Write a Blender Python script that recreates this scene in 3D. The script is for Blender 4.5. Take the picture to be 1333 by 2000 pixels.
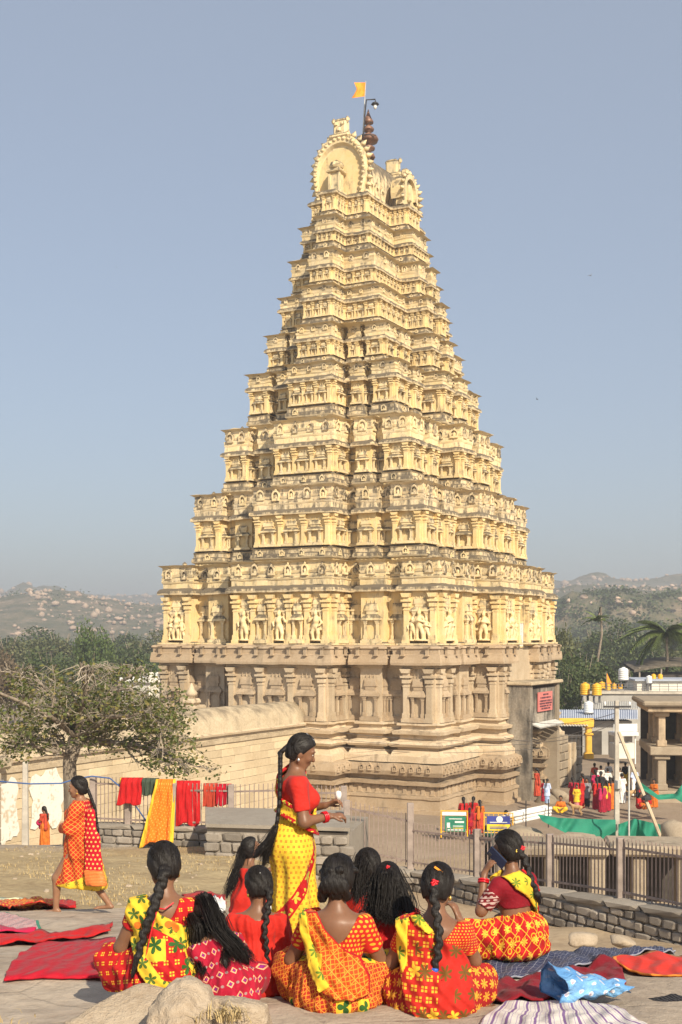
import bpy, math, random
import numpy as np
from mathutils import Vector, Matrix
R = math.radians
random.seed(7); np.random.seed(7)
scene = bpy.context.scene
col = scene.collection
for o in list(bpy.data.objects): bpy.data.objects.remove(o)

# ------------------------------------------------------------------ camera
F = 2400.0; YH = 1243.0                      # focal length in photo pixels, horizon row
cam = bpy.data.cameras.new('camera'); cam.lens = F/2000*36; cam.sensor_width = 36
cam.shift_y = (YH-1000)/2000; cam.clip_end = 30000; cam.clip_start = .1
co = bpy.data.objects.new('camera', cam); col.objects.link(co)
co.location = (0, 0, 0); co.rotation_euler = (R(90), 0, 0)
scene.camera = co
# ------------------------------------------------------------------ sky and sun
SUN_AZ = 25.0; SUN_EL = 35.0                 # sun stands behind the camera, 25 degrees to its right
w = bpy.data.worlds.new('World'); scene.world = w; w.use_nodes = True
wt = w.node_tree; bg = wt.nodes['Background']
sky = wt.nodes.new('ShaderNodeTexSky'); sky.sky_type = 'NISHITA'; sky.sun_disc = False
sky.sun_elevation = R(SUN_EL); sky.sun_rotation = R(180-SUN_AZ)
sky.altitude = 400; sky.air_density = 1.0; sky.dust_density = 3.0; sky.ozone_density = 1.6
hz = wt.nodes.new('ShaderNodeMix'); hz.data_type = 'RGBA'; hz.inputs[0].default_value = .52; hz.inputs[7].default_value = (3.5, 3.85, 4.4, 1)   # thin even haze over the whole sky
wt.links.new(sky.outputs[0], hz.inputs[6]); wt.links.new(hz.outputs[2], bg.inputs[0]); bg.inputs[1].default_value = 0.109
sd = bpy.data.lights.new('sun', 'SUN'); sd.energy = 5.0; sd.angle = R(.6); sd.color = (1, .88, .68)
so = bpy.data.objects.new('sun', sd); col.objects.link(so)
_s = Vector((math.sin(R(SUN_AZ))*math.cos(R(SUN_EL)), -math.cos(R(SUN_AZ))*math.cos(R(SUN_EL)), math.sin(R(SUN_EL))))
so.rotation_euler = _s.to_track_quat('Z', 'Y').to_euler(); so.location = (20, -20, 40)
scene.view_settings.view_transform = 'Standard'; scene.view_settings.look = 'None'
scene.view_settings.exposure = 0.4; scene.view_settings.gamma = 1.0
scene.render.engine = 'CYCLES'
scene.render.resolution_x = 682; scene.render.resolution_y = 1024
scene.cycles.max_bounces = 5; scene.cycles.diffuse_bounces = 3; scene.cycles.transparent_max_bounces = 8
scene.cycles.volume_bounces = 0

def at(px, py, Y):                            # photo pixel at a given distance -> point of the place
    return Vector(((px-666.5)/F*Y, Y, (YH-py)/F*Y))

# ------------------------------------------------------------------ nodes as expressions
class E:
    def __init__(s, g, o): s.g = g; s.o = o
    def __add__(a, b): return mth('ADD', a, b)
    __radd__ = __add__
    def __sub__(a, b): return mth('SUBTRACT', a, b)
    def __rsub__(a, b): return mth('SUBTRACT', b, a)
    def __mul__(a, b): return mth('MULTIPLY', a, b)
    __rmul__ = __mul__
    def __truediv__(a, b): return mth('DIVIDE', a, b)
    def __neg__(a): return mth('MULTIPLY', a, -1)
    def __lt__(a, b): return mth('LESS_THAN', a, b)
    def __gt__(a, b): return mth('GREATER_THAN', a, b)
def mth(op, a, b=None, c=None):
    g = next(x.g for x in (a, b, c) if isinstance(x, E))
    n = g.nodes.new('ShaderNodeMath'); n.operation = op
    for i, v in enumerate((a, b, c)):
        if v is None: continue
        if isinstance(v, E): g.links.new(v.o, n.inputs[i])
        else: n.inputs[i].default_value = v
    return E(g, n.outputs[0])
def fr(a): return mth('FRACT', a)
def ab(a): return mth('ABSOLUTE', a)
def mn(a, b): return mth('MINIMUM', a, b)
def mx(a, b): return mth('MAXIMUM', a, b)
def sn(a): return mth('SINE', a)
def fl(a): return mth('FLOOR', a)
def length2(a, b): return mth('SQRT', a*a+b*b)
def sstep(a, lo, hi):
    n = a.g.nodes.new('ShaderNodeMapRange'); n.interpolation_type = 'SMOOTHSTEP'
    a.g.links.new(a.o, n.inputs[0]); n.inputs[1].default_value = lo; n.inputs[2].default_value = hi
    return E(a.g, n.outputs[0])
def cell(a, b):                               # random number per integer cell
    n = a.g.nodes.new('ShaderNodeTexWhiteNoise'); n.noise_dimensions = '2D'
    c = a.g.nodes.new('ShaderNodeCombineXYZ'); a.g.links.new(fl(a).o, c.inputs[0]); a.g.links.new(fl(b).o, c.inputs[1])
    a.g.links.new(c.outputs[0], n.inputs[0]); return E(a.g, n.outputs[0])
class G:
    """material under construction"""
    def __init__(s, name):
        s.m = bpy.data.materials.new(name); s.m.use_nodes = True
        s.t = s.m.node_tree; s.nodes = s.t.nodes; s.links = s.t.links
        s.b = s.nodes['Principled BSDF']; s.b.inputs['Specular IOR Level'].default_value = .3
        s.b.inputs['Roughness'].default_value = .85
    def n(s, typ, **k):
        x = s.nodes.new(typ)
        for a, v in k.items(): setattr(x, a, v)
        return x
    def pos(s, kind='Object', scale=(1, 1, 1), loc=(0, 0, 0)):
        tc = s.n('ShaderNodeTexCoord'); mp = s.n('ShaderNodeMapping')
        mp.inputs['Scale'].default_value = scale; mp.inputs['Location'].default_value = loc
        s.links.new(tc.outputs[kind], mp.inputs[0]); return mp.outputs[0]
    def wpos(s, scale=(1, 1, 1)):
        ge = s.n('ShaderNodeNewGeometry'); mp = s.n('ShaderNodeMapping'); mp.inputs['Scale'].default_value = scale
        s.links.new(ge.outputs['Position'], mp.inputs[0]); return mp.outputs[0]
    def sep(s, vec):
        x = s.n('ShaderNodeSeparateXYZ'); s.links.new(vec, x.inputs[0]); return [E(s, o) for o in x.outputs]
    def noise(s, vec, scale, detail=4, rough=.55, dist=0):
        x = s.n('ShaderNodeTexNoise'); x.inputs['Scale'].default_value = scale; x.inputs['Detail'].default_value = detail
        x.inputs['Roughness'].default_value = rough; x.inputs['Distortion'].default_value = dist
        s.links.new(vec, x.inputs['Vector']); return E(s, x.outputs[0])
    def voro(s, vec, scale, feature='F1', out='Distance', rnd=1):
        x = s.n('ShaderNodeTexVoronoi', feature=feature); x.inputs['Scale'].default_value = scale
        x.inputs['Randomness'].default_value = rnd
        s.links.new(vec, x.inputs['Vector']); return E(s, x.outputs[out])
    def mix(s, f, a, b):
        x = s.n('ShaderNodeMix', data_type='RGBA')
        for v, i in ((f, 0), (a, 6), (b, 7)):
            if isinstance(v, E): s.links.new(v.o, x.inputs[i])
            elif i == 0: x.inputs[0].default_value = v
            else: x.inputs[i].default_value = (*v, 1)
        return E(s, x.outputs[2])
    def rnd(s): return E(s, s.n('ShaderNodeObjectInfo').outputs['Random'])
    def nz(s):
        return s.sep(s.n('ShaderNodeNewGeometry').outputs['Normal'])[2]
    def attr(s, name, out='Fac'):
        x = s.n('ShaderNodeAttribute'); x.attribute_name = name
        o = x.outputs[out]; return s.sep(o) if out == 'Vector' else E(s, o)
    def set(s, color=None, rough=None, bump=None, bs=.3, bd=.02, **kw):
        def put(k, v):
            if isinstance(v, E): s.links.new(v.o, s.b.inputs[k])
            elif isinstance(v, tuple): s.b.inputs[k].default_value = (*v, 1)
            else: s.b.inputs[k].default_value = v
        if color is not None: put('Base Color', color)
        if rough is not None: put('Roughness', rough)
        for k, v in kw.items(): put(k.replace('_', ' '), v)
        if bump is not None:
            x = s.n('ShaderNodeBump'); x.inputs['Strength'].default_value = bs; x.inputs['Distance'].default_value = bd
            s.links.new(bump.o, x.inputs['Height']); s.links.new(x.outputs[0], s.b.inputs['Normal'])
        return s.m
    @property
    def links_(s): return s.links
M = {}
def plain(name, c, rough=.8, var=.15, scale=3, bump=0, spec=.3, metal=0):
    g = G(name); p = g.pos()
    n = g.noise(p, scale, 5)
    cc = g.mix(sstep(n, .3, .7), tuple(x*(1-var) for x in c), tuple(min(1, x*(1+var)) for x in c))
    g.b.inputs['Specular IOR Level'].default_value = spec; g.b.inputs['Metallic'].default_value = metal
    M[name] = g.set(cc, rough, g.noise(p, scale*8, 3) if bump else None, bump or .1)
    return M[name]

# ------------------------------------------------------------------ mesh builder
class MB:
    def __init__(s): s.v = []; s.f = []; s.n = 0
    def add(s, v, f):
        b = s.n; s.v.extend(map(tuple, v)); s.n += len(v)
        s.f.extend([tuple(i+b for i in q) for q in f]); return s
    def box(s, c, d, rot=None, bev=0, taper=1):
        x, y, z = d[0]/2, d[1]/2, d[2]/2
        if bev:
            b = min(bev, x*.9, y*.9, z*.9); v = []
            for sz in (-1, 1):
                for k, (a, e) in enumerate(((x-b, y), (x, y-b))):
                    pass
            pts = []
            for sx in (-1, 1):
                for sy in (-1, 1):
                    for sz in (-1, 1):
                        t = taper if sz > 0 else 1
                        pts.append((sx*x*t, sy*(y-b)*t, sz*(z-b))); pts.append((sx*(x-b)*t, sy*y*t, sz*(z-b))); pts.append((sx*(x-b)*t, sy*(y-b)*t, sz*z))
            def I(sx, sy, sz, k): return ((sx > 0)*4+(sy > 0)*2+(sz > 0))*3+k
            fs = []
            for a in (-1, 1):
                fs.append([I(a, -1, -1, 0), I(a, 1, -1, 0), I(a, 1, 1, 0), I(a, -1, 1, 0)][::a])
                fs.append([I(-1, a, -1, 1), I(1, a, -1, 1), I(1, a, 1, 1), I(-1, a, 1, 1)][::-a])
                fs.append([I(-1, -1, a, 2), I(1, -1, a, 2), I(1, 1, a, 2), I(-1, 1, a, 2)][::a])
            for a in (-1, 1):
                for c2 in (-1, 1):
                    fs.append([I(a, c2, -1, 0), I(a, c2, -1, 1), I(a, c2, 1, 1), I(a, c2, 1, 0)][::-a*c2])
                    fs.append([I(a, -1, c2, 0), I(a, 1, c2, 0), I(a, 1, c2, 2), I(a, -1, c2, 2)][::a*c2])
                    fs.append([I(-1, a, c2, 1), I(1, a, c2, 1), I(1, a, c2, 2), I(-1, a, c2, 2)][::-a*c2])
                    for d2 in (-1, 1):
                        fs.append([I(a, c2, d2, 0), I(a, c2, d2, 1), I(a, c2, d2, 2)][::a*c2*d2])
            v = pts
        else:
            v = [(sx*x*(taper if sz > 0 else 1), sy*y*(taper if sz > 0 else 1), sz*z) for sx in (-1, 1) for sy in (-1, 1) for sz in (-1, 1)]
            fs = [(0, 1, 3, 2), (4, 6, 7, 5), (0, 4, 5, 1), (2, 3, 7, 6), (0, 2, 6, 4), (1, 5, 7, 3)]
        cv = Vector(c)
        if rot is not None:
            m = rot if isinstance(rot, Matrix) else Matrix.Rotation(rot, 3, 'Z')
            v = [tuple(m @ Vector(p)+cv) for p in v]
        else: v = [(p[0]+c[0], p[1]+c[1], p[2]+c[2]) for p in v]
        return s.add(v, fs)
    def tube(s, pts, rad, n=6, cap=True):
        pts = [Vector(p) for p in pts]
        if not hasattr(rad, '__len__'): rad = [rad]*len(pts)
        up = None; v = []; f = []
        for i, p in enumerate(pts):
            t = (pts[min(i+1, len(pts)-1)]-pts[max(i-1, 0)])
            t = t.normalized() if t.length > 1e-9 else Vector((0, 0, 1))
            if up is None: up = t.orthogonal().normalized()
            up = (up-t*up.dot(t)); up = up.normalized() if up.length > 1e-6 else t.orthogonal().normalized()
            sd_ = t.cross(up)
            for k in range(n):
                a = 2*math.pi*k/n
                v.append(p+(up*math.cos(a)+sd_*math.sin(a))*rad[i])
        for i in range(len(pts)-1):
            for k in range(n):
                f.append((i*n+k, i*n+(k+1) % n, (i+1)*n+(k+1) % n, (i+1)*n+k))
        if cap: f += [tuple(range(n))[::-1], tuple(range((len(pts)-1)*n, len(pts)*n))]
        return s.add(v, f)
    def lathe(s, prof, n=12, c=(0, 0, 0), sx=1, sy=1, ph=0):
        v = []; f = []
        for r, z in prof:
            for k in range(n):
                a = 2*math.pi*k/n+ph
                v.append((c[0]+r*math.cos(a)*sx, c[1]+r*math.sin(a)*sy, c[2]+z))
        for i in range(len(prof)-1):
            for k in range(n): f.append((i*n+k, i*n+(k+1) % n, (i+1)*n+(k+1) % n, (i+1)*n+k))
        f += [tuple(range(n))[::-1], tuple(range((len(prof)-1)*n, len(prof)*n))]
        return s.add(v, f)
    def mesh(s, name, smooth=False):
        me = bpy.data.meshes.new(name); me.from_pydata(s.v, [], s.f)
        if smooth: me.polygons.foreach_set('use_smooth', [True]*len(me.polygons))
        me.update(); return me
    def build(s, name, mat=None, parent=None, smooth=False, loc=None, rz=0, **kw):
        return obj(name, s.mesh(name, smooth), mat, parent, loc, rz, **kw)
def obj(name, me, mat=None, parent=None, loc=None, rz=0, **kw):
    o = bpy.data.objects.new(name, me); col.objects.link(o)
    if mat is not None and me is not None:
        m = M[mat] if isinstance(mat, str) else mat
        if not me.materials: me.materials.append(m)
        elif me.materials[0] != m:
            o.material_slots[0].link = 'OBJECT'; o.material_slots[0].material = m
    if parent is not None: o.parent = parent
    if loc is not None: o.location = loc
    if rz: o.rotation_euler.z = rz
    for k, v in kw.items(): o[k] = v
    return o
def empty(name, loc=(0, 0, 0), rz=0, label=None, cat=None, group=None):
    o = bpy.data.objects.new(name, None); col.objects.link(o); o.empty_display_size = .2
    o.location = loc; o.rotation_euler.z = rz; tag(o, label, cat, group); return o
def tag(o, label=None, cat=None, group=None, kind=None):
    for k, v in (('label', label), ('category', cat), ('group', group), ('kind', kind)):
        if v: o[k] = v
    return o
def nmesh(name, v, f, smooth=True):
    """mesh from numpy arrays of vertices and quads"""
    me = bpy.data.meshes.new(name); v = np.asarray(v, np.float32); f = np.asarray(f, np.int32)
    k = f.shape[1]
    me.vertices.add(len(v)); me.vertices.foreach_set('co', v.ravel())
    me.loops.add(f.size); me.loops.foreach_set('vertex_index', f.ravel())
    me.polygons.add(len(f)); me.polygons.foreach_set('loop_start', np.arange(0, f.size, k, dtype=np.int32))
    me.polygons.foreach_set('loop_total', np.full(len(f), k, np.int32))
    if smooth: me.polygons.foreach_set('use_smooth', np.ones(len(f), bool))
    me.update(calc_edges=True); return me
def setuv(me, uv, name='cuv'):                 # per-vertex pair stored as a vector attribute
    a = me.attributes.new(name, 'FLOAT_VECTOR', 'POINT')
    z = np.zeros((len(uv), 3), np.float32); z[:, :uv.shape[1]] = uv; a.data.foreach_set('vector', z.ravel())
def sst(x, a, b):
    t = np.clip((x-a)/(b-a), 0, 1); return t*t*(3-2*t)
_rt = np.random.RandomState(3)
_NG = _rt.rand(64, 64, 64).astype(np.float32)
def vnoise(x, y, z=0):                        # value noise, arrays
    x, y, z = np.broadcast_arrays(np.asarray(x, float), np.asarray(y, float), np.asarray(z, float))
    xi, yi, zi = np.floor(x).astype(int), np.floor(y).astype(int), np.floor(z).astype(int)
    fx, fy, fz = x-xi, y-yi, z-zi
    fx = fx*fx*(3-2*fx); fy = fy*fy*(3-2*fy); fz = fz*fz*(3-2*fz); r = 0
    for a in (0, 1):
        for b in (0, 1):
            for c in (0, 1):
                r = r+(fx if a else 1-fx)*(fy if b else 1-fy)*(fz if c else 1-fz)*_NG[(xi+a) % 64, (yi+b) % 64, (zi+c) % 64]
    return r
def fbm(x, y, z=0, oct=4):
    r = 0; a = .5
    for i in range(oct): r = r+a*(vnoise(x+17*i, y+5*i, np.asarray(z)+3*i)-.5); x, y, z = np.asarray(x)*2, np.asarray(y)*2, np.asarray(z)*2; a *= .5
    return r
# ------------------------------------------------------------------ rounded bodies grown from joined limbs
class Body:
    """distance field on a grid; limbs melt into one continuous surface"""
    def __init__(s, lo, hi, vox):
        s.lo = np.array(lo, float); s.vox = vox
        s.n = np.ceil((np.array(hi)-s.lo)/vox).astype(int)+1
        s.D = np.full(s.n, 9.0, np.float32); s.ax = [s.lo[i]+vox*np.arange(s.n[i]) for i in range(3)]
    def _sl(s, lo, hi):
        a = np.maximum(0, np.floor((np.array(lo)-s.lo)/s.vox).astype(int)); b = np.minimum(s.n, np.ceil((np.array(hi)-s.lo)/s.vox).astype(int)+1)
        if (b <= a).any(): return None, None
        sl = tuple(slice(a[i], b[i]) for i in range(3))
        g = np.meshgrid(*[s.ax[i][sl[i]].astype(np.float32) for i in range(3)], indexing='ij', sparse=True)
        return sl, g
    def _u(s, sl, d, k):
        A = s.D[sl]
        if k > 0:
            h = np.maximum(k-np.abs(A-d), 0)/k; s.D[sl] = np.minimum(A, d)-h*h*k*.25
        else: s.D[sl] = np.minimum(A, d)
    def limb(s, a, b, r1, r2=None, k=.03, flat=None):
        """tapered limb from a to b; flat = (axis vector, factor) squeezes its section"""
        r2 = r1 if r2 is None else r2; a = np.array(a, float); b = np.array(b, float)
        m = max(r1, r2)*(1 if flat is None else max(1, 1/flat[1]))+k+3*s.vox
        sl, g = s._sl(np.minimum(a, b)-m, np.maximum(a, b)+m)
        if sl is None: return s
        ba = b-a; pa = [g[i]-a[i] for i in range(3)]; L = max(ba @ ba, 1e-9)
        h = np.clip((pa[0]*ba[0]+pa[1]*ba[1]+pa[2]*ba[2])/L, 0, 1); q = [pa[i]-ba[i]*h for i in range(3)]
        if flat is not None:
            ax = np.array(flat[0], float); ax /= np.linalg.norm(ax); dt = (q[0]*ax[0]+q[1]*ax[1]+q[2]*ax[2])*(1/flat[1]-1)
            q = [q[i]+ax[i]*dt for i in range(3)]
        d = np.sqrt(q[0]**2+q[1]**2+q[2]**2)-(r1+(r2-r1)*h)
        s._u(sl, d*(1 if flat is None else .8), k); return s
    def chain(s, pts, rad, k=.03, flat=None):
        for i in range(len(pts)-1): s.limb(pts[i], pts[i+1], rad[i], rad[i+1], k, flat)
        return s
    def ball(s, c, r, k=.03, rot=None):
        r = np.array(r if hasattr(r, '__len__') else (r, r, r), float); c = np.array(c, float)
        m = r.max()+k+3*s.vox; sl, g = s._sl(c-m, c+m)
        if sl is None: return s
        p = [g[i]-c[i] for i in range(3)]
        if rot is not None:
            Rm = np.array(rot.to_3x3() if hasattr(rot, 'to_3x3') else rot).T
            p = [Rm[i, 0]*p[0]+Rm[i, 1]*p[1]+Rm[i, 2]*p[2] for i in range(3)]
        k0 = np.sqrt((p[0]/r[0])**2+(p[1]/r[1])**2+(p[2]/r[2])**2); k1 = np.sqrt((p[0]/r[0]**2)**2+(p[1]/r[1]**2)**2+(p[2]/r[2]**2)**2)
        s._u(sl, (k0*(k0-1)/np.maximum(k1, 1e-6)).astype(np.float32), k); return s
    def grid(s): return np.meshgrid(*[a.astype(np.float32) for a in s.ax], indexing='ij', sparse=True)
    def disp(s, fn): X, Y, Z = s.grid(); s.D = (s.D+fn(X, Y, Z)).astype(np.float32); return s
    def keep(s, fn): X, Y, Z = s.grid(); s.D = np.maximum(s.D, fn(X, Y, Z)).astype(np.float32); return s
    def copy(s):
        o = object.__new__(Body); o.__dict__.update(s.__dict__); o.D = s.D.copy(); return o
    def grow(s, t): s.D = s.D-np.float32(t); return s
    def surf(s, smooth=1):
        """surface nets: vertices and quads"""
        D = s.D.copy(); 
        for i in range(3):
            D[(slice(None),)*i+(0,)] = 9; D[(slice(None),)*i+(-1,)] = 9
        I = D < 0; c = np.zeros(np.array(D.shape)-1, np.int8)
        off = [(a, b, e) for a in (0, 1) for b in (0, 1) for e in (0, 1)]
        def sub(A, o): return A[tuple(slice(o[i], A.shape[i]-1+o[i]) for i in range(3))]
        for o in off: c += sub(I, o)
        act = (c > 0) & (c < 8); idx = np.full(act.shape, -1, np.int64); ij = np.argwhere(act); idx[act] = np.arange(len(ij))
        if len(ij) == 0: return np.zeros((0, 3)), np.zeros((0, 4), int)
        acc = np.zeros((len(ij), 3)); cnt = np.zeros(len(ij))
        val = {o: D[ij[:, 0]+o[0], ij[:, 1]+o[1], ij[:, 2]+o[2]] for o in off}
        for o in off:
            for a in range(3):
                if o[a] == 0:
                    o2 = tuple(1 if i == a else o[i] for i in range(3)); v0, v1 = val[o], val[o2]; m = (v0 < 0) != (v1 < 0)
                    t = np.where(m, v0/np.where(m, v0-v1, 1), 0); p = np.repeat(np.array([o], float), len(ij), 0); p[:, a] = t
                    acc += p*m[:, None]; cnt += m
        V = s.lo+(ij+acc/cnt[:, None])*s.vox
        Q = []
        for a in range(3):
            b, e = (a+1) % 3, (a+2) % 3
            A0 = I[tuple(slice(0, -1) if i == a else slice(1, -1) for i in range(3))]; A1 = I[tuple(slice(1, None) if i == a else slice(1, -1) for i in range(3))]
            for flip in (0, 1):
                m = np.argwhere((A0 & ~A1) if not flip else (~A0 & A1))
                if len(m) == 0: continue
                p = m.copy(); 
                for i in range(3):
                    if i != a: p[:, i] += 1
                def cl(db, de):
                    q = p.copy(); q[:, b] -= db; q[:, e] -= de; return idx[q[:, 0], q[:, 1], q[:, 2]]
                q = np.stack([cl(1, 1), cl(0, 1), cl(0, 0), cl(1, 0)], 1)
                Q.append(q if not flip else q[:, ::-1])
        Q = np.concatenate(Q)
        for _ in range(smooth):
            S = np.zeros_like(V); n = np.zeros(len(V))
            for i in range(4):
                a, b = Q[:, i], Q[:, (i+1) % 4]
                for j in range(3):
                    S[:, j] += np.bincount(a, V[b, j], len(V))+np.bincount(b, V[a, j], len(V))
                n += np.bincount(a, minlength=len(V))+np.bincount(b, minlength=len(V))
            V = V*.5+S/np.maximum(n, 1)[:, None]*.5
        return V, Q
    def mesh(s, name, uv=None, smooth=1):
        V, Q = s.surf(smooth); me = nmesh(name, V, Q)
        if uv is not None: setuv(me, uv(V))
        return me
def polyd(P, X, Z):
    """signed distance to a closed outline in a plane (negative inside)"""
    X, Z = np.broadcast_arrays(X, Z); d = np.full(X.shape, 1e9, np.float32); s = np.ones(X.shape, np.float32); n = len(P)
    for i in range(n):
        ax, az = P[i]; bx, bz = P[i-1]; ex, ez = bx-ax, bz-az; wx, wz = X-ax, Z-az
        t = np.clip((wx*ex+wz*ez)/(ex*ex+ez*ez+1e-12), 0, 1); d = np.minimum(d, (wx-ex*t)**2+(wz-ez*t)**2)
        c1 = Z >= az; c2 = Z < bz; c3 = ex*wz > ez*wx
        s = np.where((c1 & c2 & c3) | (~c1 & ~c2 & ~c3), -s, s)
    return s*np.sqrt(d)
# ------------------------------------------------------------------ stone, plaster, earth
def stonemat(name, base, dark, light, stain=.5, scale=1.0, streak=True, top=.35, bump=.5, rndv=.18):
    g = G(name); p = g.wpos(); ps = g.wpos((1, 1, .22))
    n1 = g.noise(p, .55*scale, 6, .62, .6); n2 = g.noise(ps, 1.3*scale, 5, .6); n3 = g.noise(p, 9*scale, 4, .6)
    c = g.mix(sstep(n1*.6+n3*.4, .36, .64), base, light)
    f = n2*.55+n1*.45+g.nz()*top*.5
    c = g.mix(sstep(f, .66-.22*stain, .86-.22*stain)*.9, c, dark)
    c = g.mix(sstep(n3, .62, .8)*.35, c, tuple(x*.5 for x in base))
    rv = g.rnd()
    hs = g.n('ShaderNodeHueSaturation'); g.links.new(c.o, hs.inputs['Color'])
    g.links.new((rv*rndv*2+(1-rndv)).o, hs.inputs['Value'])
    M[name] = g.set(E(g, hs.outputs[0]), .92, n3*.6+g.noise(p, 30*scale, 3)*.4, bump, .03)
stonemat('plaster', (.74, .535, .24), (.125, .094, .062), (.81, .645, .37), .70, 2.2, top=.3, rndv=.07)
stonemat('weathered', (.70, .54, .31), (.075, .06, .046), (.79, .665, .46), 1.12, 3.0, top=.5, rndv=.1)
stonemat('ornament', (.74, .565, .295), (.085, .068, .05), (.82, .68, .44), .82, 3.0, top=.5, rndv=.12)
stonemat('granite', (.38, .28, .18), (.10, .075, .054), (.48, .375, .26), .68, .9, top=.15, rndv=.1)
stonemat('granite_pale', (.46, .355, .235), (.15, .11, .074), (.58, .475, .34), .62, 1.6, top=.1, rndv=.16)
stonemat('sculpture', (.74, .555, .28), (.18, .14, .095), (.80, .65, .40), .3, 3, top=.2, rndv=.08)
stonemat('wallstone', (.50, .395, .255), (.22, .165, .105), (.60, .49, .33), .15, .8, top=.1, rndv=.13)
stonemat('coping', (.34, .27, .18), (.15, .12, .085), (.52, .43, .30), .5, 1.1, top=.3)
stonemat('rubble', (.215, .185, .155), (.06, .052, .045), (.30, .265, .225), .35, 5, top=.1, rndv=.3)
stonemat('mortar', (.27, .235, .195), (.12, .10, .085), (.34, .30, .25), .3, 5, top=.1)
stonemat('boulder', (.33, .255, .18), (.15, .115, .085), (.44, .36, .27), .45, 3.2, top=.0, bump=.9, rndv=.05)
stonemat('stainedconcrete', (.30, .255, .20), (.03, .027, .024), (.50, .45, .38), 1.25, 1.0, top=.1)
stonemat('ruinstone', (.27, .215, .155), (.10, .08, .06), (.35, .29, .215), .4, 2, top=.15, rndv=.15)
stonemat('hillrock', (.38, .275, .205), (.20, .15, .12), (.47, .36, .275), .3, .05, top=-.1, bump=.6, rndv=.2)
# open ground: bare rock near the camera, dry grass and sand further down, packed earth on the bazaar
g = G('ground'); p = g.wpos(); X, Y, Z = g.sep(p)
n1 = g.noise(p, .5, 7, .62, .4); n2 = g.noise(p, 6, 6, .65); n3 = g.noise(p, 40, 4, .6); n4 = g.noise(p, 1.6, 5, .6)
rock = g.mix(sstep(n1*.5+n2*.5, .35, .66), (.29, .23, .175), (.47, .39, .305))
rock = g.mix(sstep(n4*.6+n2*.4, .55, .68)*.55, rock, (.22, .178, .14))
earth = g.mix(sstep(n2*.5+n1*.5, .36, .64), (.30, .22, .14), (.42, .32, .21))
grass = g.mix(sstep(n2*.5+n3*.2+n1*.3, .36, .64), (.26, .185, .10), (.47, .365, .205))
road = g.mix(sstep(n1*.5+n2*.5, .36, .64), (.24, .18, .128), (.32, .25, .185))
isg = g.attr('zone', 'Vector')
c = g.mix(isg[0], rock, grass); c = g.mix(isg[1], c, earth); c = g.mix(isg[2], c, road)
vo = g.voro(p, 1.1, 'DISTANCE_TO_EDGE'); crack = (1-sstep(vo+n2*.05, .018, .05))*(1-isg[0])*(1-isg[1])*(1-isg[2])
c = g.mix(crack*.30, c, (.10, .08, .06))
M['ground'] = g.set(c, .95, n2*.5+n3*.25+n4*.6-crack*.12, .8, .05)
plain('plain_earth', (.30, .245, .17), .95, .25, .02)
# hills: dry scrub with bare earth
g = G('hill'); p = g.wpos()
n1 = g.noise(p, .012, 7, .65, .5); n2 = g.noise(p, .06, 6, .7)
c = g.mix(sstep(n1*.35+n2*.65, .44, .66), (.085, .088, .048), (.27, .205, .145))
M['hill'] = g.set(c, .95, n2, 1, 3)
# ------------------------------------------------------------------ terrain
LP = np.array([(-20, -1.2), (0, -1.55), (5, -1.86), (7, -2.1), (9, -2.34), (12, -2.85), (14.5, -3.3), (18, -3.85), (24, -4.55), (31, -5.3), (45, -7.7), (55, -9.4), (64, -9.95), (90, -10), (9000, -10)])
RP = np.array([(-20, -1.2), (0, -1.55), (5, -1.86), (7, -2.1), (9, -2.37), (11, -2.85), (13, -3.5), (17, -4.5), (21, -5.35), (25, -5.7), (29, -5.85), (40, -8.2), (50, -8.3), (53, -9.6), (58, -10), (90, -10), (9000, -10)])
def ground_h(X, Y, detail=True):
    X = np.asarray(X, float); Y = np.asarray(Y, float)
    px = X/np.maximum(Y, 3)*F+666.5
    t = sst(px, 430, 800)
    h = np.interp(Y, LP[:, 0], LP[:, 1])*(1-t)+np.interp(Y, RP[:, 0], RP[:, 1])*t
    yw = np.interp(px, [560, 690, 800, 1420], [31, 28.9, 28.5, 20.7]); beh = sst(Y, yw+.1, yw+1.2)*sst(px, 560, 640)*(1-sst(Y, 36, 44))
    h = h-beh*1.5
    mid = np.exp(-((px-720)/260)**2)*sst(Y, 34, 44)*(1-sst(Y, 52, 60))     # slope behind the fence in front of the tower
    h = h-mid*.9
    if detail:
        near = 1-sst(Y, 10, 22)
        h = h+fbm(X*.35+5, Y*.35, 1)*.28*sst(Y, 4, 9)*(1-sst(Y, 40, 56))+fbm(X*1.7, Y*1.7, 2)*.07*(1-sst(Y, 40, 60))
        h = h+near*np.abs(fbm(X*.9+3, Y*1.6, 5))*-.10
    return h
def gh(x, y): return float(ground_h(np.array([x]), np.array([y]))[0])
def sheet(name, us, Ys, fn=ground_h):
    U, Yg = np.meshgrid(us, Ys); Xg = U*np.maximum(Yg, 0)+U*4
    H = fn(Xg, Yg); nu, ny = len(us), len(Ys)
    v = np.stack([Xg, Yg, H], -1).reshape(-1, 3)
    i = np.arange((ny-1)*nu).reshape(ny-1, nu)[:, :-1].ravel()
    return nmesh(name, v, np.stack([i, i+1, i+nu+1, i+nu], 1)), Xg.ravel(), Yg.ravel()
us = np.linspace(-.62, .62, 300)
Ys = np.concatenate([np.linspace(-6, 3, 12), np.linspace(3.2, 18, 170), np.linspace(18.2, 62, 180), np.geomspace(63, 150, 24)])
me, X_, Y_ = sheet('ground', us, Ys)
z = np.zeros((len(X_), 3), np.float32); px = X_/np.maximum(Y_, 3)*F+666.5
nn = fbm(X_*.5, Y_*.35, 9)*6
z[:, 0] = sst(Y_+nn, 15.3, 17)*(1-sst(Y_+nn*.5, 29.5, 32))*(1-sst(px, 640, 760))
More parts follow.
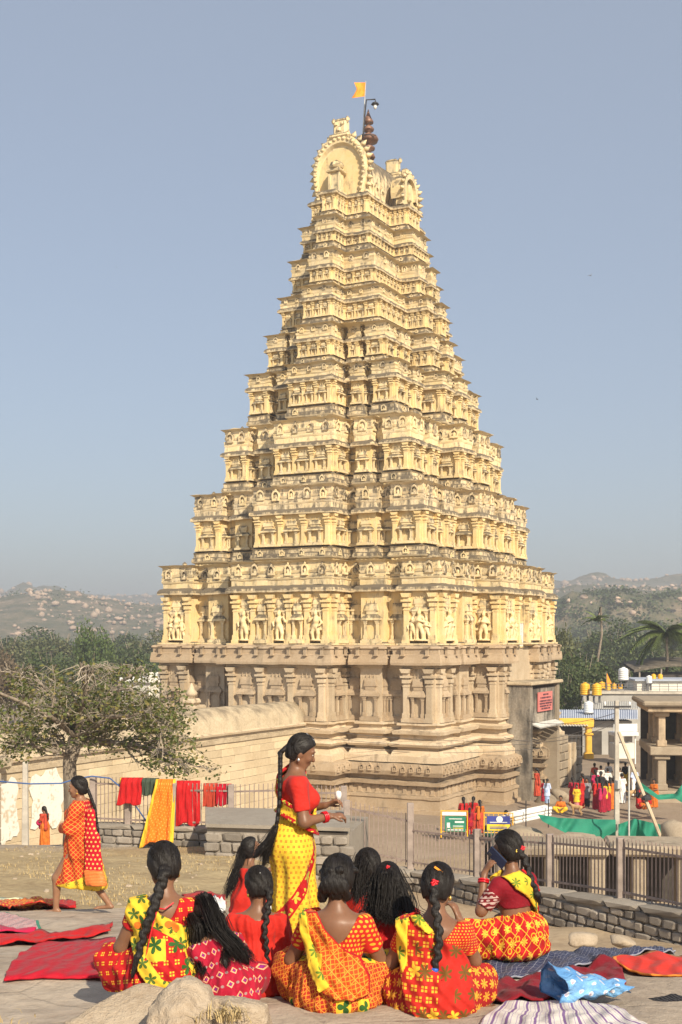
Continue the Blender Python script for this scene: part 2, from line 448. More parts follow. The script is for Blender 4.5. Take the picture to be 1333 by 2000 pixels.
z[:, 1] = sst(Y_+nn*.6, 17, 20)*(1-z[:, 0])*(1-sst(Y_, 52, 58))*sst(px, 200, 420)
z[:, 2] = sst(Y_, 52, 58)
setuv(me, z, 'zone')
tag(obj('ground', me, 'ground'), kind='structure')
# far plain and hills
mb = MB(); mb.add([(-9000, 120, -10.05), (9000, 120, -10.05), (9000, 9000, -10.05), (-9000, 9000, -10.05)], [(0, 1, 2, 3)])
mb.add([(-9000, -300, -12.6), (9000, -300, -12.6), (9000, 120, -12.6), (-9000, 120, -12.6)], [(0, 1, 2, 3)])
tag(mb.build('plain', 'plain_earth'), kind='structure')
def ridge(name, Y0, prof, depth, seed, rough=.16):
    """hill range whose skyline runs through the given photo points"""
    xs = np.linspace(prof[0][0], prof[-1][0], 240); pys = np.interp(xs, [p[0] for p in prof], [p[1] for p in prof])
    t = np.linspace(-1, 1, 40); A, B = np.meshgrid(np.arange(240), t)
    Xc = (xs[A]-666.5)/F*Y0; Yc = Y0+B*depth
    top = (YH-pys[A])/F*Y0+10
    fall = np.cos(np.clip(np.abs(B), 0, 1)*math.pi/2)**.9
    H = -10.5+top*fall*(1+fbm(Xc/Y0*22+seed, Yc/Y0*22, seed)*rough*2)+fbm(Xc/Y0*90+seed, Yc/Y0*90, seed+3)*top*.12
    v = np.stack([Xc, Yc, H], -1).reshape(-1, 3)
    i = np.arange(39*240).reshape(39, 240)[:, :-1].ravel()
    o = obj(name, nmesh(name, v, np.stack([i, i+1, i+241, i+240], 1)), 'hill'); tag(o, kind='structure')
    return v.reshape(40, 240, 3)
HILLS = []
HILLS.append(ridge('hills', 950, [(-900, 1200), (-500, 1165), (-100, 1175), (0, 1172), (90, 1164), (150, 1160), (210, 1170), (300, 1182), (420, 1190), (700, 1190), (1000, 1170), (1060, 1152), (1100, 1150), (1180, 1142), (1260, 1148), (1333, 1140), (1500, 1150), (2000, 1190), (2400, 1200)], 260, 3))
HILLS.append(ridge('hills', 2100, [(-1200, 1190), (-300, 1160), (0, 1168), (60, 1158), (95, 1140), (140, 1158), (240, 1166), (300, 1165), (420, 1170), (800, 1160), (1040, 1146), (1075, 1132), (1110, 1128), (1150, 1123), (1180, 1127), (1200, 1138), (1260, 1137), (1310, 1132), (1333, 1133), (1500, 1150), (2400, 1180)], 500, 11))
# ------------------------------------------------------------------ the gateway tower
TA = 28.2
tower = empty('temple_tower', (1.84, 83, -10), R(90-TA), 'tall cream nine-storey temple gateway tower on a granite base', 'tower')
TW = [(9.6, 9.1, 9.57, 12.78), (8.3, 7.5, 15.42, 17.48), (7.0, 6.08, 19.97, 21.72), (6.25, 4.72, 24.3, 25.87), (5.8, 3.9, 27.39, 28.45), (5.45, 3.5, 29.93, 31.1), (5.05, 2.95, 32.31, 33.2), (4.6, 2.4, 34.94, 35.6), (4.15, 2.03, 37.05, 38.2)]
def face_segs(half, b, p, pav, o, gate=0, gd=0, rf=.17, ro=-.12):
    """steps of one side from the middle to the corner: (start, end, offset)"""
    h = []
    if gate: h.append((0, gate, p-gd)); h.append((gate, b, p))
    else: h.append((0, b, p))
    if pav:
        L = half-b; r = L*rf; wv = (L-2*r)*.46
        h += [(b, b+r, ro), (b+r, b+r+wv, o), (b+r+wv, b+2*r+wv, ro), (b+2*r+wv, half, o)]
    else: h.append((b, half, 0))
    neg = [(-e, -s, f) for s, e, f in h[::-1]]
    return neg[:-1]+[(neg[-1][0], h[0][1], h[0][2])]+h[1:]
def plan(hw, hd, sl, sr):
    """closed outline, counter-clockwise; sl steps of the narrow sides, sr of the broad ones"""
    P = []; cl = sl[-1][2]; cr = sr[-1][2]
    def side(segs, ext, fn):
        for i, (s, e, f) in enumerate(segs):
            s2 = s-ext if i == 0 else s; e2 = e+ext if i == len(segs)-1 else e
            P.append(fn(s2, f)); P.append(fn(e2, f))
    side(sr, cl, lambda s, f: (s, -hd-f)); side(sl, cr, lambda s, f: (hw+f, s))
    side(sr, cl, lambda s, f: (-s, hd+f)); side(sl, cr, lambda s, f: (-hw-f, -s))
    Q = []
    for q in P:
        if not Q or (abs(q[0]-Q[-1][0])+abs(q[1]-Q[-1][1])) > 1e-6: Q.append(q)
    if abs(Q[0][0]-Q[-1][0])+abs(Q[0][1]-Q[-1][1]) < 1e-6: Q.pop()
    return Q
def offs(P, d):
    n = len(P); out = []
    for i in range(n):
        a, b, c = P[i-1], P[i], P[(i+1) % n]
        x, y = b
        for p, q in ((a, b), (b, c)):
            dx, dy = q[0]-p[0], q[1]-p[1]
            if abs(dx) > abs(dy): y = b[1]-math.copysign(d, dx)
            else: x = b[0]+math.copysign(d, dy)
        out.append((x, y))
    return out
def sweep(name, P, prof, mat, parent, jit=.02, step=.55, cap=True, seed=0):
    n = len(P); cnt = []
    for i in range(n):
        a, b = P[i], P[(i+1) % n]; cnt.append(max(1, int(math.hypot(b[0]-a[0], b[1]-a[1])/step)))
    rows = []
    for d, z in prof:
        Q = offs(P, d); row = []
        for i in range(n):
            a, b = Q[i], Q[(i+1) % n]
            for k in range(cnt[i]):
                t = k/cnt[i]; row.append((a[0]+(b[0]-a[0])*t, a[1]+(b[1]-a[1])*t, z))
        rows.append(row)
    m = len(rows[0]); v = np.array(rows).reshape(-1, 3)
    if jit:
        j = np.stack([fbm(v[:, 0]*1.3+seed, v[:, 1]*1.3, v[:, 2]*1.1), fbm(v[:, 0]*1.3, v[:, 1]*1.3+seed+9, v[:, 2]*1.1), fbm(v[:, 0]*1.9+4, v[:, 1]*1.9, v[:, 2]+seed)], 1)
        v = v+j*jit*4
    f = []
    for r in range(len(rows)-1):
        for k in range(m): f.append((r*m+k, r*m+(k+1) % m, (r+1)*m+(k+1) % m, (r+1)*m+k))
    if cap: f.append(tuple(range((len(rows)-1)*m, len(rows)*m)))
    mb = MB(); mb.add(v, f); return mb.build(name, mat, parent)
# --- shared little pieces
def pilaster_mesh(name):
    mb = MB()
    for w0, w1, d, z0, z1 in ((1.35, 1.35, .62, 0, .07), (1.15, 1.0, .55, .07, .17), (.84, .84, .45, .17, .66), (1.0, 1.0, .5, .66, .69), (.74, .74, .42, .69, .73), (1.12, 1.12, .58, .73, .80), (.7, .7, .42, .80, .83), (1.5, 1.6, .75, .83, .87), (.95, 1.0, .5, .87, .92), (1.15, 1.75, .72, .92, 1.0)):
        x0, x1, y = w0/2, w1/2, -d
        mb.add([(-x0, 0, z0), (x0, 0, z0), (x0, y, z0), (-x0, y, z0), (-x1, 0, z1), (x1, 0, z1), (x1, y, z1), (-x1, y, z1)],
               [(3, 2, 6, 7), (2, 1, 5, 6), (0, 3, 7, 4), (4, 7, 6, 5), (0, 1, 2, 3)])
    return mb.mesh(name)
def niche_mesh(name):
    mb = MB(); S = lambda c, d, **k: mb.box(c, d, **k)
    S((0, -.14, .035), (1.02, .28, .07)); S((0, -.11, .085), (.9, .22, .03))
    for s in (-1, 1):
        S((s*.29, -.13, .14), (.17, .2, .08)); S((s*.29, -.13, .30), (.105, .13, .26)); S((s*.29, -.13, .45), (.15, .17, .04)); S((s*.29, -.13, .49), (.22, .22, .035))
    mb.add([(-.45, 0, .51), (.45, 0, .51), (.5, -.30, .51), (-.5, -.30, .51), (-.47, 0, .56), (.47, 0, .56), (.47, -.28, .56), (-.47, -.28, .56), (-.3, 0, .64), (.3, 0, .64), (.3, -.13, .64), (-.3, -.13, .64)],
           [(3, 2, 6, 7), (2, 1, 5, 6), (0, 3, 7, 4), (7, 6, 10, 11), (6, 5, 9, 10), (4, 7, 11, 8), (8, 11, 10, 9), (0, 1, 2, 3)])
    S((0, -.08, .68), (.5, .16, .08)); S((0, -.1, .735), (.64, .2, .035))
    n = 7; v = []; 
    for k in range(n):
        a = math.pi*k/(n-1)
        for x in (-.29, .29): v.append((x, -.10+math.cos(a)*.10, .75+math.sin(a)*.13))
    f = [(2*k, 2*k+1, 2*k+3, 2*k+2) for k in range(n-1)]+[tuple(range(0, 2*n, 2)), tuple(range(1, 2*n, 2))[::-1]]
    mb.add(v, f)
    for s in (-.2, 0, .2): mb.lathe([(.015, .86), (.03, .89), (.012, .92), (.02, .94), (.002, .98)], 5, (s, -.1, 0))
    return mb.mesh(name)
def nasi_mesh(name):
    """horseshoe gable ornament"""
    mb = MB(); n = 9; v = []
    for k in range(n):
        a = R(-35)+R(250)*k/(n-1)
        for r, y in ((.5, 0), (.5, -.3), (.34, -.3), (.34, -.12)): v.append((math.cos(a)*r, y, .42+math.sin(a)*r))
    f = []
    for k in range(n-1):
        for j in range(3): f.append((k*4+j, k*4+j+1, k*4+j+5, k*4+j+4))
    mb.add(v, f); mb.box((0, -.16, .1), (.9, .32, .2)); mb.lathe([(.16, .2), (.2, .35), (.15, .5), (.02, .62)], 6, (0, -.1, 0))
    mb.lathe([(.1, .86), (.16, .96), (.09, 1.06), (.01, 1.15)], 5, (0, -.15, 0)); return mb.mesh(name)
def dome_mesh(name):
    """square-ribbed cushion roof of a corner pavilion"""
    mb = MB(); prof = [(.62, 0), (.62, .12), (.74, .16), (.80, .30), (.72, .52), (.5, .72), (.22, .82), (.12, .86), (.16, .93), (.03, 1.05)]
    mb.lathe(prof, 12, ph=R(15)); return mb.mesh(name)
ME_PIL = pilaster_mesh('pilaster'); ME_NICHE = niche_mesh('shrine_niche'); ME_NASI = nasi_mesh('horseshoe_gable'); ME_DOME = dome_mesh('dome')
def put(name, me, mat, parent, e, s, z, w, h, d, dz=0):
    """stand a piece against outline edge e = (p, q, normal angle) at distance s from its start"""
    (p, q, an) = e; L = math.hypot(q[0]-p[0], q[1]-p[1]); t = s/L
    o = obj(name, me, mat, parent, (p[0]+(q[0]-p[0])*t, p[1]+(q[1]-p[1])*t, z), an)
    o.scale = (w, d, h); return o
def edges(P):
    """outline edges that look towards the visitors' side (-u and -v)"""
    out = []
    for i in range(len(P)):
        p, q = P[i], P[(i+1) % len(P)]; dx, dy = q[0]-p[0], q[1]-p[1]
        if dx > .05 and abs(dy) < 1e-6: out.append((p, q, 0.0, dx))
        if dy < -.05 and abs(dx) < 1e-6: out.append((p, q, R(-90), -dy))
    return out
COUNT = {'pilaster': 0, 'shrine_niche': 0, 'statue': 0}
STORE = {'pilaster': MB(), 'shrine_niche': MB()}
def put_or_join(kind, me, mat, parent, e, s, z, w, h, d, limit=300):
    COUNT[kind] += 1
    if COUNT[kind] <= limit: return put(kind, me, mat, parent, e[:3], s, z, w, h, d)
    (p, q, an, L) = e; t = s/L; cx, cy = p[0]+(q[0]-p[0])*t, p[1]+(q[1]-p[1])*t
    c, sn_ = math.cos(an), math.sin(an)
    STORE[kind].add([(cx+x.co.x*w*c-x.co.y*d*sn_, cy+x.co.x*w*sn_+x.co.y*d*c, z+x.co.z*h) for x in me.vertices], [tuple(q_.vertices) for q_ in me.polygons])
def dress(parent, P, z, h, pw, niche_w, pmat, nmat, statues=None, gap=1.05, rs=None):
    """pilasters, niches and figures along the visible sides of a storey"""
    rs = rs or random.Random(1)
    for e in edges(P):
        L = e[3]
        if L < .3: continue
        if L < niche_w*1.15:
            if L > niche_w*.5: put_or_join('shrine_niche', ME_NICHE, nmat, parent, e, L/2, z, min(L*.9, niche_w), h*.92, .8)
            continue
        nb = max(1, 2*int(round((L/gap-1)/2))+1)
        m = pw*.75; pos = [m+(L-2*m)*k/nb for k in range(nb+1)]
        for s in pos: put_or_join('pilaster', ME_PIL, pmat, parent, e, s, z, pw, h, pw*1.25)
        for k in range(nb):
            c = (pos[k]+pos[k+1])/2; wd = pos[k+1]-pos[k]-pw
            if wd < niche_w*.3: continue
            if statues and k % 2 == 0 and rs.random() < .72:
                o = put('statue', rs.choice(statues), 'sculpture', parent, e[:3], c, z+h*.05, h*.60, h*.60, h*.62); COUNT['statue'] += 1
                if rs.random() < .5: o.scale.x *= -1
                if wd > 1.15:
                    for q in (-1, 1): put('statue', rs.choice(statues), 'sculpture', parent, e[:3], c+q*wd*.33, z+h*.05, h*.46, h*.46, h*.5)
                put_or_join('shrine_niche', ME_NICHE, nmat, parent, e, c, z+h*.27, min(wd*1.02, niche_w), h*.72, .45)
            else: put_or_join('shrine_niche', ME_NICHE, nmat, parent, e, c, z, min(wd*1.0, niche_w), h*.93, niche_w*.85)
DENT = MB()
def dentils(P, d, z, h, step, w):
    for (p, q, an, L) in edges(offs(P, d)):
        n = max(1, int(L/step))
        for k in range(n):
            t = (k+.5)/n
            DENT.box((p[0]+(q[0]-p[0])*t, p[1]+(q[1]-p[1])*t, z+h/2), (w, .16, h), an)
def statue_mesh(kind):
    """relief figure, one unit tall, standing with the hip swung out"""
    b = Body((-.42, -.34, -.02), (.42, .16, 1.1), .026); s = 1 if kind != 1 else -1
    b.limb((-.07, -.1, .02), (-.09, -.1, .26), .05, .06).limb((-.09, -.1, .26), (-.04, -.1, .5), .065, .085)
    b.limb((.13*s if kind == 2 else .09, -.1, .02), (.13, -.13, .27), .05, .06).limb((.13, -.13, .27), (.05, -.1, .5), .065, .085)
    b.limb((.01, -.1, .5), (-.02, -.1, .68), .1, .09).limb((-.02, -.1, .68), (.0, -.1, .80), .12, .08)
    b.ball((.0, -.13, .92), (.065, .07, .085)); b.limb((0, -.11, .96), (0, -.1, 1.06), .06, .02)
    if kind == 0:
        b.limb((-.12, -.1, .78), (-.24, -.12, .62), .045, .04).limb((-.24, -.12, .62), (-.16, -.2, .5), .04, .03)
        b.limb((.12, -.1, .78), (.25, -.13, .66), .045, .04).limb((.25, -.13, .66), (.2, -.2, .82), .04, .03)
    elif kind == 1:
        b.limb((-.12, -.1, .78), (-.28, -.12, .86), .045, .04).limb((-.28, -.12, .86), (-.2, -.14, 1.0), .04, .03)
        b.limb((.12, -.1, .78), (.2, -.12, .6), .045, .04).limb((.2, -.12, .6), (.14, -.2, .46), .04, .03)
    else:
        for q in (-1, 1): b.limb((.12*q, -.1, .78), (.22*q, -.12, .62), .045, .04).limb((.22*q, -.12, .62), (.02, -.22, .68), .04, .03)
    b.ball((0, -.02, .02), (.26, .2, .05))
    return b.mesh('statue', smooth=0)
STATUES = [statue_mesh(k) for k in range(3)]
# granite base: platform, mouldings, pilastered wall, heavy eaves
HW0, HD0 = 9.95, 9.1
base_seg_l = face_segs(HD0, 3.4, 1.95, True, .4, rf=.235, ro=-.3); base_seg_r = face_segs(HW0, 4.0, 1.75, True, .4, 2.4, 5.0, rf=.235, ro=-.3)
PB = plan(HW0, HD0, base_seg_l, base_seg_r)
plat = plan(HW0+.35, HD0+.35, face_segs(HD0+.35, 3.7, 1.9, False, 0), face_segs(HW0+.35, 4.7, 1.7, False, 0, 2.5, 5))
pl = sweep('platform', plat, [(.75, -.6), (.75, .18), (.55, .22), (.55, .75), (.62, .8), (.62, .95), (.35, 1.0), (.35, 1.02), (.35, 1.5), (.62, 1.55), (.66, 1.75), (.3, 1.8), (.3, 2.05), (.72, 2.1), (.8, 2.35), (.72, 2.75), (.45, 2.86), (.1, 2.9)], 'granite', tower, .032)
for e in edges(offs(plat, .32)):
    n = max(1, int(e[3]/.55))
    for k in range(n): put('frieze_post', ME_PIL, 'granite', pl, e[:3], (k+.5)*e[3]/n, 1.0, .26, .52, .2)
for e in edges(offs(plat, .74)):
    n = max(1, int(e[3]/.5))
    for k in range(n):
        if random.random() < .9: put('eave_boss', ME_NASI, 'granite', pl, e[:3], (k+.5)*e[3]/n, 2.3+random.uniform(-.04, .04), .3, .42, .4)
bm_ = sweep('base_moulding', PB, [(.66, 2.85), (.66, 3.2), (.52, 3.26), (.40, 3.5), (.2, 3.54), (.2, 3.66), (.52, 3.72), (.60, 3.86), (.52, 4.0), (.2, 4.05), (.12, 4.1), (.12, 4.36), (.44, 4.42), (.5, 4.62), (.14, 4.68), (.06, 4.72), (.06, 4.9), (.26, 4.95), (.26, 5.08), (0, 5.1)], 'granite_pale', tower, .032)
gw = sweep('granite_wall', PB, [(0, 5.05), (0, 8.15), (.12, 8.2), (.12, 8.42), (.02, 8.45), (.02, 8.6)], 'granite_pale', tower, .012)
dress(gw, PB, 5.1, 3.05, .40, 1.3, 'granite_pale', 'granite', gap=2.1, rs=random.Random(3))
ev = sweep('granite_eaves', PB, [(.0, 8.42), (.42, 8.40), (.52, 8.36), (.54, 8.5), (.5, 8.85), (.5, 8.95), (.4, 8.98), (.42, 9.25), (.5, 9.3), (.45, 9.42), (.15, 9.5), (.0, 9.52)], 'granite', tower, .03)
for e in edges(offs(PB, .5)):
    n = max(1, int(e[3]/1.1))
    for k in range(n): put('eave_block', ME_PIL, 'granite', ev, e[:3], (k+.5)*e[3]/n if n > 1 else e[3]/2, 8.88, .2, .52, .26)
# nine storeys
def interp_b(k, a, b): return a+(b-a)*k/8
for k, (hw, hd, zb, zt) in enumerate(TW):
    bl = hd*interp_b(k, .37, .24); br = hw*interp_b(k, .38, .22); p = interp_b(k, 1.85, 1.38); pav = k < 5
    o = .46 if k < 4 else .26
    P = plan(hw, hd, face_segs(hd, bl, p, pav, o, rf=.22 if k < 4 else .18, ro=-.25), face_segs(hw, br, p-.1, pav, o, min(.62, br*.4) if k < 7 else 0, .75, rf=.22 if k < 4 else .18, ro=-.25))
    h = zt-zb; sc = (h/3.2)**.35; st = empty('storey', (0, 0, 0)); st.parent = tower
    zprev = TW[k-1][3] if k else 9.5
    g_ = zb-zprev
    w_ = sweep('wall', P, [(-.06, zprev+g_*.5 if k else 9.4), (-.06, zb-.3*min(1, g_)), (0, zb-.28*min(1, g_)), (0, zt+.02)], 'plaster', st, .012, seed=k)
    if k:
        zl = zprev+g_*.66; L = zb-zl
        sweep('ledge', P, [(-.02, zl), (.02, zl+L*.12), (.22*sc, zl+L*.2), (.27*sc, zl+L*.3), (.22*sc, zl+L*.5), (.13*sc, zl+L*.58), (.11*sc, zl+L*.82), (.17*sc, zl+L*.88), (.03, zb)], 'weathered', st, .035, .4, seed=k*3)
        dentils(P, .06, zl-.10, .18, .26 if k < 4 else .2, .11)
        for e in edges(offs(P, .2*sc)):
            n = int(e[3]/1.2)
            for j in range(n):
                if random.random() < .75: put('ledge_block', ME_NASI, 'ornament', st, e[:3], (j+.5)*e[3]/n+random.uniform(-.15, .15), zl+L*.36, L*.42, L*.45, .3)
    else:
        sweep('ledge', P, [(.0, 9.45), (.3, 9.5), (.3, 9.6), (.12, 9.63), (.05, 9.68)], 'ornament', st, .02, seed=k*3)
    dress(st, P, zb+.02, h*.90, (.36, .28, .26, .22, .2, .17, .16, .14, .15)[k], (1.5, 1.15, 1.0, .9, .68, .58, .52, .42, .45)[k], 'plaster', 'ornament',
          STATUES if k == 0 else (STATUES[:1] if k == 9 else None), gap=(1.55, 1.35, 1.2, 1.1, .85, .72, .62, .52, .62)[k], rs=random.Random(k+5))
    c_ = .34*sc
    sweep('cornice', P, [(0, zt-.10*sc), (c_*.92, zt-.16*sc), (c_, zt-.06*sc), (c_*.9, zt+.07*sc), (c_*.6, zt+.18*sc), (.08, zt+.24*sc), (.04, zt+.27*sc)], 'weathered', st, .035, .4, seed=k*5+1)
    if k < 8:
        g2 = TW[k+1][2]-zt; z0 = zt+.22*sc; H = g2*.56
        sweep('parapet_roof', P, [(-.06, z0), (-.06, z0+H*.22), (.10*sc, z0+H*.25), (.13*sc, z0+H*.31), (-.1, z0+H*.36), (-.12, z0+H*.46), (.04*sc, z0+H*.5), (.1*sc, z0+H*.6), (.06*sc, z0+H*.76), (-.08, z0+H*.9), (-.3, z0+H)], 'weathered' if k == 1 else 'ornament', st, .05, .35, seed=k*7)
        for e in edges(offs(P, .1*sc)):
            n = max(1, int(round(e[3]/(1.15 if k < 4 else .9))))
            for j in range(n):
                if e[3] > .5: put('horseshoe_gable', ME_NASI, 'ornament' if random.random() < .5 else 'weathered', st, e[:3], (j+.5)*e[3]/n, z0+H*.42+random.uniform(-.04, .04), H*random.uniform(.3, .44), H*random.uniform(.42, .52), .4*sc)
        if pav:
            for (cu, cv) in ((-1, -1), (-1, 1), (1, -1)):
                dd = obj('dome', ME_DOME, 'weathered', st, (cu*(hw+o-.95*sc), cv*(hd+o-.95*sc), z0+H*.45)); dd.scale = (1.05*sc, 1.05*sc, H*.72)
    else: pass
for kind, mb in STORE.items():
    if mb.n: mb.build(kind, 'plaster' if kind == 'pilaster' else 'ornament', tower, kind='stuff')
DENT.build('dentil', 'plaster', tower, kind='stuff')
# window panel over the gate, its porch walls, sign and awning
gv = -(HD0+1.75)
gh_ = empty('gatehouse'); gh_.parent = tower
MB().box((0, gv+1.3, 8.05), (5.1, 2.4, 2.5)).build('lintel', 'granite_pale', gh_)
MB().box((0, gv+1.0, 9.62), (4.9, 1.7, .62)).build('sill_course', 'granite_pale', gh_)
wn = MB(); wn.box((0, gv+.1, 9.35), (1.5, .16, .12)); wn.box((0, gv+.1, 10.9), (1.5, .16, .12))
for s in (-.7, .7): wn.box((s, gv+.1, 10.1), (.12, .16, 1.5))
wf = wn.build('window_frame', 'plaster', gh_)
plain('whitewash', (.78, .76, .72), .8, .08, 2); plain('void_shade', (.03, .027, .024), .9, .2, 3)
MB().box((0, gv+.17, 10.1), (1.3, .05, 1.5)).build('window_shade_plate', 'void_shade', gh_)  # solid dark plate: the shade behind the window put into its colour
for s in (-.35, .0, .35): MB().box((s, gv+.05, 10.1), (.14, .1, 1.45)).build('window_bar', 'whitewash', gh_)
MB().box((-2.6, gv-.75, 3.3), (.5, 1.7, 7.4)).build('porch_wall', 'stainedconcrete', gh_)
MB().box((2.6, gv-.75, 3.3), (.5, 1.7, 7.4)).build('porch_wall', 'ruinstone', gh_)
MB().box((0, gv-1.3, 5.7), (4.68, .3, 2.2)).build('porch_lintel', 'stainedconcrete', gh_)
MB().box((0, gv-.75, 7.12), (6.0, 2.1, .22), bev=.05).build('porch_roof', 'coping', gh_)
aw = MB()
for k in range(24): aw.tube([(-2.2+k*.19, gv-1.5, 4.62), (-2.2+k*.19, gv-2.1, 4.42)], .07, 5)
plain('tin', (.50, .49, .46), .6, .15, 4, 0, .4); aw.build('awning', 'tin', gh_)

# barrel vault with horseshoe gable ends
vr = empty('vault_roof'); vr.parent = tower
def horseshoe(n=22, w=1.95, h=4.35, foot=.86):
    pts = []
    for k in range(n+1):
        a = math.pi*(k/n); x = math.cos(a); z = math.sin(a)
        zz = h*.5+h*.5*z if z > .0 else h*.5
        pts.append((x*w, h*.42+z*h*.58))
    low = [(w*(foot+(1-foot)*math.sin(t*math.pi/2)), h*.42*t) for t in (0, .33, .66)]
    return low+pts+[(-x, z) for x, z in low[::-1]]
HS = horseshoe(h=3.98); ZV = 38.42; UL = 3.95
def arch_sweep(name, us_, sc_, mat, cap=False, dz=0, parent=vr):
    mb = MB(); m = len(HS); v = []; f = []
    for u, s in zip(us_, sc_): v += [(u, x*s, ZV+dz+z*s) for x, z in HS]
    for r in range(len(us_)-1):
        for k in range(m-1): f.append((r*m+k, r*m+k+1, (r+1)*m+k+1, (r+1)*m+k))
    if cap: f += [tuple(range(m)), tuple(range((len(us_)-1)*m, len(us_)*m))[::-1]]
    mb.add(v, f); return mb.build(name, mat, parent)
arch_sweep('vault', [-UL+.1, -UL*.5, 0, UL*.5, UL-.1], [.88, .86, .86, .86, .88], 'weathered')
for s in (-1, 1):
    arch_sweep('gable_panel', [s*(UL-.1), s*(UL+.02)], [.80, .80], 'plaster', True)
    arch_sweep('gable_rim', [s*(UL-.55), s*(UL-.5), s*(UL+.2), s*(UL+.26), s*(UL+.22), s*(UL+.02), s*(UL+.0)], [.86, 1.0, 1.0, .95, .87, .83, .78], 'ornament')
    n = len(HS)
    cs = [0.0]
    for i in range(1, n): cs.append(cs[-1]+math.hypot(HS[i][0]-HS[i-1][0], HS[i][1]-HS[i-1][1]))
    for k in range(23):
        t = cs[-1]*(k+.5)/23; x = np.interp(t, cs, [q[0] for q in HS]); z = np.interp(t, cs, [q[1] for q in HS])
        nx, nz = x/1.95, (z-1.9)/2.4; L = math.hypot(nx, nz); nx /= L; nz /= L
        kb = MB(); kb.lathe([(.05, -.06), (.16, .05), (.19, .16), (.12, .27), (.09, .3), (.02, .42)], 7)
        o = kb.build('flame_knob', 'ornament', vr, True, (s*(UL-.12), x*1.0+nx*.0, ZV+z*1.0)); o.rotation_euler = (math.atan2(-nx, nz)*1.0, 0, 0)
        o.scale = (1, 1, 1)
    for k in range(27):
        t = cs[-1]*(k+.5)/27; x = np.interp(t, cs, [q[0] for q in HS]); z = np.interp(t, cs, [q[1] for q in HS])
        if s < 0: MB().lathe([(.14, 0), (.13, .06), (.05, .1)], 7).build('rim_boss', 'ornament', vr, True, (s*(UL+.22), x*.91, ZV+.12+z*.91)).rotation_euler = (0, R(-90), 0)
    # lion-face block on the crown
    cb = MB(); cb.box((0, 0, .55), (.62, .95, 1.1), bev=.12); cb.box((0, 0, .05), (.9, 1.5, .3), bev=.1); cb.box((.0, 0, 1.12), (.5, .75, .18), bev=.08)
    for q in (-1, 1):
        cb.lathe([(.02, -.1), (.16, 0), (.12, .16), (.02, .2)], 6, (s*.28, q*.24, .75)); cb.lathe([(.02, 0), (.12, .1), (.16, .25), (.05, .4)], 6, (s*.1, q*.5, .9))
    cb.box((s*.36, 0, .45), (.2, .3, .34), bev=.08); cb.box((s*.34, 0, .2), (.14, .6, .14), bev=.05)
    cb.build('crown_block', 'ornament', vr, False, (s*(UL-.1), 0, ZV+3.86))
# niche shrine standing in front of the gable, dormer over the broad side
sh = MB(); sh.box((0, 0, .08), (.9, 1.0, .16)); sh.box((0, 0, .75), (.6, .7, 1.3)); sh.box((0, 0, 1.45), (.95, 1.05, .14), bev=.05); sh.box((0, 0, 1.62), (.6, .7, .2)); sh.lathe([(.42, 1.7), (.5, 1.82), (.4, 2.05), (.12, 2.2), (.02, 2.28)], 10)
for q in (-.34, .34): sh.box((-.3, q, .75), (.14, .14, 1.3))
sh.build('gable_shrine', 'ornament', vr, False, (-UL-.55, 0, 38.38))
for s in (-1, 1):
    dm = MB(); n = 15
    for ring, (r0, r1, y0, y1) in enumerate(((1.0, .80, 0, -.05), )):
        v = []; f = []
        for k in range(n):
            a = R(-25)+R(230)*k/(n-1); c_, s_ = math.cos(a), math.sin(a)
            for r, y in ((1.05, .9), (1.05, -.12), (.78, -.12), (.78, .15)): v.append((c_*r, y*s, 1.0+s_*r*1.15))
        for k in range(n-1):
            for j in range(3): f.append((k*4+j, k*4+j+1, k*4+j+5, k*4+j+4))
        dm.add(v, f)
    dm.box((0, .35*s, .95), (1.7, .5, 1.7)); dm.box((0, .3*s, 2.4), (.5, .5, .5), bev=.1)
    dm.box((0, .2*s, 1.0), (.5, .6, 1.2), bev=.1)
    o = dm.build('dormer', 'ornament', vr, False, (0, s*-(2.03+1.05), 38.4))
    for k in range(11):
        a = R(-20)+R(220)*k/10
        MB().lathe([(.05, -.04), (.13, .05), (.15, .13), (.03, .32)], 6).build('flame_knob', 'ornament', vr, True, (math.cos(a)*1.05, s*-3.08, 39.4+math.sin(a)*1.2)).rotation_euler = (0, R(90)-a, 0)
for q in (-1, 1):
    for k in range(9):
        u = -3.2+k*.8
        if abs(u) < .9: continue
        put('horseshoe_gable', ME_NASI, 'ornament', vr, ((u-.4, -1.72, 0), (u+.4, -1.72, 0), 0) if q < 0 else ((u+.4, 1.72, 0), (u-.4, 1.72, 0), R(180)), .4, 38.5, .7, .95, .6)
MB().tube([(-UL+.4, 0, ZV+3.4), (UL-.4, 0, ZV+3.72)], .22, 8).build('ridge_roll', 'weathered', vr, True)
# finial
plain('copper', (.20, .105, .07), .5, .3, 4, 0, .5, .25)
fin = MB().lathe([(.42, 0), (.48, .1), (.4, .3), (.16, .42), (.14, .5), (.44, .62), (.46, .75), (.18, .92), (.16, 1.0), (.62, 1.12), (.7, 1.3), (.6, 1.5), (.2, 1.68), (.16, 1.78), (.36, 1.88), (.40, 2.0), (.3, 2.14), (.14, 2.24), (.13, 2.32), (.34, 2.4), (.36, 2.5), (.22, 2.75), (.1, 3.05), (.02, 3.35)], 18, (0, 0, 42.25))
fin.build('finial', 'copper', tower, True)
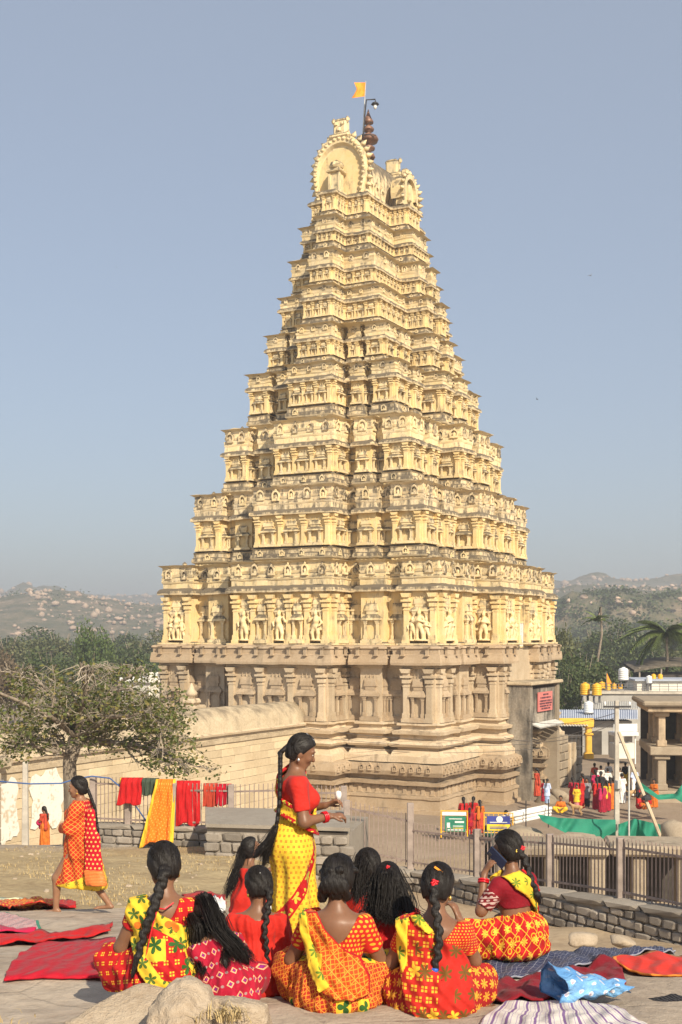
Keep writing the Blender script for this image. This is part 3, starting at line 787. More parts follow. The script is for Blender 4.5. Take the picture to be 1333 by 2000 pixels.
# lamp bracket and flag pole are fixed things of their own
plain('iron', (.035, .033, .036), .6, .2, 5, 0, .4); plain('bulb', (.75, .74, .70), .2, .05, 2)
def tl(u, v, z):
    c, s = math.cos(R(90-TA)), math.sin(R(90-TA)); return Vector((1.84+u*c-v*s, 83+u*s+v*c, z-10))
lp = empty('lamp_post', at(716, 265, 82.3), 0, 'thin black iron lamp post with hooked arm on the tower roof', 'lamp post')
def rel(o, p): return Vector(p)-o.location
pb = MB(); Z0 = 82.3
pb.tube([rel(lp, at(710, 268, Z0)), rel(lp, at(713, 225, Z0)), rel(lp, at(716, 195, Z0)), rel(lp, at(733, 194, Z0)), rel(lp, at(734, 200, Z0))], .05, 6); pb.tube([rel(lp, at(711, 250, Z0)), rel(lp, at(721, 240, Z0)), rel(lp, at(727, 239, Z0))], .03, 5)
pb.tube([rel(lp, at(708, 262, Z0)), rel(lp, at(735, 264, Z0))], .03, 5); pb.build('post', 'iron', lp)
MB().lathe([(.05, .18), (.2, .1), (.27, .02), (.27, 0)], 10, rel(lp, at(733, 204, Z0))).build('lamp_shade', 'iron', lp)
MB().lathe([(.1, 0), (.13, -.15), (.08, -.3), (.01, -.33)], 10, rel(lp, at(733, 204, Z0))).build('lamp_bulb', 'bulb', lp, True)
plain('saffron', (.85, .30, .03), .8, .12, 3)
fg = empty('flag', at(709, 262, 82.6), 0, 'orange swallowtail flag on a thin pole above the tower', 'flag')
MB().tube([rel(fg, at(709, 262, 82.6)), rel(fg, at(715, 158, 82.6))], [.035, .025], 6).build('pole', 'tin', fg)
v = []; f = []
for i in range(11):
    t = i/10
    for j in range(9):
        s = j/8; xr = 714.5-1.5*s; notch = 17+9*abs(s-.42)/.58 if True else 0
        v.append(rel(fg, at(xr-t*notch*(1 if s > .42 else .95), 161+s*27+t*4*math.sin(s*2), 82.6+.25*math.sin(t*5+s*1.5)*t)))
for i in range(10):
    for j in range(8): f.append((i*9+j, i*9+j+1, i*9+j+10, i*9+j+9))
MB().add(v, f).build('cloth', 'saffron', fg, True)
# ------------------------------------------------------------------ long enclosure wall running up to the tower
UA = R(90-TA); RU = Vector((math.cos(UA), math.sin(UA), 0)); LV = Vector((-math.sin(UA), math.cos(UA), 0)); TO = Vector((1.84, 83, 0))
def tw(u, v, z=0): return TO+RU*u+LV*v+Vector((0, 0, z))
ew = empty('enclosure_wall', tw(-14, -.8, -9), UA, 'long pale stone temple wall with rounded coping running up to the tower', 'wall')
def prism(mb, prof, x0, x1, n=1, wob=0):
    """profile in the (y, z) plane swept along x"""
    m = len(prof); v = []; f = []
    for i in range(n+1):
        x = x0+(x1-x0)*i/n
        for y, z in prof: v.append((x, y+(float(fbm(np.array(x*.4), np.array(z*2.)))*wob), z+float(fbm(np.array(x*.3+5), np.array(1.)))*wob))
    for i in range(n):
        for k in range(m): f.append((i*m+k, i*m+(k+1) % m, (i+1)*m+(k+1) % m, (i+1)*m+k))
    f += [tuple(range(m))[::-1], tuple(range(n*m, (n+1)*m))]
    return mb.add(v, f)
# local frame of ew: x along the wall towards the tower, y away from the visible side, z from -9
prism(MB(), [(-1.0, -1.5), (1.1, -1.5), (1.1, 3.55), (-1.0, 3.55)][::-1], -40, 2.2, 1).build('core', 'mortar', ew)
BLK = []
for k in range(4):
    rs = random.Random(k); mb = MB(); mb.box((0, 0, 0), (1, 1, 1), bev=.04); mb.v = [(x+rs.uniform(-.012, .012), y+rs.uniform(-.02, .02), z+rs.uniform(-.02, .02)) for x, y, z in mb.v]
    BLK.append(mb.mesh('stone_block'))
rs = random.Random(4); zc = -1.1
for c_ in range(10):
    hh = (.62, .5, .5, .46, .44, .44, .42, .42, .4, .38)[c_]; x = 2.0
    while x > -26.5:
        L = rs.uniform(.9, 1.9); o = obj('stone_block', rs.choice(BLK), 'wallstone', ew, (x-L/2, -1.0, zc+hh/2)); o.scale = (L-.02, .16+rs.uniform(-.015, .03), hh-.018); x -= L
    zc += hh
prism(MB(), [(-1.16, 3.42), (-1.2, 3.62), (-1.12, 3.66), (-1.1, 3.9), (1.15, 3.9), (1.2, 3.42)][::-1], -40, 2.2, 30, .06).build('string_course', 'coping', ew)
cp = [(1.25*math.cos(a)*1.0+.02, 3.9+1.32*max(0, math.sin(a))**.75) for a in np.linspace(math.pi, 0, 13)]
prism(MB(), [(-1.25, 3.86)]+cp+[(1.28, 3.86)], -40, 2.1, 40, .10).build('coping', 'coping', ew, True)
prism(MB(), [(-1.30, 3.84), (-1.34, 3.95), (-1.22, 4.02), (-1.1, 3.9)], -40, 2.15, 40, .05).build('drip_course', 'granite_pale', ew)
# limewash on the stretch of wall by the road, with flaked edges
g = G('limewash'); p = g.wpos(); n = g.noise(p, 1.3, 6, .65); n2 = g.noise(p, 7, 4)
M['limewash'] = g.set(g.mix(sstep(n*.6+n2*.4, .5, .62), (.70, .67, .60), (.50, .41, .29)), .9)
def blob_patch(name, x0, x1, z0, z1, mat, parent, y, seed, n=34):
    pts = []
    for k in range(n):
        a = 2*math.pi*k/n; c, s = math.cos(a), math.sin(a); q = (abs(c)**6+abs(s)**6)**(-1/6)
        r = q*(1+.10*math.sin(a*5+seed)+.06*math.sin(a*11+2*seed)-.05*random.random())
        pts.append(((x0+x1)/2+c*r*(x1-x0)/2, (z0+z1)/2+s*r*(z1-z0)/2))
    mb = MB(); mb.add([(x, y, z) for x, z in pts]+[(x, y+.03, z) for x, z in pts], [tuple(range(n))]+[(k, k+n, (k+1) % n+n, (k+1) % n) for k in range(n)]); return mb.build(name, mat, parent)
blob_patch('painted_patch', -20.9, -18.9, .9, 3.3, 'limewash', ew, -1.15, 1); blob_patch('painted_patch', -23.2, -21.7, .6, 3.2, 'limewash', ew, -1.15, 4)
blob_patch('painted_patch', -12.0, -10.6, -.9, 1.9, 'limewash', ew, -1.15, 7)
# gate pier where the wall meets the road, and the low roofs of the shrines behind
gp = empty('gate_pier', tw(-38.2, -1.3, -9), UA, 'weathered stone pier with a corniced top at the left end of the temple wall', 'pier')
for k in range(7): MB().box((0, 0, .0+k*.55), (1.8+.0*k, 2.6, .53), bev=.04).build('stone_block', 'ruinstone', gp)
MB().box((0, 0, 3.95), (2.6, 3.1, .5), bev=.12).build('cornice', 'coping', gp)
plain('palewall', (.70, .67, .60), .9, .12, .6); plain('tankwhite', (.75, .76, .76), .5, .06, 3); 
sr = empty('shrine_roof', (-12.6, 79, -10), UA, 'low white shrine roof seen past the tree beside the tower', 'building')
MB().box((0, 0, 3.5), (2.0, 2.2, 7), bev=.05).build('wall', 'palewall', sr); MB().box((0, 0, 7.2), (2.4, 2.6, .35), bev=.08).build('roof', 'whitewash', sr)
for k in range(3): MB().box((-.9+k*.9, -1.1, 7.55), (.5, .3, .35), bev=.08).build('merlon', 'whitewash', sr)
# small stepped spire against the tower flank
sp = empty('small_spire', tw(-13.2, 5.2, -10), UA, 'small pale stepped shrine spire behind the temple wall', 'spire')
MB().box((0, 0, 2.0), (2.6, 2.6, 4), bev=.05).build('wall', 'granite_pale', sp)
for k in range(6): MB().box((0, 0, 4.2+k*.38), (3.2-k*.46, 3.2-k*.46, .36), bev=.12).build('tier', 'granite_pale', sp)
MB().lathe([(.3, 6.4), (.38, 6.6), (.2, 6.85), (.05, 7.2)], 10).build('finial', 'granite_pale', sp, True)

# ------------------------------------------------------------------ rubble walls, fences
STN = []
for k in range(5):
    rs = random.Random(k+20); mb = MB(); mb.box((0, 0, 0), (1, 1, 1), bev=.16); mb.v = [(x+rs.uniform(-.06, .06), y+rs.uniform(-.08, .08), z+rs.uniform(-.07, .07)) for x, y, z in mb.v]
    STN.append(mb.mesh('stone'))
def rubble_wall(name, label, A, B, ztopA, ztopB, h, thick=.5, cw=.36, ch=.2, cap=True, seed=0, ends=False):
    """A, B plan points of the visible face (left, right)"""
    A, B = Vector((*A, 0)), Vector((*B, 0)); d = B-A; L = d.length; an = math.atan2(d.y, d.x); rs = random.Random(seed)
    ro = empty(name, (A.x, A.y, min(ztopA, ztopB)-h), an, label, 'wall'); zb = min(ztopA, ztopB)-h
    prism(MB(), [(.03, -.6), (thick, -.6), (thick, h), (.03, h)][::-1], 0, L, 1)
    mb = MB(); za, zz = ztopA-zb, ztopB-zb
    mb.add([(0, .03, -.8), (L, .03, -.8), (L, thick, -.8), (0, thick, -.8), (0, .03, za-.06), (L, .03, zz-.06), (L, thick, zz-.06), (0, thick, za-.06)], [(0, 1, 5, 4), (1, 2, 6, 5), (2, 3, 7, 6), (3, 0, 4, 7), (4, 5, 6, 7)])
    mb.build('core', 'mortar', ro)
    zrow = -.15; 
    while zrow < max(za, zz)-.1:
        hh = ch*rs.uniform(.85, 1.2); x = -rs.random()*cw*.4
        while x < L:
            wv = cw*rs.uniform(.6, 1.35); xc = x+wv/2; top = za+(zz-za)*min(1, max(0, xc/L))-.07
            if zrow+hh*.6 < top and xc < L:
                o = obj('stone', rs.choice(STN), 'rubble', ro, (min(xc, L-.05), .02, zrow+min(hh, top-zrow)/2)); o.scale = (wv-.03, .12+rs.random()*.05, min(hh, top-zrow)-.025)
            x += wv
        zrow += hh
    if cap:
        x = 0
        while x < L-.05:
            wv = min(rs.uniform(.7, 1.2), L-x); t = (x+wv/2)/L
            o = obj('coping_slab', STN[0], 'mortar', ro, (x+wv/2, thick/2, za+(zz-za)*t-.02)); o.scale = (wv-.01, thick+.1, .12); o.rotation_euler.y = -math.atan2(zz-za, L); x += wv
    return ro
def pl_(px, Y): return ((px-666.5)/F*Y, Y)
rubble_wall('stone_wall', 'grey squared-rubble wall carrying the fence on the right, behind the woman with the phone', pl_(800, 28.2), pl_(1420, 20.3), -5.42, -4.70, 1.15, seed=1, cw=.31, ch=.175)
rubble_wall('stone_wall', 'low grey rubble wall under the fence hung with washing', pl_(176, 31.6), pl_(412, 30.6), -4.86, -4.80, .72, seed=2, cw=.36, ch=.2)
rubble_wall('stone_block_plinth', 'raised grey rubble plinth with flat cement top behind the standing woman', pl_(404, 27.6), pl_(682, 27.0), -4.22, -4.28, 1.25, 2.6, cw=.34, ch=.22, cap=False, seed=3)
MB().add([(x, y, z) for z in (-4.27, -4.19) for x, y in (pl_(402, 27.5), pl_(684, 26.9), pl_(684, 29.6), pl_(402, 30.2))], [(0, 1, 2, 3)[::-1], (4, 5, 6, 7), (0, 1, 5, 4), (1, 2, 6, 5), (2, 3, 7, 6), (3, 0, 4, 7)]).build('top_slab', 'mortar', bpy.data.objects['stone_block_plinth']).matrix_parent_inverse = Matrix.LocRotScale(bpy.data.objects['stone_block_plinth'].location, bpy.data.objects['stone_block_plinth'].rotation_euler, None).inverted()
rubble_wall('stone_wall', 'short rubble wall end between the plinth and the long fence wall', pl_(684, 28.6), pl_(800, 28.0), -5.25, -5.42, 1.2, seed=5, cw=.36, ch=.22)
plain('post', (.30, .245, .215), .85, .2, 4, .2); plain('ironrail', (.25, .19, .165), .6, .25, 6, 0, .4)
BAR = MB().box((0, 0, .5), (.02, .02, 1)).mesh('bar')
def fence(label, pts, gaph=.11, skip=()):
    """pts: (px, Y, zbase, height of the panel to the right)"""
    ro = empty('iron_fence', at(pts[0][0], 0, pts[0][1]), 0, label, 'fence'); ro.location.z = pts[0][2]
    W = [Vector((*pl_(p[0], p[1]), p[2])) for p in pts]
    for i, p in enumerate(W):
        hh = max(pts[i][3], pts[i-1][3]+(W[i-1].z-p.z if i else 0) if i else 0)+.10
        MB().box((0, 0, hh/2-.05), (.15, .15, hh+.1), bev=.012).build('post', 'post', ro, False, p-ro.location)
        if i+1 == len(W): break
        a, b = p, W[i+1]; hgt = pts[i][3]; za, zb = a.z, b.z
        if abs(za-zb) > .3: za = zb = max(za, zb)
        for zz in (.14, hgt-.08):
            d = b-a; mb = MB(); q = [Vector((a.x, a.y, za+zz))-ro.location, Vector((b.x, b.y, zb+zz))-ro.location]; 
            mb.tube(q, .03, 4); mb.build('rail', 'ironrail', ro)
        n = int((b-a).length/gaph)
        for k in range(1, n):
            t = k/n; o = obj('bar', BAR, 'ironrail', ro, Vector((a.x+(b.x-a.x)*t, a.y+(b.y-a.y)*t, za+(zb-za)*t+.04))-ro.location); o.scale = (1, 1, hgt+.06)
fence('long iron fence on the rubble wall stepping down to the right', [(678, 28.9, -5.1, 1.15), (802, 28.4, -5.35, .95), (933, 26.9, -5.3, .98), (1075, 25.0, -5.12, 1.0), (1213, 23.0, -4.92, 1.05), (1365, 21.1, -4.8, 1.05)])
fence('iron fence on the left with bright washing hung over it', [(182, 31.8, -4.84, 1.12), (250, 31.5, -4.84, 1.0), (344, 31.0, -4.82, 1.02), (452, 30.7, -4.8, 1.0), (560, 30.6, -4.75, .95), (672, 30.4, -4.75, .95)])
# ------------------------------------------------------------------ the spreading tree by the road
g = G('bark'); p = g.pos('Object', (1, 1, .35)); n = g.noise(p, 9, 6, .65); n2 = g.noise(p, 2.5, 4)
M['bark'] = g.set(g.mix(sstep(n*.6+n2*.4, .36, .66), (.15, .118, .09), (.36, .30, .235)), .95, n, .9, .03)
plain('twig', (.34, .29, .235), .9, .25, 6)
def leafmat(name, a, b, c, trans=.25):
    g = G(name); at_ = g.attr('cuv', 'Vector')[0]
    cc = g.mix(sstep(at_, 0, .5), a, b); cc = g.mix(sstep(at_, .6, 1), cc, c)
    tr = g.n('ShaderNodeBsdfTranslucent'); g.links.new(cc.o, tr.inputs[0]); mxs = g.n('ShaderNodeMixShader'); mxs.inputs[0].default_value = trans
    g.set(cc, .55); g.links.new(g.b.outputs[0], mxs.inputs[1]); g.links.new(tr.outputs[0], mxs.inputs[2]); g.links.new(mxs.outputs[0], g.nodes['Material Output'].inputs[0])
    M[name] = g.m
leafmat('leaf', (.075, .095, .028), (.135, .155, .045), (.26, .21, .07))
leafmat('leaf_far', (.045, .068, .024), (.08, .112, .04), (.13, .15, .06))
leafmat('leaf_olive', (.075, .088, .036), (.125, .138, .058), (.19, .185, .085))
leafmat('leaf_dry', (.12, .085, .05), (.17, .125, .075), (.21, .16, .10))
leafmat('leaf_bright', (.05, .085, .02), (.09, .135, .035), (.13, .17, .05))
def leaves_mesh(name, C, size, seed=0, aspect=.55, up=.35, folded=True):
    """one small folded blade per centre"""
    rs = np.random.RandomState(seed); n = len(C); C = np.asarray(C, float)
    d = rs.normal(size=(n, 3)); d[:, 2] = d[:, 2]*.6-.2; d /= np.linalg.norm(d, axis=1)[:, None]
    u = rs.normal(size=(n, 3)); u[:, 2] += up*3; s = np.cross(d, u); s /= np.linalg.norm(s, axis=1)[:, None]+1e-9
    nn = np.cross(s, d); L = size*(.6+.8*rs.rand(n))[:, None]; W = L*aspect
    v = np.stack([C, C+d*L*.5+s*W*.5+nn*W*.12, C+d*L, C+d*L*.5-s*W*.5+nn*W*.12], 1).reshape(-1, 3)
    f = np.arange(n*4).reshape(n, 4); me = nmesh(name, v, f, False)
    setuv(me, np.repeat(rs.rand(n, 1), 4, 0)); return me
tree = empty('tree', at(139, 1655, 33.5), 0, 'spreading half-bare tree with olive leaves beside the left fence', 'tree')
def lim(px, py, dy=0): return at(px, py, 33.5+dy)-tree.location
rs = random.Random(11); tb = MB(); tw_ = MB(); LC = []
tb.tube([lim(139, 1668), lim(140, 1600), lim(138, 1540), lim(136, 1490), lim(143, 1462), lim(150, 1440)], [.24, .20, .185, .18, .2, .16], 10)
MAIN = [([(143, 1465, 0), (120, 1455, .1), (60, 1440, .5), (0, 1415, .8), (-50, 1395, 1.0)], .11), ([(138, 1475, 0), (110, 1470, -.6), (60, 1455, -1.2), (10, 1450, -1.6)], .07),
        ([(150, 1440, 0), (130, 1400, .5), (95, 1350, 1.0), (60, 1318, 1.2)], .10), ([(150, 1440, 0), (160, 1390, -.5), (170, 1340, -.9), (160, 1300, -1.0)], .10),
        ([(152, 1442, 0), (190, 1415, .2), (250, 1390, .4), (310, 1375, .6)], .10), ([(148, 1455, 0), (200, 1448, -.3), (260, 1455, -.6), (312, 1466, -.8), (352, 1484, -1.0)], .10),
        ([(150, 1448, 0), (210, 1425, 1.0), (280, 1420, 1.6), (330, 1440, 2.0)], .08), ([(152, 1440, 0), (200, 1380, 1.0), (240, 1330, 1.4), (270, 1310, 1.5)], .09),
        ([(150, 1440, 0), (100, 1400, -1.2), (40, 1370, -2.0), (-10, 1350, -2.4)], .08), ([(152, 1440, 0), (215, 1400, -1.2), (290, 1395, -1.9), (322, 1420, -2.2)], .08), ([(150, 1445, 0), (215, 1350, -.4), (255, 1345, -1.0), (330, 1390, -1.4)], .06)]
def grow(p, d, L, r, depth):
    pts = [p]; q = p.copy(); dd = d.copy(); n = 4
    for k in range(n):
        dd = (dd+Vector((rs.uniform(-.35, .35), rs.uniform(-.35, .35), rs.uniform(-.26, .24)))).normalized(); zt = lim(0, 1300).z-.12*((q.x-lim(165, 0).x)/2.2)**2
        if q.z > zt: dd.z = -abs(dd.z)*.6-.1
        if q.z < lim(0, 1500).z: dd.z = abs(dd.z)
        q = q+dd*L/n; pts.append(q.copy())
    (tb if r > .025 else tw_).tube(pts, [r*(1-.55*k/n) for k in range(n+1)], 5 if r > .025 else 3, False)
    if depth > 0:
        for k in range(3 if depth > 1 else 5):
            i = rs.randint(1, n); a = dd.copy()
            b = (a+Vector((rs.uniform(-1, 1), rs.uniform(-1, 1), rs.uniform(-.55, .75)))).normalized()
            grow(pts[i], b, L*rs.uniform(.55, .8), r*.5, depth-1)
    else: LC.append((q.copy(), dd.copy()))
for pts, r in MAIN:
    P = [lim(*p) for p in pts]; n = len(P); tb.tube(P, [r*(1-.6*k/(n-1)) for k in range(n)], 7, False)
    for i in range(1, n):
        d = (P[i]-P[i-1]).normalized()
        for k in range(5):
            b = (d+Vector((rs.uniform(-.9, .9), rs.uniform(-.9, .9), rs.uniform(-.45, .75)))).normalized(); grow(P[i-1].lerp(P[i], rs.random()), b, rs.uniform(.45, .8), r*.36, 2)
tb.build('trunk', 'bark', tree, True); tw_.build('twigs', 'twig', tree)
C = []
for q, d in LC:
    # leaves gather low and outside; the crown's top is mostly bare twig
    hz = (q.z-lim(0, 1400).z)
    keep = .42 if hz > .85 else (.55 if hz > .35 else .72)
    if rs.random() > keep*.92*(.55+.9*float(vnoise(q.x*1.1, q.y*1.1, q.z*1.4))): continue
    if q.z < lim(0, 1448+abs(q.x-lim(140, 0).x)*18).z: continue
    for k in range(rs.randint(4, 9)): C.append((q.x+rs.gauss(0, .13), q.y+rs.gauss(0, .13), q.z+rs.gauss(-.03, .10)))
obj('crown', leaves_mesh('crown', C, .115, 5, .6), 'leaf', tree)
print('tree leaves', len(C), 'twigs', len(tw_.f))
# ------------------------------------------------------------------ bazaar side: pavilion, sheds, tanks, poles
stonemat('bluetin', (.36, .40, .50), (.20, .21, .25), (.46, .50, .58), .3, 1.5, top=0, bump=.1)
plain('yellowpaint', (.72, .42, .06), .7, .15, 2); plain('tankyellow', (.80, .44, .03), .45, .08, 3, 0, .4); plain('concrete', (.46, .42, .36), .9, .18, 2, .2); plain('thatch', (.13, .11, .085), .95, .3, 3, .3)
plain('shade', (.07, .06, .052), .95, .3, 2); plain('railing', (.12, .12, .13), .6, .2, 4); plain('greywall', (.40, .385, .36), .9, .12, .7)  # 'shade' puts the darkness of interiors and openings into the colour
PY = 76.0
mp = empty('stone_pavilion', at(1368, 1556, PY), R(-8), 'two-storey open stone pavilion with square pillars at the right edge', 'pavilion')
MB().box((0, 1.2, .1), (6.6, 7.2, 1.0), bev=.08).build('plinth', 'ruinstone', mp)
for lv, (z0, z1) in enumerate(((.6, 2.75), (3.25, 5.35))):
    for j in range(3):
        for i in range(4):
            x = -2.55+i*1.75; y = -1.9+j*2.6; mb = MB(); w_ = .42 if lv else .5
            mb.box((0, 0, (z1-z0)/2), (w_, w_, z1-z0), bev=.04); mb.box((0, 0, .2), (w_+.16, w_+.16, .4), bev=.04); mb.box((0, 0, z1-z0-.14), (w_+.45, w_+.3, .28), bev=.06); mb.build('pillar', 'ruinstone' if not lv else 'granite', mp, False, (x, y, z0))
MB().box((0, .7, 3.0), (6.6, 6.4, .5), bev=.05).build('floor_slab', 'ruinstone', mp); MB().box((0, .7, 5.52), (6.9, 6.7, .34), bev=.05).build('beam_course', 'granite', mp); MB().box((0, .7, 5.86), (7.5, 7.3, .34), bev=.1).build('roof', 'ruinstone', mp)
MB().box((0, 3.9, 2.9), (6.4, .4, 5.2)).build('back_wall', 'shade', mp)  # colour carries the shade at the back of the pavilion
def corrugated(name, parent, a, b, c, d, n, mat, amp=.05):
    """ribbed sheet between edges a-b (ridge) and d-c (eave)"""
    a, b, c, d = map(Vector, (a, b, c, d)); v = []; f = []
    for i in range(2*n+1):
        t = i/(2*n); up = Vector((0, 0, amp if i % 2 else -amp))
        v += [a.lerp(b, t)+up, d.lerp(c, t)+up, a.lerp(b, t)+up-Vector((0, 0, .03)), d.lerp(c, t)+up-Vector((0, 0, .03))]
    for i in range(2*n): k = 4*i; f += [(k, k+1, k+5, k+4), (k+2, k+6, k+7, k+3), (k+1, k+3, k+7, k+5), (k, k+4, k+6, k+2)]
    return MB().add(v, f).build(name, mat, parent)
def shed(name, label, px0, px1, ytop, yeave, Y, dep, wall, roof, n, ground=-10, cat='shed', openings=()):
    A, B = at(px0, ytop, Y+dep), at(px1, ytop, Y+dep); C, D = at(px1, yeave, Y), at(px0, yeave, Y); o0 = Vector((C.x/2+D.x/2, Y, ground))
    ro = empty(name, o0, 0, label, cat); A, B, C, D = [p-o0 for p in (A, B, C, D)]
    A.z = B.z = max(A.z, C.z+.4)
    corrugated('roof', ro, A, B, C, D, n, roof)
    h = C.z-.25; MB().box(((C.x+D.x)/2, dep/2+.5, h/2), ((C.x-D.x)-.5, dep-1, h)).build('wall', wall, ro)
    for (x0, x1, z0, z1) in openings: MB().box((D.x+(C.x-D.x)*(x0+x1)/2, .98, h*(z0+z1)/2), ((C.x-D.x)*(x1-x0), .06, h*(z1-z0))).build('doorway_shade', 'shade', ro)  # dark plates on the wall, doorway shade painted in
    return ro
shed('tin_shed', 'blue-grey corrugated shed behind the yellow gate', 1074, 1246, 1386, 1404, 103, 6, 'greywall', 'bluetin', 40, openings=((.45, .62, 0, .7), (.7, .8, 0, .6), (.88, .97, .1, .7)))
shed('tin_shed', 'small stall with a striped tin awning beside the yellow gate', 1070, 1149, 1404, 1417, 100, 2.5, 'shade', 'tin', 14)
shed('tin_shed', 'low tin-roofed stall under the long grey terrace', 1160, 1252, 1372, 1384, 112, 5, 'greywall', 'tin', 26, openings=((.1, .3, 0, .8), (.5, .8, .1, .7)))
lb = empty('terrace_building', at(1250, 1482, 118), R(-4), 'long grey flat-roofed terrace building with railings and water tanks', 'building'); lb.location.z = -10
MB().box((1.5, 4, 2.2), (14, 8, 4.6)).build('wall', 'greywall', lb); MB().box((1.5, 4, 4.6), (14.4, 8.4, .25)).build('roof', 'concrete', lb); MB().box((4.5, 4.5, 5.2), (9, 6, 1.0)).build('upper_wall', 'palewall', lb); MB().box((4.5, 4.5, 5.75), (9.5, 6.6, .16)).build('upper_roof', 'bluetin', lb)
for x in (-4, -1.5, 1, 3.5, 6): MB().box((x, -.03, 2.4), (1.1, .1, 1.3)).build('window', 'shade', lb)  # dark plates, shade inside the windows put into the colour
rl = MB()
for z in (4.95, 5.2, 5.45): rl.tube([(-5.6, -.1, z), (8.6, -.1, z)], .03, 4)
for k in range(18): rl.tube([(-5.6+k*.83, -.1, 4.7), (-5.6+k*.83, -.1, 5.5)], .03, 4)
rl.build('railing', 'railing', lb)
th = empty('thatched_hall', at(1310, 1480, 126), R(-3), 'open hall with a curved dark thatched roof behind the tanks', 'building'); th.location.z = -10
v = []; f = []
for i in range(13):
    t = i/12; x = -3.8+t*10; z = 6.2+1.0*math.sin(math.pi*(.12+t*.8))
    v += [(x, -.6, z), (x, 6, z+.6), (x, 6, z+.35), (x, -.6, z-.25)]
for i in range(12):
    for k in range(4): f.append((i*4+k, i*4+(k+1) % 4, i*4+4+(k+1) % 4, i*4+4+k))
MB().add(v, f).build('roof', 'thatch', th); MB().box((1.4, 3, 3.2), (8.4, 5, 6)).build('wall', 'shade', th)  # dark block under the roof: interior shade put into its colour
for x in (-3.2, -1, 1.2, 3.4, 5.6): MB().tube([(x, -.3, 0), (x, -.3, 6.8)], .09, 6).build('post', 'twig', th)
def tank(px, ytop, ybot, Y, mat, label, group=None):
    """moulded water tank with ribs, shoulder and lid"""
    b = at(px, ybot, Y); h = (ybot-ytop)/F*Y; r = h*.40
    o = empty('water_tank', b, 0, label, 'water tank', group)
    pr = [(r*.94, 0)]
    for k in range(5): z = h*(.04+k*.15); pr += [(r, z), (r, z+h*.09), (r*.95, z+h*.11), (r*.95, z+h*.14)]
    pr += [(r, h*.80), (r*.72, h*.90), (r*.36, h*.93)]
    MB().lathe(pr, 16).build('barrel', mat, o, True); MB().lathe([(r*.34, h*.93), (r*.36, h*.95), (r*.34, h), (r*.05, h*1.01)], 12).build('lid', mat, o)
    st = MB(); 
    for q in range(4): st.box((math.cos(q*math.pi/2+.78)*r*.8, math.sin(q*math.pi/2+.78)*r*.8, -.35), (.1, .1, .7))
    st.box((0, 0, -.04), (r*1.9, r*1.9, .08)); st.build('stand', 'railing', o)
TK = [(1143, 1333, 1357, 116, 'tankyellow', 'yellow water tank at the left end of the terrace row'), (1166, 1334, 1358, 115, 'tankyellow', 'biggest yellow water tank, second in the terrace row'), (1176, 1331, 1347, 121, 'tankyellow', 'yellow tank half hidden behind the two front ones'),
      (1188, 1335, 1348, 120, 'tankyellow', 'small yellow tank next to the orange flag'), (1200, 1334, 1346, 122, 'tankyellow', 'small yellow tank right of the orange flag'), (1212, 1335, 1346, 122, 'tankyellow', 'small yellow tank below the white tank on a stand'),
      (1277, 1316, 1328, 121, 'tankyellow', 'yellow tank left of a pair under the thatched hall'), (1290, 1316, 1328, 121, 'tankyellow', 'yellow tank right of a pair under the thatched hall'),
      (1218, 1303, 1328, 119, 'tankwhite', 'white water tank raised highest above the yellow tanks'), (1150, 1369, 1392, 106, 'tankwhite', 'white water tank standing lower, on the shed roof'), (1268, 1319, 1334, 119, 'tankwhite', 'grey-white tank beside the pair of yellow ones')]
for t in TK: tank(*t, 'water tanks on the roofs')
gt = empty('yellow_gate', at(1150, 1481, 100.6), 0, 'ochre-yellow painted gateway with carved posts by the road', 'gate'); gt.location.z = -10
for x in (0, -3.4):
    mb = MB(); mb.box((0, 0, .3), (.75, .75, .6), bev=.08); mb.box((0, 0, 1.5), (.5, .5, 2.4), bev=.1); mb.box((0, 0, 2.1), (.7, .7, .2), bev=.06); mb.box((0, 0, 2.85), (.75, .75, .5), bev=.1); mb.build('post', 'yellowpaint', gt, False, (x, 0, -.1))
MB().box((-1.7, 0, 3.05), (4.2, .6, .5), bev=.06).build('lintel', 'yellowpaint', gt)
gg = MB()
for k in range(9): gg.tube([(-3+k*.33, 0, .1), (-3+k*.33, 0, 1.9)], .025, 4)
for z in (.2, 1.0, 1.9): gg.tube([(-3.1, 0, z), (-.3, 0, z)], .03, 4)
gg.build('grille', 'railing', gt)
kb = empty('roadside_stall', at(1216, 1482, 97), R(6), 'white tin kiosk with a pale signboard beside the utility pole', 'kiosk'); kb.location.z = -10
MB().box((0, 0, 1.0), (1.7, 1.4, 1.2), bev=.03).build('counter', 'palewall', kb); MB().box((0, -.2, 2.35), (1.9, 1.8, .3), bev=.04).build('roof', 'whitewash', kb); MB().box((0, -.7, 2.85), (1.9, .1, .6)).build('signboard', 'tankwhite', kb)
for x in (-.8, .8): MB().box((x, -.7, 1.3), (.09, .09, 2.6)).build('post', 'whitewash', kb)
of = empty('flag', at(1185, 1345, 119), 0, 'small orange pennant among the roof tanks', 'flag')
MB().tube([(0, 0, 0), (0, 0, 1.7)], .03, 5).build('pole', 'railing', of); MB().add([(0, 0, 1.6), (.55, .1, .45), (.02, .0, .5), (0, .03, 1.6), (.55, .13, .45), (.02, .03, .5)], [(0, 1, 2), (5, 4, 3), (0, 2, 5, 3)]).build('cloth', 'saffron', of)
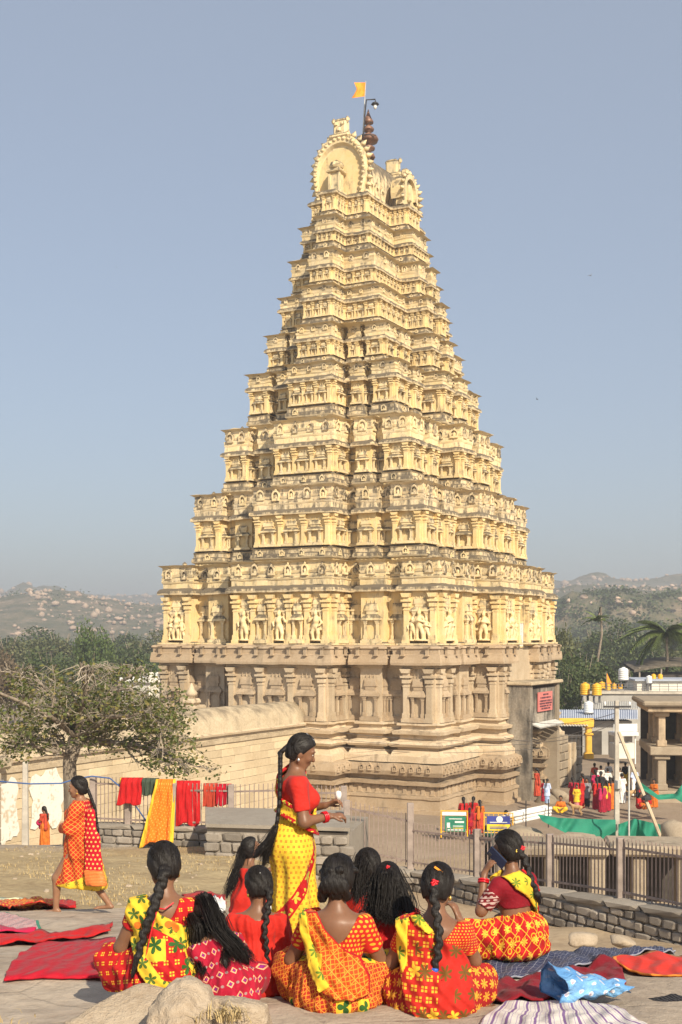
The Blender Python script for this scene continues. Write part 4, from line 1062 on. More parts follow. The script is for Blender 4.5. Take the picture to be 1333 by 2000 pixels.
# tower-side ruins by the passage
rn = empty('ruined_wall', at(1088, 1560, 82), R(62), 'crumbling masonry wall with broken pilasters right of the gate', 'wall'); rn.location.z = -10
rs = random.Random(8)
for k in range(7):
    for j in range(6-max(0, k-3)):
        MB().box((k*.95-2, rs.uniform(-.06, .06), .3+j*.56), (.92, .9, .53), bev=.06).build('stone_block', 'ruinstone', rn)
MB().box((1.2, -.5, 1.4), (.3, .25, 2.8), bev=.05).build('pilaster', 'granite_pale', rn); MB().box((2.2, -.5, 1.4), (.3, .25, 2.8), bev=.05).build('pilaster', 'granite_pale', rn)
# utility poles, stay, wires
def pole(label, px, y0, y1, Y, r=.11, arms=0):
    b = at(px, y1, Y); o = empty('utility_pole', b, 0, label, 'pole'); h = (y1-y0)/F*Y
    MB().box((0, 0, h/2), (r*1.7, r*1.7, h), bev=.02, taper=.75).build('shaft', 'concrete', o)
    for k in range(arms): MB().box((0, -.1, h-.25-k*.5), (1.1, .07, .07)).build('cross_arm', 'iron', o); [MB().lathe([(.03, 0), (.05, .06), (.04, .14), (.01, .16)], 7, (x, -.1, h-.2-k*.5)).build('insulator', 'tankwhite', o) for x in (-.5, .5)]
    return o
up = pole('square concrete utility pole rising behind the green netting', 1205, 1368, 1642, 50, .12, 1); MB().box((0, -.18, 2.3), (.26, .18, .34), bev=.02).build('meter_box', 'tin', up)
pole('pale concrete post by the painted wall at the far left', 50, 1488, 1652, 44, .13)
st = empty('stay_post', at(1298, 1648, 47), 0, 'pale slanting stay post leaning on the utility pole', 'post')
MB().tube([(0, 0, -.1), at(1209, 1430, 49.6)-st.location], .07, 6).build('shaft', 'granite_pale', st); MB().lathe([(.2, 0), (.2, .1), (.05, .2)], 6, (at(1209, 1430, 49.6)-st.location).lerp(Vector((0, 0, 0)), .62)).build('clamp', 'iron', st)
tr = empty('thin_rod', at(1229, 1642, 47.5), 0, 'thin iron rod standing in the green netting', 'rod'); MB().tube([(0, 0, 0), (0, 0, 2.9)], .035, 5).build('rod', 'tin', tr)
plain('wire', (.16, .15, .15), .6, .1, 3)
for i, (a, b, sag) in enumerate((((1032, 1408, 70), (1205, 1392, 50), .3), ((1040, 1445, 70), (1205, 1400, 50), .25), ((985, 1440, 68), (1204, 1412, 50), .5), ((590, 1420, 71), (1060, 1445, 68), .35), ((600, 1438, 71), (1060, 1452, 68), .3), ((605, 1450, 71), (1055, 1462, 68), .4))):
    A, B = at(*a), at(*b); pts = [A.lerp(B, t/10)-Vector((0, 0, sag*4*(t/10)*(1-t/10)))-A for t in range(11)]
    mb = MB(); mb.tube(pts, .016, 3); tag(mb.build('wire', 'wire', None, False, A), 'thin grey overhead wire strung past the tower base, ' + ('from porch to pole, highest', 'from porch to pole, second', 'from porch to pole, lowest', 'along the left face, highest', 'along the left face, middle', 'along the left face, lowest')[i], 'wire', 'overhead wires')
plain('bluecable', (.05, .11, .28), .6, .1, 3)
bc = [(-30, 1524, 31.2), (60, 1531, 31.2), (120, 1530, 31.2), (150, 1521, 31.4), (180, 1516, 31.6), (215, 1520, 31.5), (245, 1545, 31.4), (285, 1602, 31.2)]
o0 = at(*bc[0]); mb = MB(); mb.tube([at(*p)-o0 for p in bc], .02, 6); tag(mb.build('hose', 'bluecable', None, True, o0), 'blue hose strung from the left edge past the tree to the fence', 'hose')
# green shade netting
g = G('netting'); p = g.wpos(); n = g.noise(p, 25, 3); n2 = g.noise(p, 3, 4)
tr_ = g.n('ShaderNodeBsdfTranslucent'); cc = g.mix(n2, (.02, .20, .13), (.04, .34, .22)); g.links.new(cc.o, tr_.inputs[0]); ms = g.n('ShaderNodeMixShader'); ms.inputs[0].default_value = .3
g.set(cc, .7, n, .3, .02); g.links.new(g.b.outputs[0], ms.inputs[1]); g.links.new(tr_.outputs[0], ms.inputs[2]); g.links.new(ms.outputs[0], g.nodes['Material Output'].inputs[0]); M['netting'] = g.m
def net(label, top, bot, Y, nx=28, ny=8, amp=.12, seed=0):
    tx = np.linspace(0, 1, nx); v = []; f = []; o0 = at(*bot[0], Y)
    for i in range(nx):
        xt, yt = np.interp(tx[i], np.linspace(0, 1, len(top)), [q[0] for q in top]), np.interp(tx[i], np.linspace(0, 1, len(top)), [q[1] for q in top])
        xb, yb = np.interp(tx[i], np.linspace(0, 1, len(bot)), [q[0] for q in bot]), np.interp(tx[i], np.linspace(0, 1, len(bot)), [q[1] for q in bot])
        for j in range(ny):
            s = j/(ny-1); v.append(at(xt+(xb-xt)*s, yt+(yb-yt)*s, Y+amp*math.sin(i*.9+s*3+seed)+amp*.7*math.sin(i*.37+seed*2+s*5)-.4*s)-o0)
    for i in range(nx-1):
        for j in range(ny-1): f.append((i*ny+j, i*ny+j+1, (i+1)*ny+j+1, (i+1)*ny+j))
    return tag(MB().add(v, f).build('shade_net', 'netting', None, True, o0), label, 'netting')
net('long green shade net stretched along the bazaar edge', [(1050, 1590), (1090, 1597), (1130, 1599), (1203, 1601)], [(1060, 1604), (1095, 1622), (1120, 1634), (1203, 1640)], 49.5)
net('darker folded green net right of the utility pole', [(1208, 1610), (1240, 1599), (1270, 1606), (1322, 1617)], [(1208, 1640), (1240, 1642), (1280, 1640), (1312, 1638)], 48.5, seed=3, amp=.2)
net('torn green net sagging in front of the stone pavilion', [(1252, 1528), (1285, 1552), (1318, 1550), (1335, 1530)], [(1256, 1542), (1286, 1562), (1320, 1560), (1345, 1575)], 66, 16, 4, .2, 5)
# white pipes stacked on the ground
pb_ = empty('pipe_stack', at(1030, 1606, 61), R(24), 'stack of long white pipes beside the barricades', 'pipes'); rs = random.Random(2)
for k in range(14): y = (k % 5)*.2-.5+rs.uniform(-.05, .05); z = .1+(k//5)*.17; MB().tube([(-1.2+rs.uniform(-.2, .2), y, z), (1.15+rs.uniform(-.15, .15), y+.1, z+.25)], .085, 8).build('pipe', 'whitewash', pb_, True)
for x in (-.55, .75): MB().tube([(x, -.75, -.2), (x, -.75, 1.2)], .03, 5).build('stake', 'iron', pb_)
# barricades
plain('signgreen', (.03, .20, .13), .5, .2, 2); plain('signblue', (.045, .06, .28), .5, .1, 2); plain('signwhite', (.70, .72, .70), .5, .05, 2); plain('signyellow', (.75, .55, .04), .6, .08, 2); plain('paintyellow', (.85, .45, .02), .5, .1, 3)
def barricade(label, px0, px1, yt, yb, Y, kind):
    A, B = at(px0, yb, Y), at(px1, yb, Y); o = empty('barricade', (A+B)/2, R(-4), label, 'barricade', 'barricades by the tower'); W = (B-A).length; H = (yb-yt)/F*Y
    mb = MB(); mb.tube([(-W/2, 0, 0), (-W/2, 0, H), (W/2, 0, H), (W/2, 0, 0)], .035, 6); mb.tube([(-W/2, 0, H*.2), (W/2, 0, H*.2)], .025, 5); mb.tube([(-W/2, 0, H*.82), (W/2, 0, H*.82)], .025, 5)
    for k in range(7): mb.tube([(-W/2+W*k/6, 0, H*.2), (-W/2+W*k/6, 0, H)], .015, 4)
    for s in (-1, 1): mb.tube([(s*W/2, -.35, 0), (s*W/2, 0, .2), (s*W/2, .35, 0)], .03, 5)
    mb.build('frame', 'paintyellow', o)
    if kind == 0:
        MB().box((0, -.05, H*.9), (W*.92, .02, H*.14)).build('header', 'signwhite', o); MB().box((.05*W, -.05, H*.5), (W*.8, .02, H*.6)).build('board', 'signgreen', o)
        for k, (x, z, w_, h_, m) in enumerate(((.05, .70, .5, .03, 'signwhite'), (.2, .58, .35, .07, 'signwhite'), (-.22, .45, .12, .2, 'signwhite'), (.15, .42, .4, .03, 'signwhite'), (.15, .34, .4, .03, 'signyellow'), (.05, .27, .6, .04, 'signwhite'))): MB().box((W*x, -.066, H*z), (W*w_, .008, H*h_)).build('print', m, o)
    else:
        MB().box((0, -.05, H*.72), (W*.8, .02, H*.32)).build('board', 'signblue', o); MB().box((0, -.05, H*.42), (W*.8, .02, H*.26)).build('board', 'signyellow', o)
        MB().lathe([(.16, 0), (.16, .01), (.05, .012)], 14).build('emblem', 'signwhite', o, False, (.05, -.066, H*.75)).rotation_euler = (R(90), 0, 0)
        for z, m in ((.63, 'signwhite'), (.44, 'signblue'), (.38, 'signblue')): MB().box((0, -.066, H*z), (W*.6, .008, H*.03)).build('print', m, o)
    return o
barricade('yellow steel barricade with a green notice board', 862, 913, 1584, 1634, 60, 0); barricade('yellow steel barricade with a blue and yellow board', 946, 1002, 1588, 1636, 59.5, 1)
# sign over the gate: pink board with rows of dark lettering too far off to read
plain('signpink', (.62, .20, .18), .6, .08, 3); plain('ink', (.10, .045, .06), .7, .1, 5)
sb = empty('signboard', tw(.1, -(HD0+1.75)-1.56, -4.62), UA, 'pink signboard with dark script over the temple gate', 'sign')
MB().box((0, 0, .55), (2.7, .06, 1.2)).build('board', 'signpink', sb); rs = random.Random(5)
for r_, (z, x0, x1) in enumerate(((.98, -.5, .5), (.78, -1.0, 1.0), (.58, -1.15, 1.15), (.42, -1.15, 1.15), (.26, -1.1, 1.1), (.1, -.9, .9))):
    x = x0; mb = MB()
    while x < x1: 
        wv = rs.uniform(.07, .16); mb.box((x+wv/2, -.035, z), (wv*.8, .012, rs.uniform(.06, .10))); mb.box((x+wv/2, -.035, z+.05), (wv*.5, .012, .03)); x += wv+(.07 if rs.random() < .2 else .012)
    mb.build('lettering', 'ink', sb, kind='stuff')
# slab ruin beyond the fence
ru = empty('slab_ruin', at(1150, 1765, 38), R(-6), 'low ruined mandapa of rough slabs and dark openings below the fence', 'ruin')
for (x, w_, h_) in ((-2.6, .5, 1.55), (-1.15, .42, 1.5), (.25, .5, 1.55), (1.5, .42, 1.5), (2.9, .55, 1.6)): MB().box((x, 0, h_/2-.1), (w_, .6, h_+.2), bev=.06).build('pillar', 'ruinstone', ru)
for k, (x0, x1) in enumerate(((-3.0, -1.2), (-1.2, .6), (.6, 3.3))): MB().box(((x0+x1)/2, .5, 1.66+.03*k), (x1-x0-.03, 2.0, .34), bev=.08).build('roof_slab', 'ruinstone', ru)
MB().box((0, 1.6, .7), (6.4, .3, 1.8)).build('back_wall', 'shade', ru)  # dark sheet behind the pillars, shade of the openings painted in
for (x, y, z, sx, sy, sz) in ((-3.9, -.1, .5, 1.6, 1.2, .8), (3.9, .2, .7, 1.5, 1.5, 1.2), (-1.8, .6, 2.05, 2.0, 1.4, .55), (1.2, .7, 2.1, 2.4, 1.5, .45)): pass
# ------------------------------------------------------------------ boulders (shared rough shapes)
def rock_mesh(name, seed, sub=3, flat=1, rough=.38, fine=.08):
    import bmesh
    bm = bmesh.new(); bmesh.ops.create_icosphere(bm, subdivisions=sub, radius=1); v = np.array([q.co[:] for q in bm.verts]); f = np.array([[q.index for q in t.verts] for t in bm.faces]); bm.free()
    n = v/np.linalg.norm(v, axis=1)[:, None]; r = 1+fbm(n[:, 0]*1.3+seed*7.3, n[:, 1]*1.3+seed, n[:, 2]*1.3+seed*3)*rough*2.4
    rs = np.random.RandomState(seed)
    for k in range(7):                         # flat cleavage faces
        d = rs.normal(size=3); d /= np.linalg.norm(d); c = .62+.3*rs.rand(); h = n@d*r; r = np.where(h > c, r*(c/np.maximum(h, 1e-6))*.88+r*.12, r)
    r = r+fbm(n[:, 0]*6+seed, n[:, 1]*6, n[:, 2]*6)*fine*2
    v = n*r[:, None]; v[:, 2] *= flat; return nmesh(name, v, f, True)
ROCKS = [rock_mesh('boulder', k+1, 3) for k in range(5)]
def boulder(label, p, size, mat='boulder', k=0, rz=0, tilt=0):
    o = tag(obj('boulder', ROCKS[k], mat, None, p, rz), label, 'boulder'); o.scale = size; o.rotation_euler = (tilt, tilt*.6, rz); return o
boulder('smooth grey boulder at the near end of the green net', at(1022, 1640, 50), (1.0, .8, .75), 'ruinstone', 0, .4)
boulder('low flat boulder left of the green net', at(994, 1648, 50), (.75, .7, .55), 'ruinstone', 1, 1.4)
boulder('wide flat rock lying below the green net', at(1110, 1660, 44), (1.9, 1.2, .55), 'ruinstone', 2, .3)
boulder('rounded rock at the right edge by the netting', at(1330, 1640, 46), (.9, .9, .75), 'ruinstone', 3, 2)
boulder('sloping rock slab under the stay post', at(1268, 1668, 43), (1.5, 1.1, .6), 'ruinstone', 4, .9)
boulder('broken rock beside the slab ruin', at(1010, 1690, 41), (1.1, .9, .6), 'ruinstone', 1, .2)
boulder('rubble lump at the foot of the gate passage', at(1068, 1566, 74), (.9, .7, .55), 'ruinstone', 2, 1)
boulder('pale lump of stone by the ruined wall', at(1092, 1556, 76), (.8, .6, .5), 'ruinstone', 3, 2.2)
boulder('small grey stone beside the fallen cloth bundle by the fence', at(1140, 1836, 19.5), (.30, .22, .13), 'boulder', 1, .6)
boulder('flat pale stone lying at the foot of the right wall', at(1215, 1838, 19.2), (.24, .2, .10), 'boulder', 3, 1.6)
# ------------------------------------------------------------------ far trees
def crown_mesh(name, seed, rx, rz, n, leaf, blobs=14):
    rs = np.random.RandomState(seed); C = []
    for b in range(blobs):
        a = rs.rand()*6.28; q = rs.rand()**.5; c = np.array([math.cos(a)*rx*.72*q, math.sin(a)*rx*.72*q, rz*(.15+1.25*rs.rand()*(1-.55*q))]); r = rx*(.28+.22*rs.rand())
        m = n//blobs; d = rs.normal(size=(m, 3)); d /= np.linalg.norm(d, axis=1)[:, None]; rr = r*(.55+.5*rs.rand(m, 1)**.6); p = c+d*rr*np.array([1, 1, .8]); C.append(p)
    return leaves_mesh(name, np.concatenate(C), leaf, seed, .75)
CROWN = [crown_mesh('crown', k+30, 1.0, .62, 3600, .085) for k in range(4)]
def trunk_mesh(seed):
    rs = random.Random(seed); mb = MB(); mb.tube([(0, 0, -.15), (.02, .01, .3), (.04, 0, .6)], [.07, .05, .04], 7, False)
    for k in range(5): a = rs.random()*6.28; mb.tube([(.02, 0, .35+.05*k), (math.cos(a)*.25, math.sin(a)*.25, .7), (math.cos(a)*.5, math.sin(a)*.5, .95)], [.035, .022, .008], 5, False)
    return mb.mesh('trunk', True)
TRUNK = [trunk_mesh(k) for k in range(2)]
NT = 0
def far_tree(px, ytop, Y, wpx, leaf, label, k=0, base=-10.2, sq=1.0):
    w_ = wpx/F*Y/2; top = (YH-ytop)/F*Y; H = top-base
    o = empty('tree', (at(px, 0, Y).x, Y, base), k*1.7, label, 'tree', 'trees along the river')
    t = obj('trunk', TRUNK[k % 2], 'bark', o); t.scale = (w_*.6, w_*.6, H*.8)
    c = obj('crown', CROWN[k % 4], leaf, o, (0, 0, H*.30)); c.scale = (w_, w_, H*.70/1.45*sq)
    return o
LT = [(150, 1270, 120, 'leaf_far', 'dark rounded tree'), (40, 1262, 150, 'leaf_far', 'broad dark tree'), (258, 1272, 130, 'leaf_far', 'dark tree')]
far_tree(182, 1186, 185, 96, 'leaf_bright', 'tall fresh-green pointed tree left of the tower', 0, sq=1.12)
far_tree(262, 1218, 200, 110, 'leaf_far', 'dark bushy tree between the pointed green tree and the tower', 1)
far_tree(300, 1206, 260, 120, 'leaf_olive', 'grey-green tree just left of the tower edge, farther back', 2)
far_tree(232, 1200, 300, 130, 'leaf_far', 'dark tree rising behind the pointed green tree on its right', 3)
far_tree(118, 1202, 240, 130, 'leaf_olive', 'olive tree immediately left of the pointed green tree', 1)
far_tree(60, 1200, 280, 150, 'leaf_far', 'broad dark tree crown near the left edge, farther back', 2)
far_tree(15, 1206, 230, 130, 'leaf_olive', 'olive tree crown cut by the left edge', 3)
far_tree(95, 1236, 170, 130, 'leaf_far', 'nearer dark tree above the spreading tree', 0)
far_tree(30, 1254, 140, 120, 'leaf_dry', 'brown half-bare tree at the far left', 1)
far_tree(-20, 1230, 160, 120, 'leaf_dry', 'brown dry tree mostly outside the left edge', 2)
far_tree(225, 1262, 150, 130, 'leaf_far', 'low dark tree behind the crown of the spreading tree', 3)
far_tree(165, 1290, 125, 150, 'leaf_olive', 'lowest olive bush line right behind the spreading tree', 2)
far_tree(290, 1272, 150, 110, 'leaf_far', 'low dark bush against the tower base on the left', 0)
# right of the tower
far_tree(1098, 1145, 150, 80, 'leaf_olive', 'thin grey-green tree hugging the right side of the tower', 1)
far_tree(1140, 1228, 130, 170, 'leaf_far', 'big dark round tree right of the tower base', 0)
far_tree(1200, 1176, 230, 130, 'leaf_far', 'tall dark tree behind the thin palm', 2)
far_tree(1160, 1190, 260, 120, 'leaf_olive', 'hazy tree between the tower and the thin palm', 3)
far_tree(1258, 1206, 210, 130, 'leaf_far', 'dark tree left of the coconut palm', 1)
far_tree(1235, 1262, 150, 130, 'leaf_far', 'lower dark tree behind the white raised tank', 3)
far_tree(1320, 1180, 260, 130, 'leaf_far', 'dark tall tree at the right edge behind the coconut palm', 0)
far_tree(1350, 1220, 190, 140, 'leaf_olive', 'olive tree cut by the right edge', 2)
far_tree(1290, 1240, 180, 110, 'leaf_far', 'dark bush under the coconut palm', 1)
far_tree(1205, 1280, 135, 110, 'leaf_olive', 'low olive bush behind the terrace', 0)
far_tree(1105, 1262, 120, 100, 'leaf_far', 'low dark bush at the right foot of the tower', 2)
# palms
FRN = []
def frond(L, droop, seed, n=13, half=.34):
    mb = MB(); rs = random.Random(seed); pts = [Vector((L*t, 0, L*(.35*t-droop*t*t))) for t in np.linspace(0, 1, n)]
    mb.tube(pts, [.045*(1-.8*i/(n-1)) for i in range(n)], 4, False)
    for i in range(1, n):
        for s in (-1, 1):
            for q in (0, .5):
                b = pts[i-1].lerp(pts[i], q); l = L*half*math.sin(math.pi*(.12+.8*i/n)); tip = b+Vector((l*.35, s*l*.75, -l*.55+rs.uniform(-.05, .05))); wv = Vector((.035*L, 0, 0)); mb.add([b-wv, b+wv, tip], [(0, 1, 2)])
    return mb
def palm(label, px, ytop, ybase, Y, nf, L, droop, pts=None):
    b = at(px, ybase, Y); b.z = max(b.z, -10.3) if ybase < 1400 else -10; o = empty('palm_tree', b, 0, label, 'palm'); H = (YH-ytop)/F*Y-b.z
    P = pts or [(0, 0, 0), (.1, 0, H*.5), (0, 0, H)]
    P = [Vector((x, y, z)) for x, y, z in P]; MB().tube(P, [.22 if k == 0 else .13 for k in range(len(P))], 8, False).build('trunk', 'bark', o, True)
    rs = random.Random(3)
    for k in range(nf):
        fr_ = frond(L*rs.uniform(.85, 1.1), droop*rs.uniform(.6, 1.5), k).build('frond', 'frondgreen', o, False, P[-1]); fr_.rotation_euler = (0, rs.uniform(-.75, .25) if nf > 15 else rs.uniform(-1.3, -.2), k*2.4)
plain('frondgreen', (.085, .115, .03), .6, .3, 2)
palm('thin leaning palm with a small tuft on a tall bare trunk', 1160, 1215, 1345, 135, 12, 1.5, .9, [(0, 0, 0), (.35, 0, 2.5), (.9, 0, 6), (.75, 0, 9), (.35, 0, (YH-1212)/F*135+(1345-YH)/F*135+.0)])
palm('bushy coconut palm with drooping fronds by the right edge', 1302, 1238, 1335, 128, 26, 3.6, .95)
# boulders over the hills
rs = np.random.RandomState(5); hb = MB(); ico = rock_mesh('hillrock', 9, 1, rough=.3, fine=0); iv = np.array([q.co[:] for q in ico.vertices]); ifc = [tuple(q.vertices) for q in ico.polygons]; V = []; Fc = []; nb = 0
ico2 = [rock_mesh('hillboulder', 40+k, 2, rough=.42, fine=.05) for k in range(3)]; big = 0
for hi, (H, N, s0, s1) in enumerate(((HILLS[0], 5200, .8, 2.7), (HILLS[1], 2600, 2, 6.5))):
    for i in range(N):
        r = rs.randint(0, 21); c = rs.randint(0, 239); p = H[r, c]; px = 666.5+F*p[0]/p[1]
        if not (-250 < px < 330 or 1030 < px < 1650): continue
        cl = float(vnoise(px/26+hi*9, r/3.5)); 
        if cl < .42: continue
        s = s0+(s1-s0)*rs.rand()**3*(.4+cl); sc_ = s*np.array([.8+.6*rs.rand(), .8+.6*rs.rand(), .6+.5*rs.rand()])
        q = p+np.array([rs.uniform(-4, 4), rs.uniform(-6, 6), s*.25])
        if s > s0+(s1-s0)*.36 and big < 70 and hi == 0:
            big += 1; o = obj('boulder', ico2[i % 3], 'hillrock', None, q, rs.rand()*6); o.scale = sc_; tag(o, 'sunlit tan boulder on the near hill %s, one of many' % ('left of the tower' if px < 600 else 'right of the tower'), 'boulder', 'boulders on the hill ' + ('left' if px < 600 else 'right')); continue
        a = rs.rand()*6; M3 = np.array([[math.cos(a), -math.sin(a), 0], [math.sin(a), math.cos(a), 0], [0, 0, 1]]); V.append((iv*sc_)@M3.T+q); Fc.append(np.array(ifc)+nb*len(iv)); nb += 1
tag(obj('boulder_field', nmesh('boulder_field', np.concatenate(V), np.concatenate(Fc), True), 'hillrock'), 'tan boulders strewn over the distant hills', 'boulders', kind='stuff')
# a closer outcrop right of the tower
for k in range(22):
    px = 1110+rs.rand()*230; py = 1158+rs.rand()*52; Y = 520; s = .7+1.5*rs.rand()**2
    o = obj('boulder', ico2[k % 3], 'hillrock', None, at(px, py, Y+rs.uniform(-15, 15)), rs.rand()*6); o.scale = (s*(1+rs.rand()), s, s*(.6+.5*rs.rand())); tag(o, 'larger tan boulder of the outcrop above the right-hand trees', 'boulder', 'outcrop boulders')
OUT = ridge('outcrop_hill', 540, [(1000, 1240), (1060, 1196), (1120, 1166), (1200, 1160), (1280, 1166), (1340, 1160), (1420, 1190), (1520, 1240)], 40, 21)
# scrub over the plain in front of the hills: one mass
sc = []; rs2 = np.random.RandomState(8)
for k in range(420):
    px = rs2.choice([rs2.uniform(-120, 330), rs2.uniform(1040, 1480)]); Y = rs2.uniform(230, 620); r = rs2.uniform(3, 6.5); x = (px-666.5)/F*Y; n = 60
    d = rs2.normal(size=(n, 3)); d /= np.linalg.norm(d, axis=1)[:, None]; sc.append(np.array([x, Y, -10+r*.6])+d*r*np.array([1, 1, .9])*rs2.rand(n, 1)**.3)
for H in (HILLS[0], HILLS[1], OUT):
    for k in range(380):
        r = rs2.randint(2, 20); c = rs2.randint(0, 239); p = H[r, c]; px = 666.5+F*p[0]/p[1]
        if not (-150 < px < 330 or 1030 < px < 1500) or float(vnoise(px/30, r/3)) < .4: continue
        s_ = p[1]/400; d = rs2.normal(size=(26, 3)); sc.append(p+d*np.array([1.6, 1.6, .6])*s_+np.array([0, 0, s_*.4]))
tag(obj('far_wood', leaves_mesh('far_wood', np.concatenate(sc), 1.5, 3, .8), 'leaf_far'), 'far wood of mixed green trees below the hills', 'wood', kind='stuff')
# ------------------------------------------------------------------ skin, hair, printed cloth
def skinmat(name, c):
    g = G(name); p = g.pos(); n = g.noise(p, 14, 4); 
    g.b.inputs['Subsurface Weight'].default_value = .12; g.b.inputs['Subsurface Radius'].default_value = (.02, .008, .004); g.b.inputs['Subsurface Scale'].default_value = .4
    M[name] = g.set(g.mix(n, tuple(x*.74 for x in c), tuple(x*1.18 for x in c)), .42, g.noise(p, 90, 2), .08, .004)
skinmat('skin', (.20, .098, .056)); skinmat('skin_light', (.28, .145, .085))
g = G('hair'); p = g.pos('Object', (1, .16, .16)); n = g.noise(p, 160, 3, .6); n2 = g.noise(g.pos(), 11, 3)
g.b.inputs['Specular IOR Level'].default_value = .3
M['hair'] = g.set(g.mix(n, (.004, .0035, .0035), (.020, .015, .013)), .5, n*.9+n2*.5, 1.0, .008)
def clothmat(name, fn, rough=.75, bump=True, sheen=.04):
    """fn(g, u, v, e) -> colour; u, v metres on the cloth, e distance from its edge"""
    g = G(name); u, v, e = g.attr('cuv', 'Vector'); g.b.inputs['Sheen Weight'].default_value = sheen; g.b.inputs['Specular IOR Level'].default_value = .2
    p = g.pos(); n = g.noise(p, 6, 3); w_ = g.noise(p, 38, 3)
    c = fn(g, u, v, e); hs = g.n('ShaderNodeHueSaturation'); g.links.new(c.o if isinstance(c, E) else g.mix(0, c, c).o, hs.inputs['Color']); g.links.new((n*.3+.85).o, hs.inputs['Value'])
    wr = g.n('ShaderNodeTexWave'); wr.inputs['Scale'].default_value = 2.2; wr.inputs['Distortion'].default_value = 9; wr.inputs['Detail'].default_value = 2; wr.inputs['Detail Scale'].default_value = .8; g.links.new(p, wr.inputs['Vector'])
    M[name] = g.set(E(g, hs.outputs[0]), rough, n*.8+w_*.2+E(g, wr.outputs[1])*.8, .7, .03)
RED = (.41, .010, .012); DRED = (.26, .008, .012); ORG = (.50, .055, .010); YEL = (.70, .45, .032); CRIM = (.36, .008, .03); GRN = (.03, .10, .02)
def lat(u, v, p):                              # cell coordinates -.5..+.5, brick-shifted
    r = fl(v/p); uu = u/p+r*.5; return fr(uu)-.5, fr(v/p)-.5, uu, v/p
def dots4(u, v, p, d=.16, r=.10):
    a, b, _, _ = lat(u, v, p); return (mx(ab(ab(a)-d), ab(ab(b)-d)) < r)
def dot(u, v, p, r): a, b, _, _ = lat(u, v, p); return length2(a, b) < r
def leafy(u, v, p, k=2.5, R0=.42, ph=.0):
    a, b, uu, vv = lat(u, v, p); th = mth('ARCTAN2', b, a); rr = length2(a, b)
    return rr < (ab(sn(th*k+ph))*R0*.75+.06)
def grid_(u, v, p, w_): return mx((ab(fr(u/p)-.5) > .5-w_), (ab(fr(v/p)-.5) > .5-w_))
def diamond(u, v, p, w_): return grid_(u+v, u-v, p, w_)
def sel(g, f, a, b): return g.mix(f, a, b)
clothmat('A_skirt', lambda g, u, v, e: sel(g, dots4(u, v, .055, .12, .075), RED, YEL))
def A_pallu(g, u, v, e):
    inner = sel(g, dots4(u, v, .06, .13, .08), RED, YEL); inner = sel(g, (cell(u/.11, v/.11) > .78), inner, YEL)
    inner = sel(g, leafy(u, v, .12)*(cell(u/.12+.3, v/.12) > .45), inner, GRN)
    bord = sel(g, leafy(u, v, .085, 2.5, .46, .6), YEL, (.07, .12, .02)); bord = sel(g, leafy(u+.04, v+.02, .17, 1.5, .3)*(cell(u/.17, v/.17) > .5), bord, (.72, .16, .02))
    return sel(g, (e < .085), inner, bord)
clothmat('A_pallu', A_pallu)
clothmat('A_blouse', lambda g, u, v, e: sel(g, dots4(u, v, .05, .12, .075), RED, YEL)); clothmat('yellowcloth', lambda g, u, v, e: YEL); clothmat('redcloth', lambda g, u, v, e: (.44, .010, .012)); clothmat('brightred', lambda g, u, v, e: (.50, .022, .014))
clothmat('crimson', lambda g, u, v, e: (.40, .006, .02)); clothmat('maroon', lambda g, u, v, e: (.20, .006, .014)); clothmat('darkcloth', lambda g, u, v, e: (.02, .018, .02))
def B_dress(g, u, v, e):
    a, b, uu, vv = lat(u, v, .085); d = ab(a)+ab(b)*.8; c = sel(g, (d < .26)*(d > .16), CRIM, (.72, .38, .22)); c = sel(g, d < .11, c, (.22, .02, .20))
    return sel(g, dot(u+.045, v, .085, .11), c, (.30, .20, .19))
clothmat('B_dress', B_dress)
def D_base(g, u, v): 
    c = sel(g, dots4(u, v, .036, .12, .085), YEL, (.33, .02, .012)); return c
def D_skirt(g, u, v, e):
    c = D_base(g, u, v)
    # hip band and the long diagonal edge of the wrap
    line = v-(.50+u*1.45+u*u*2.3); bd = ab(line) < .07
    lf = leafy(u*1.0+v*.35, v*.9-u*.2, .10, 2.5, .5); rb = sel(g, lf*(ab(line) < .045), RED, (.45, .42, .04)); return sel(g, bd, c, rb)
clothmat('D_skirt', D_skirt)
def D_pallu(g, u, v, e): return sel(g, (e < .035), D_base(g, u, v), sel(g, leafy(u, v, .07, 2.5, .45), RED, (.50, .46, .05)))
clothmat('D_pallu', D_pallu)
def E_base(g, u, v, c0=ORG):
    a, b, uu, vv = lat(u, v, .10); c = sel(g, grid_(u+v*.2, v-u*.2, .024, .10)*(1-diamond(u, v, .085, .06)), c0, (.64, .24, .025)); c = sel(g, diamond(u, v, .085, .03), c, (.70, .32, .04))
    return c
def E_skirt(g, u, v, e):
    c = E_base(g, u, v, (.36, .025, .012)); q = cell(u/.15, v/.15) > .78; c = sel(g, q*(mx(ab(fr(u/.15)-.5), ab(fr(v/.15)-.5)) < .32), c, YEL); return sel(g, q*leafy(u, v, .15, 1.5, .3), c, GRN)
clothmat('E_skirt', E_skirt)
def E_pallu(g, u, v, e):
    c = E_base(g, u, v); q = cell(u/.12+.5, v/.12) > .74; c = sel(g, q*(mx(ab(fr(u/.12)-.5), ab(fr(v/.12)-.5)) < .3), c, YEL); return sel(g, (e < .007), c, RED)
clothmat('E_pallu', E_pallu); clothmat('E_blouse', lambda g, u, v, e: sel(g, dot(u, v, .026, .3), (.50, .02, .012), (.72, .36, .03)))
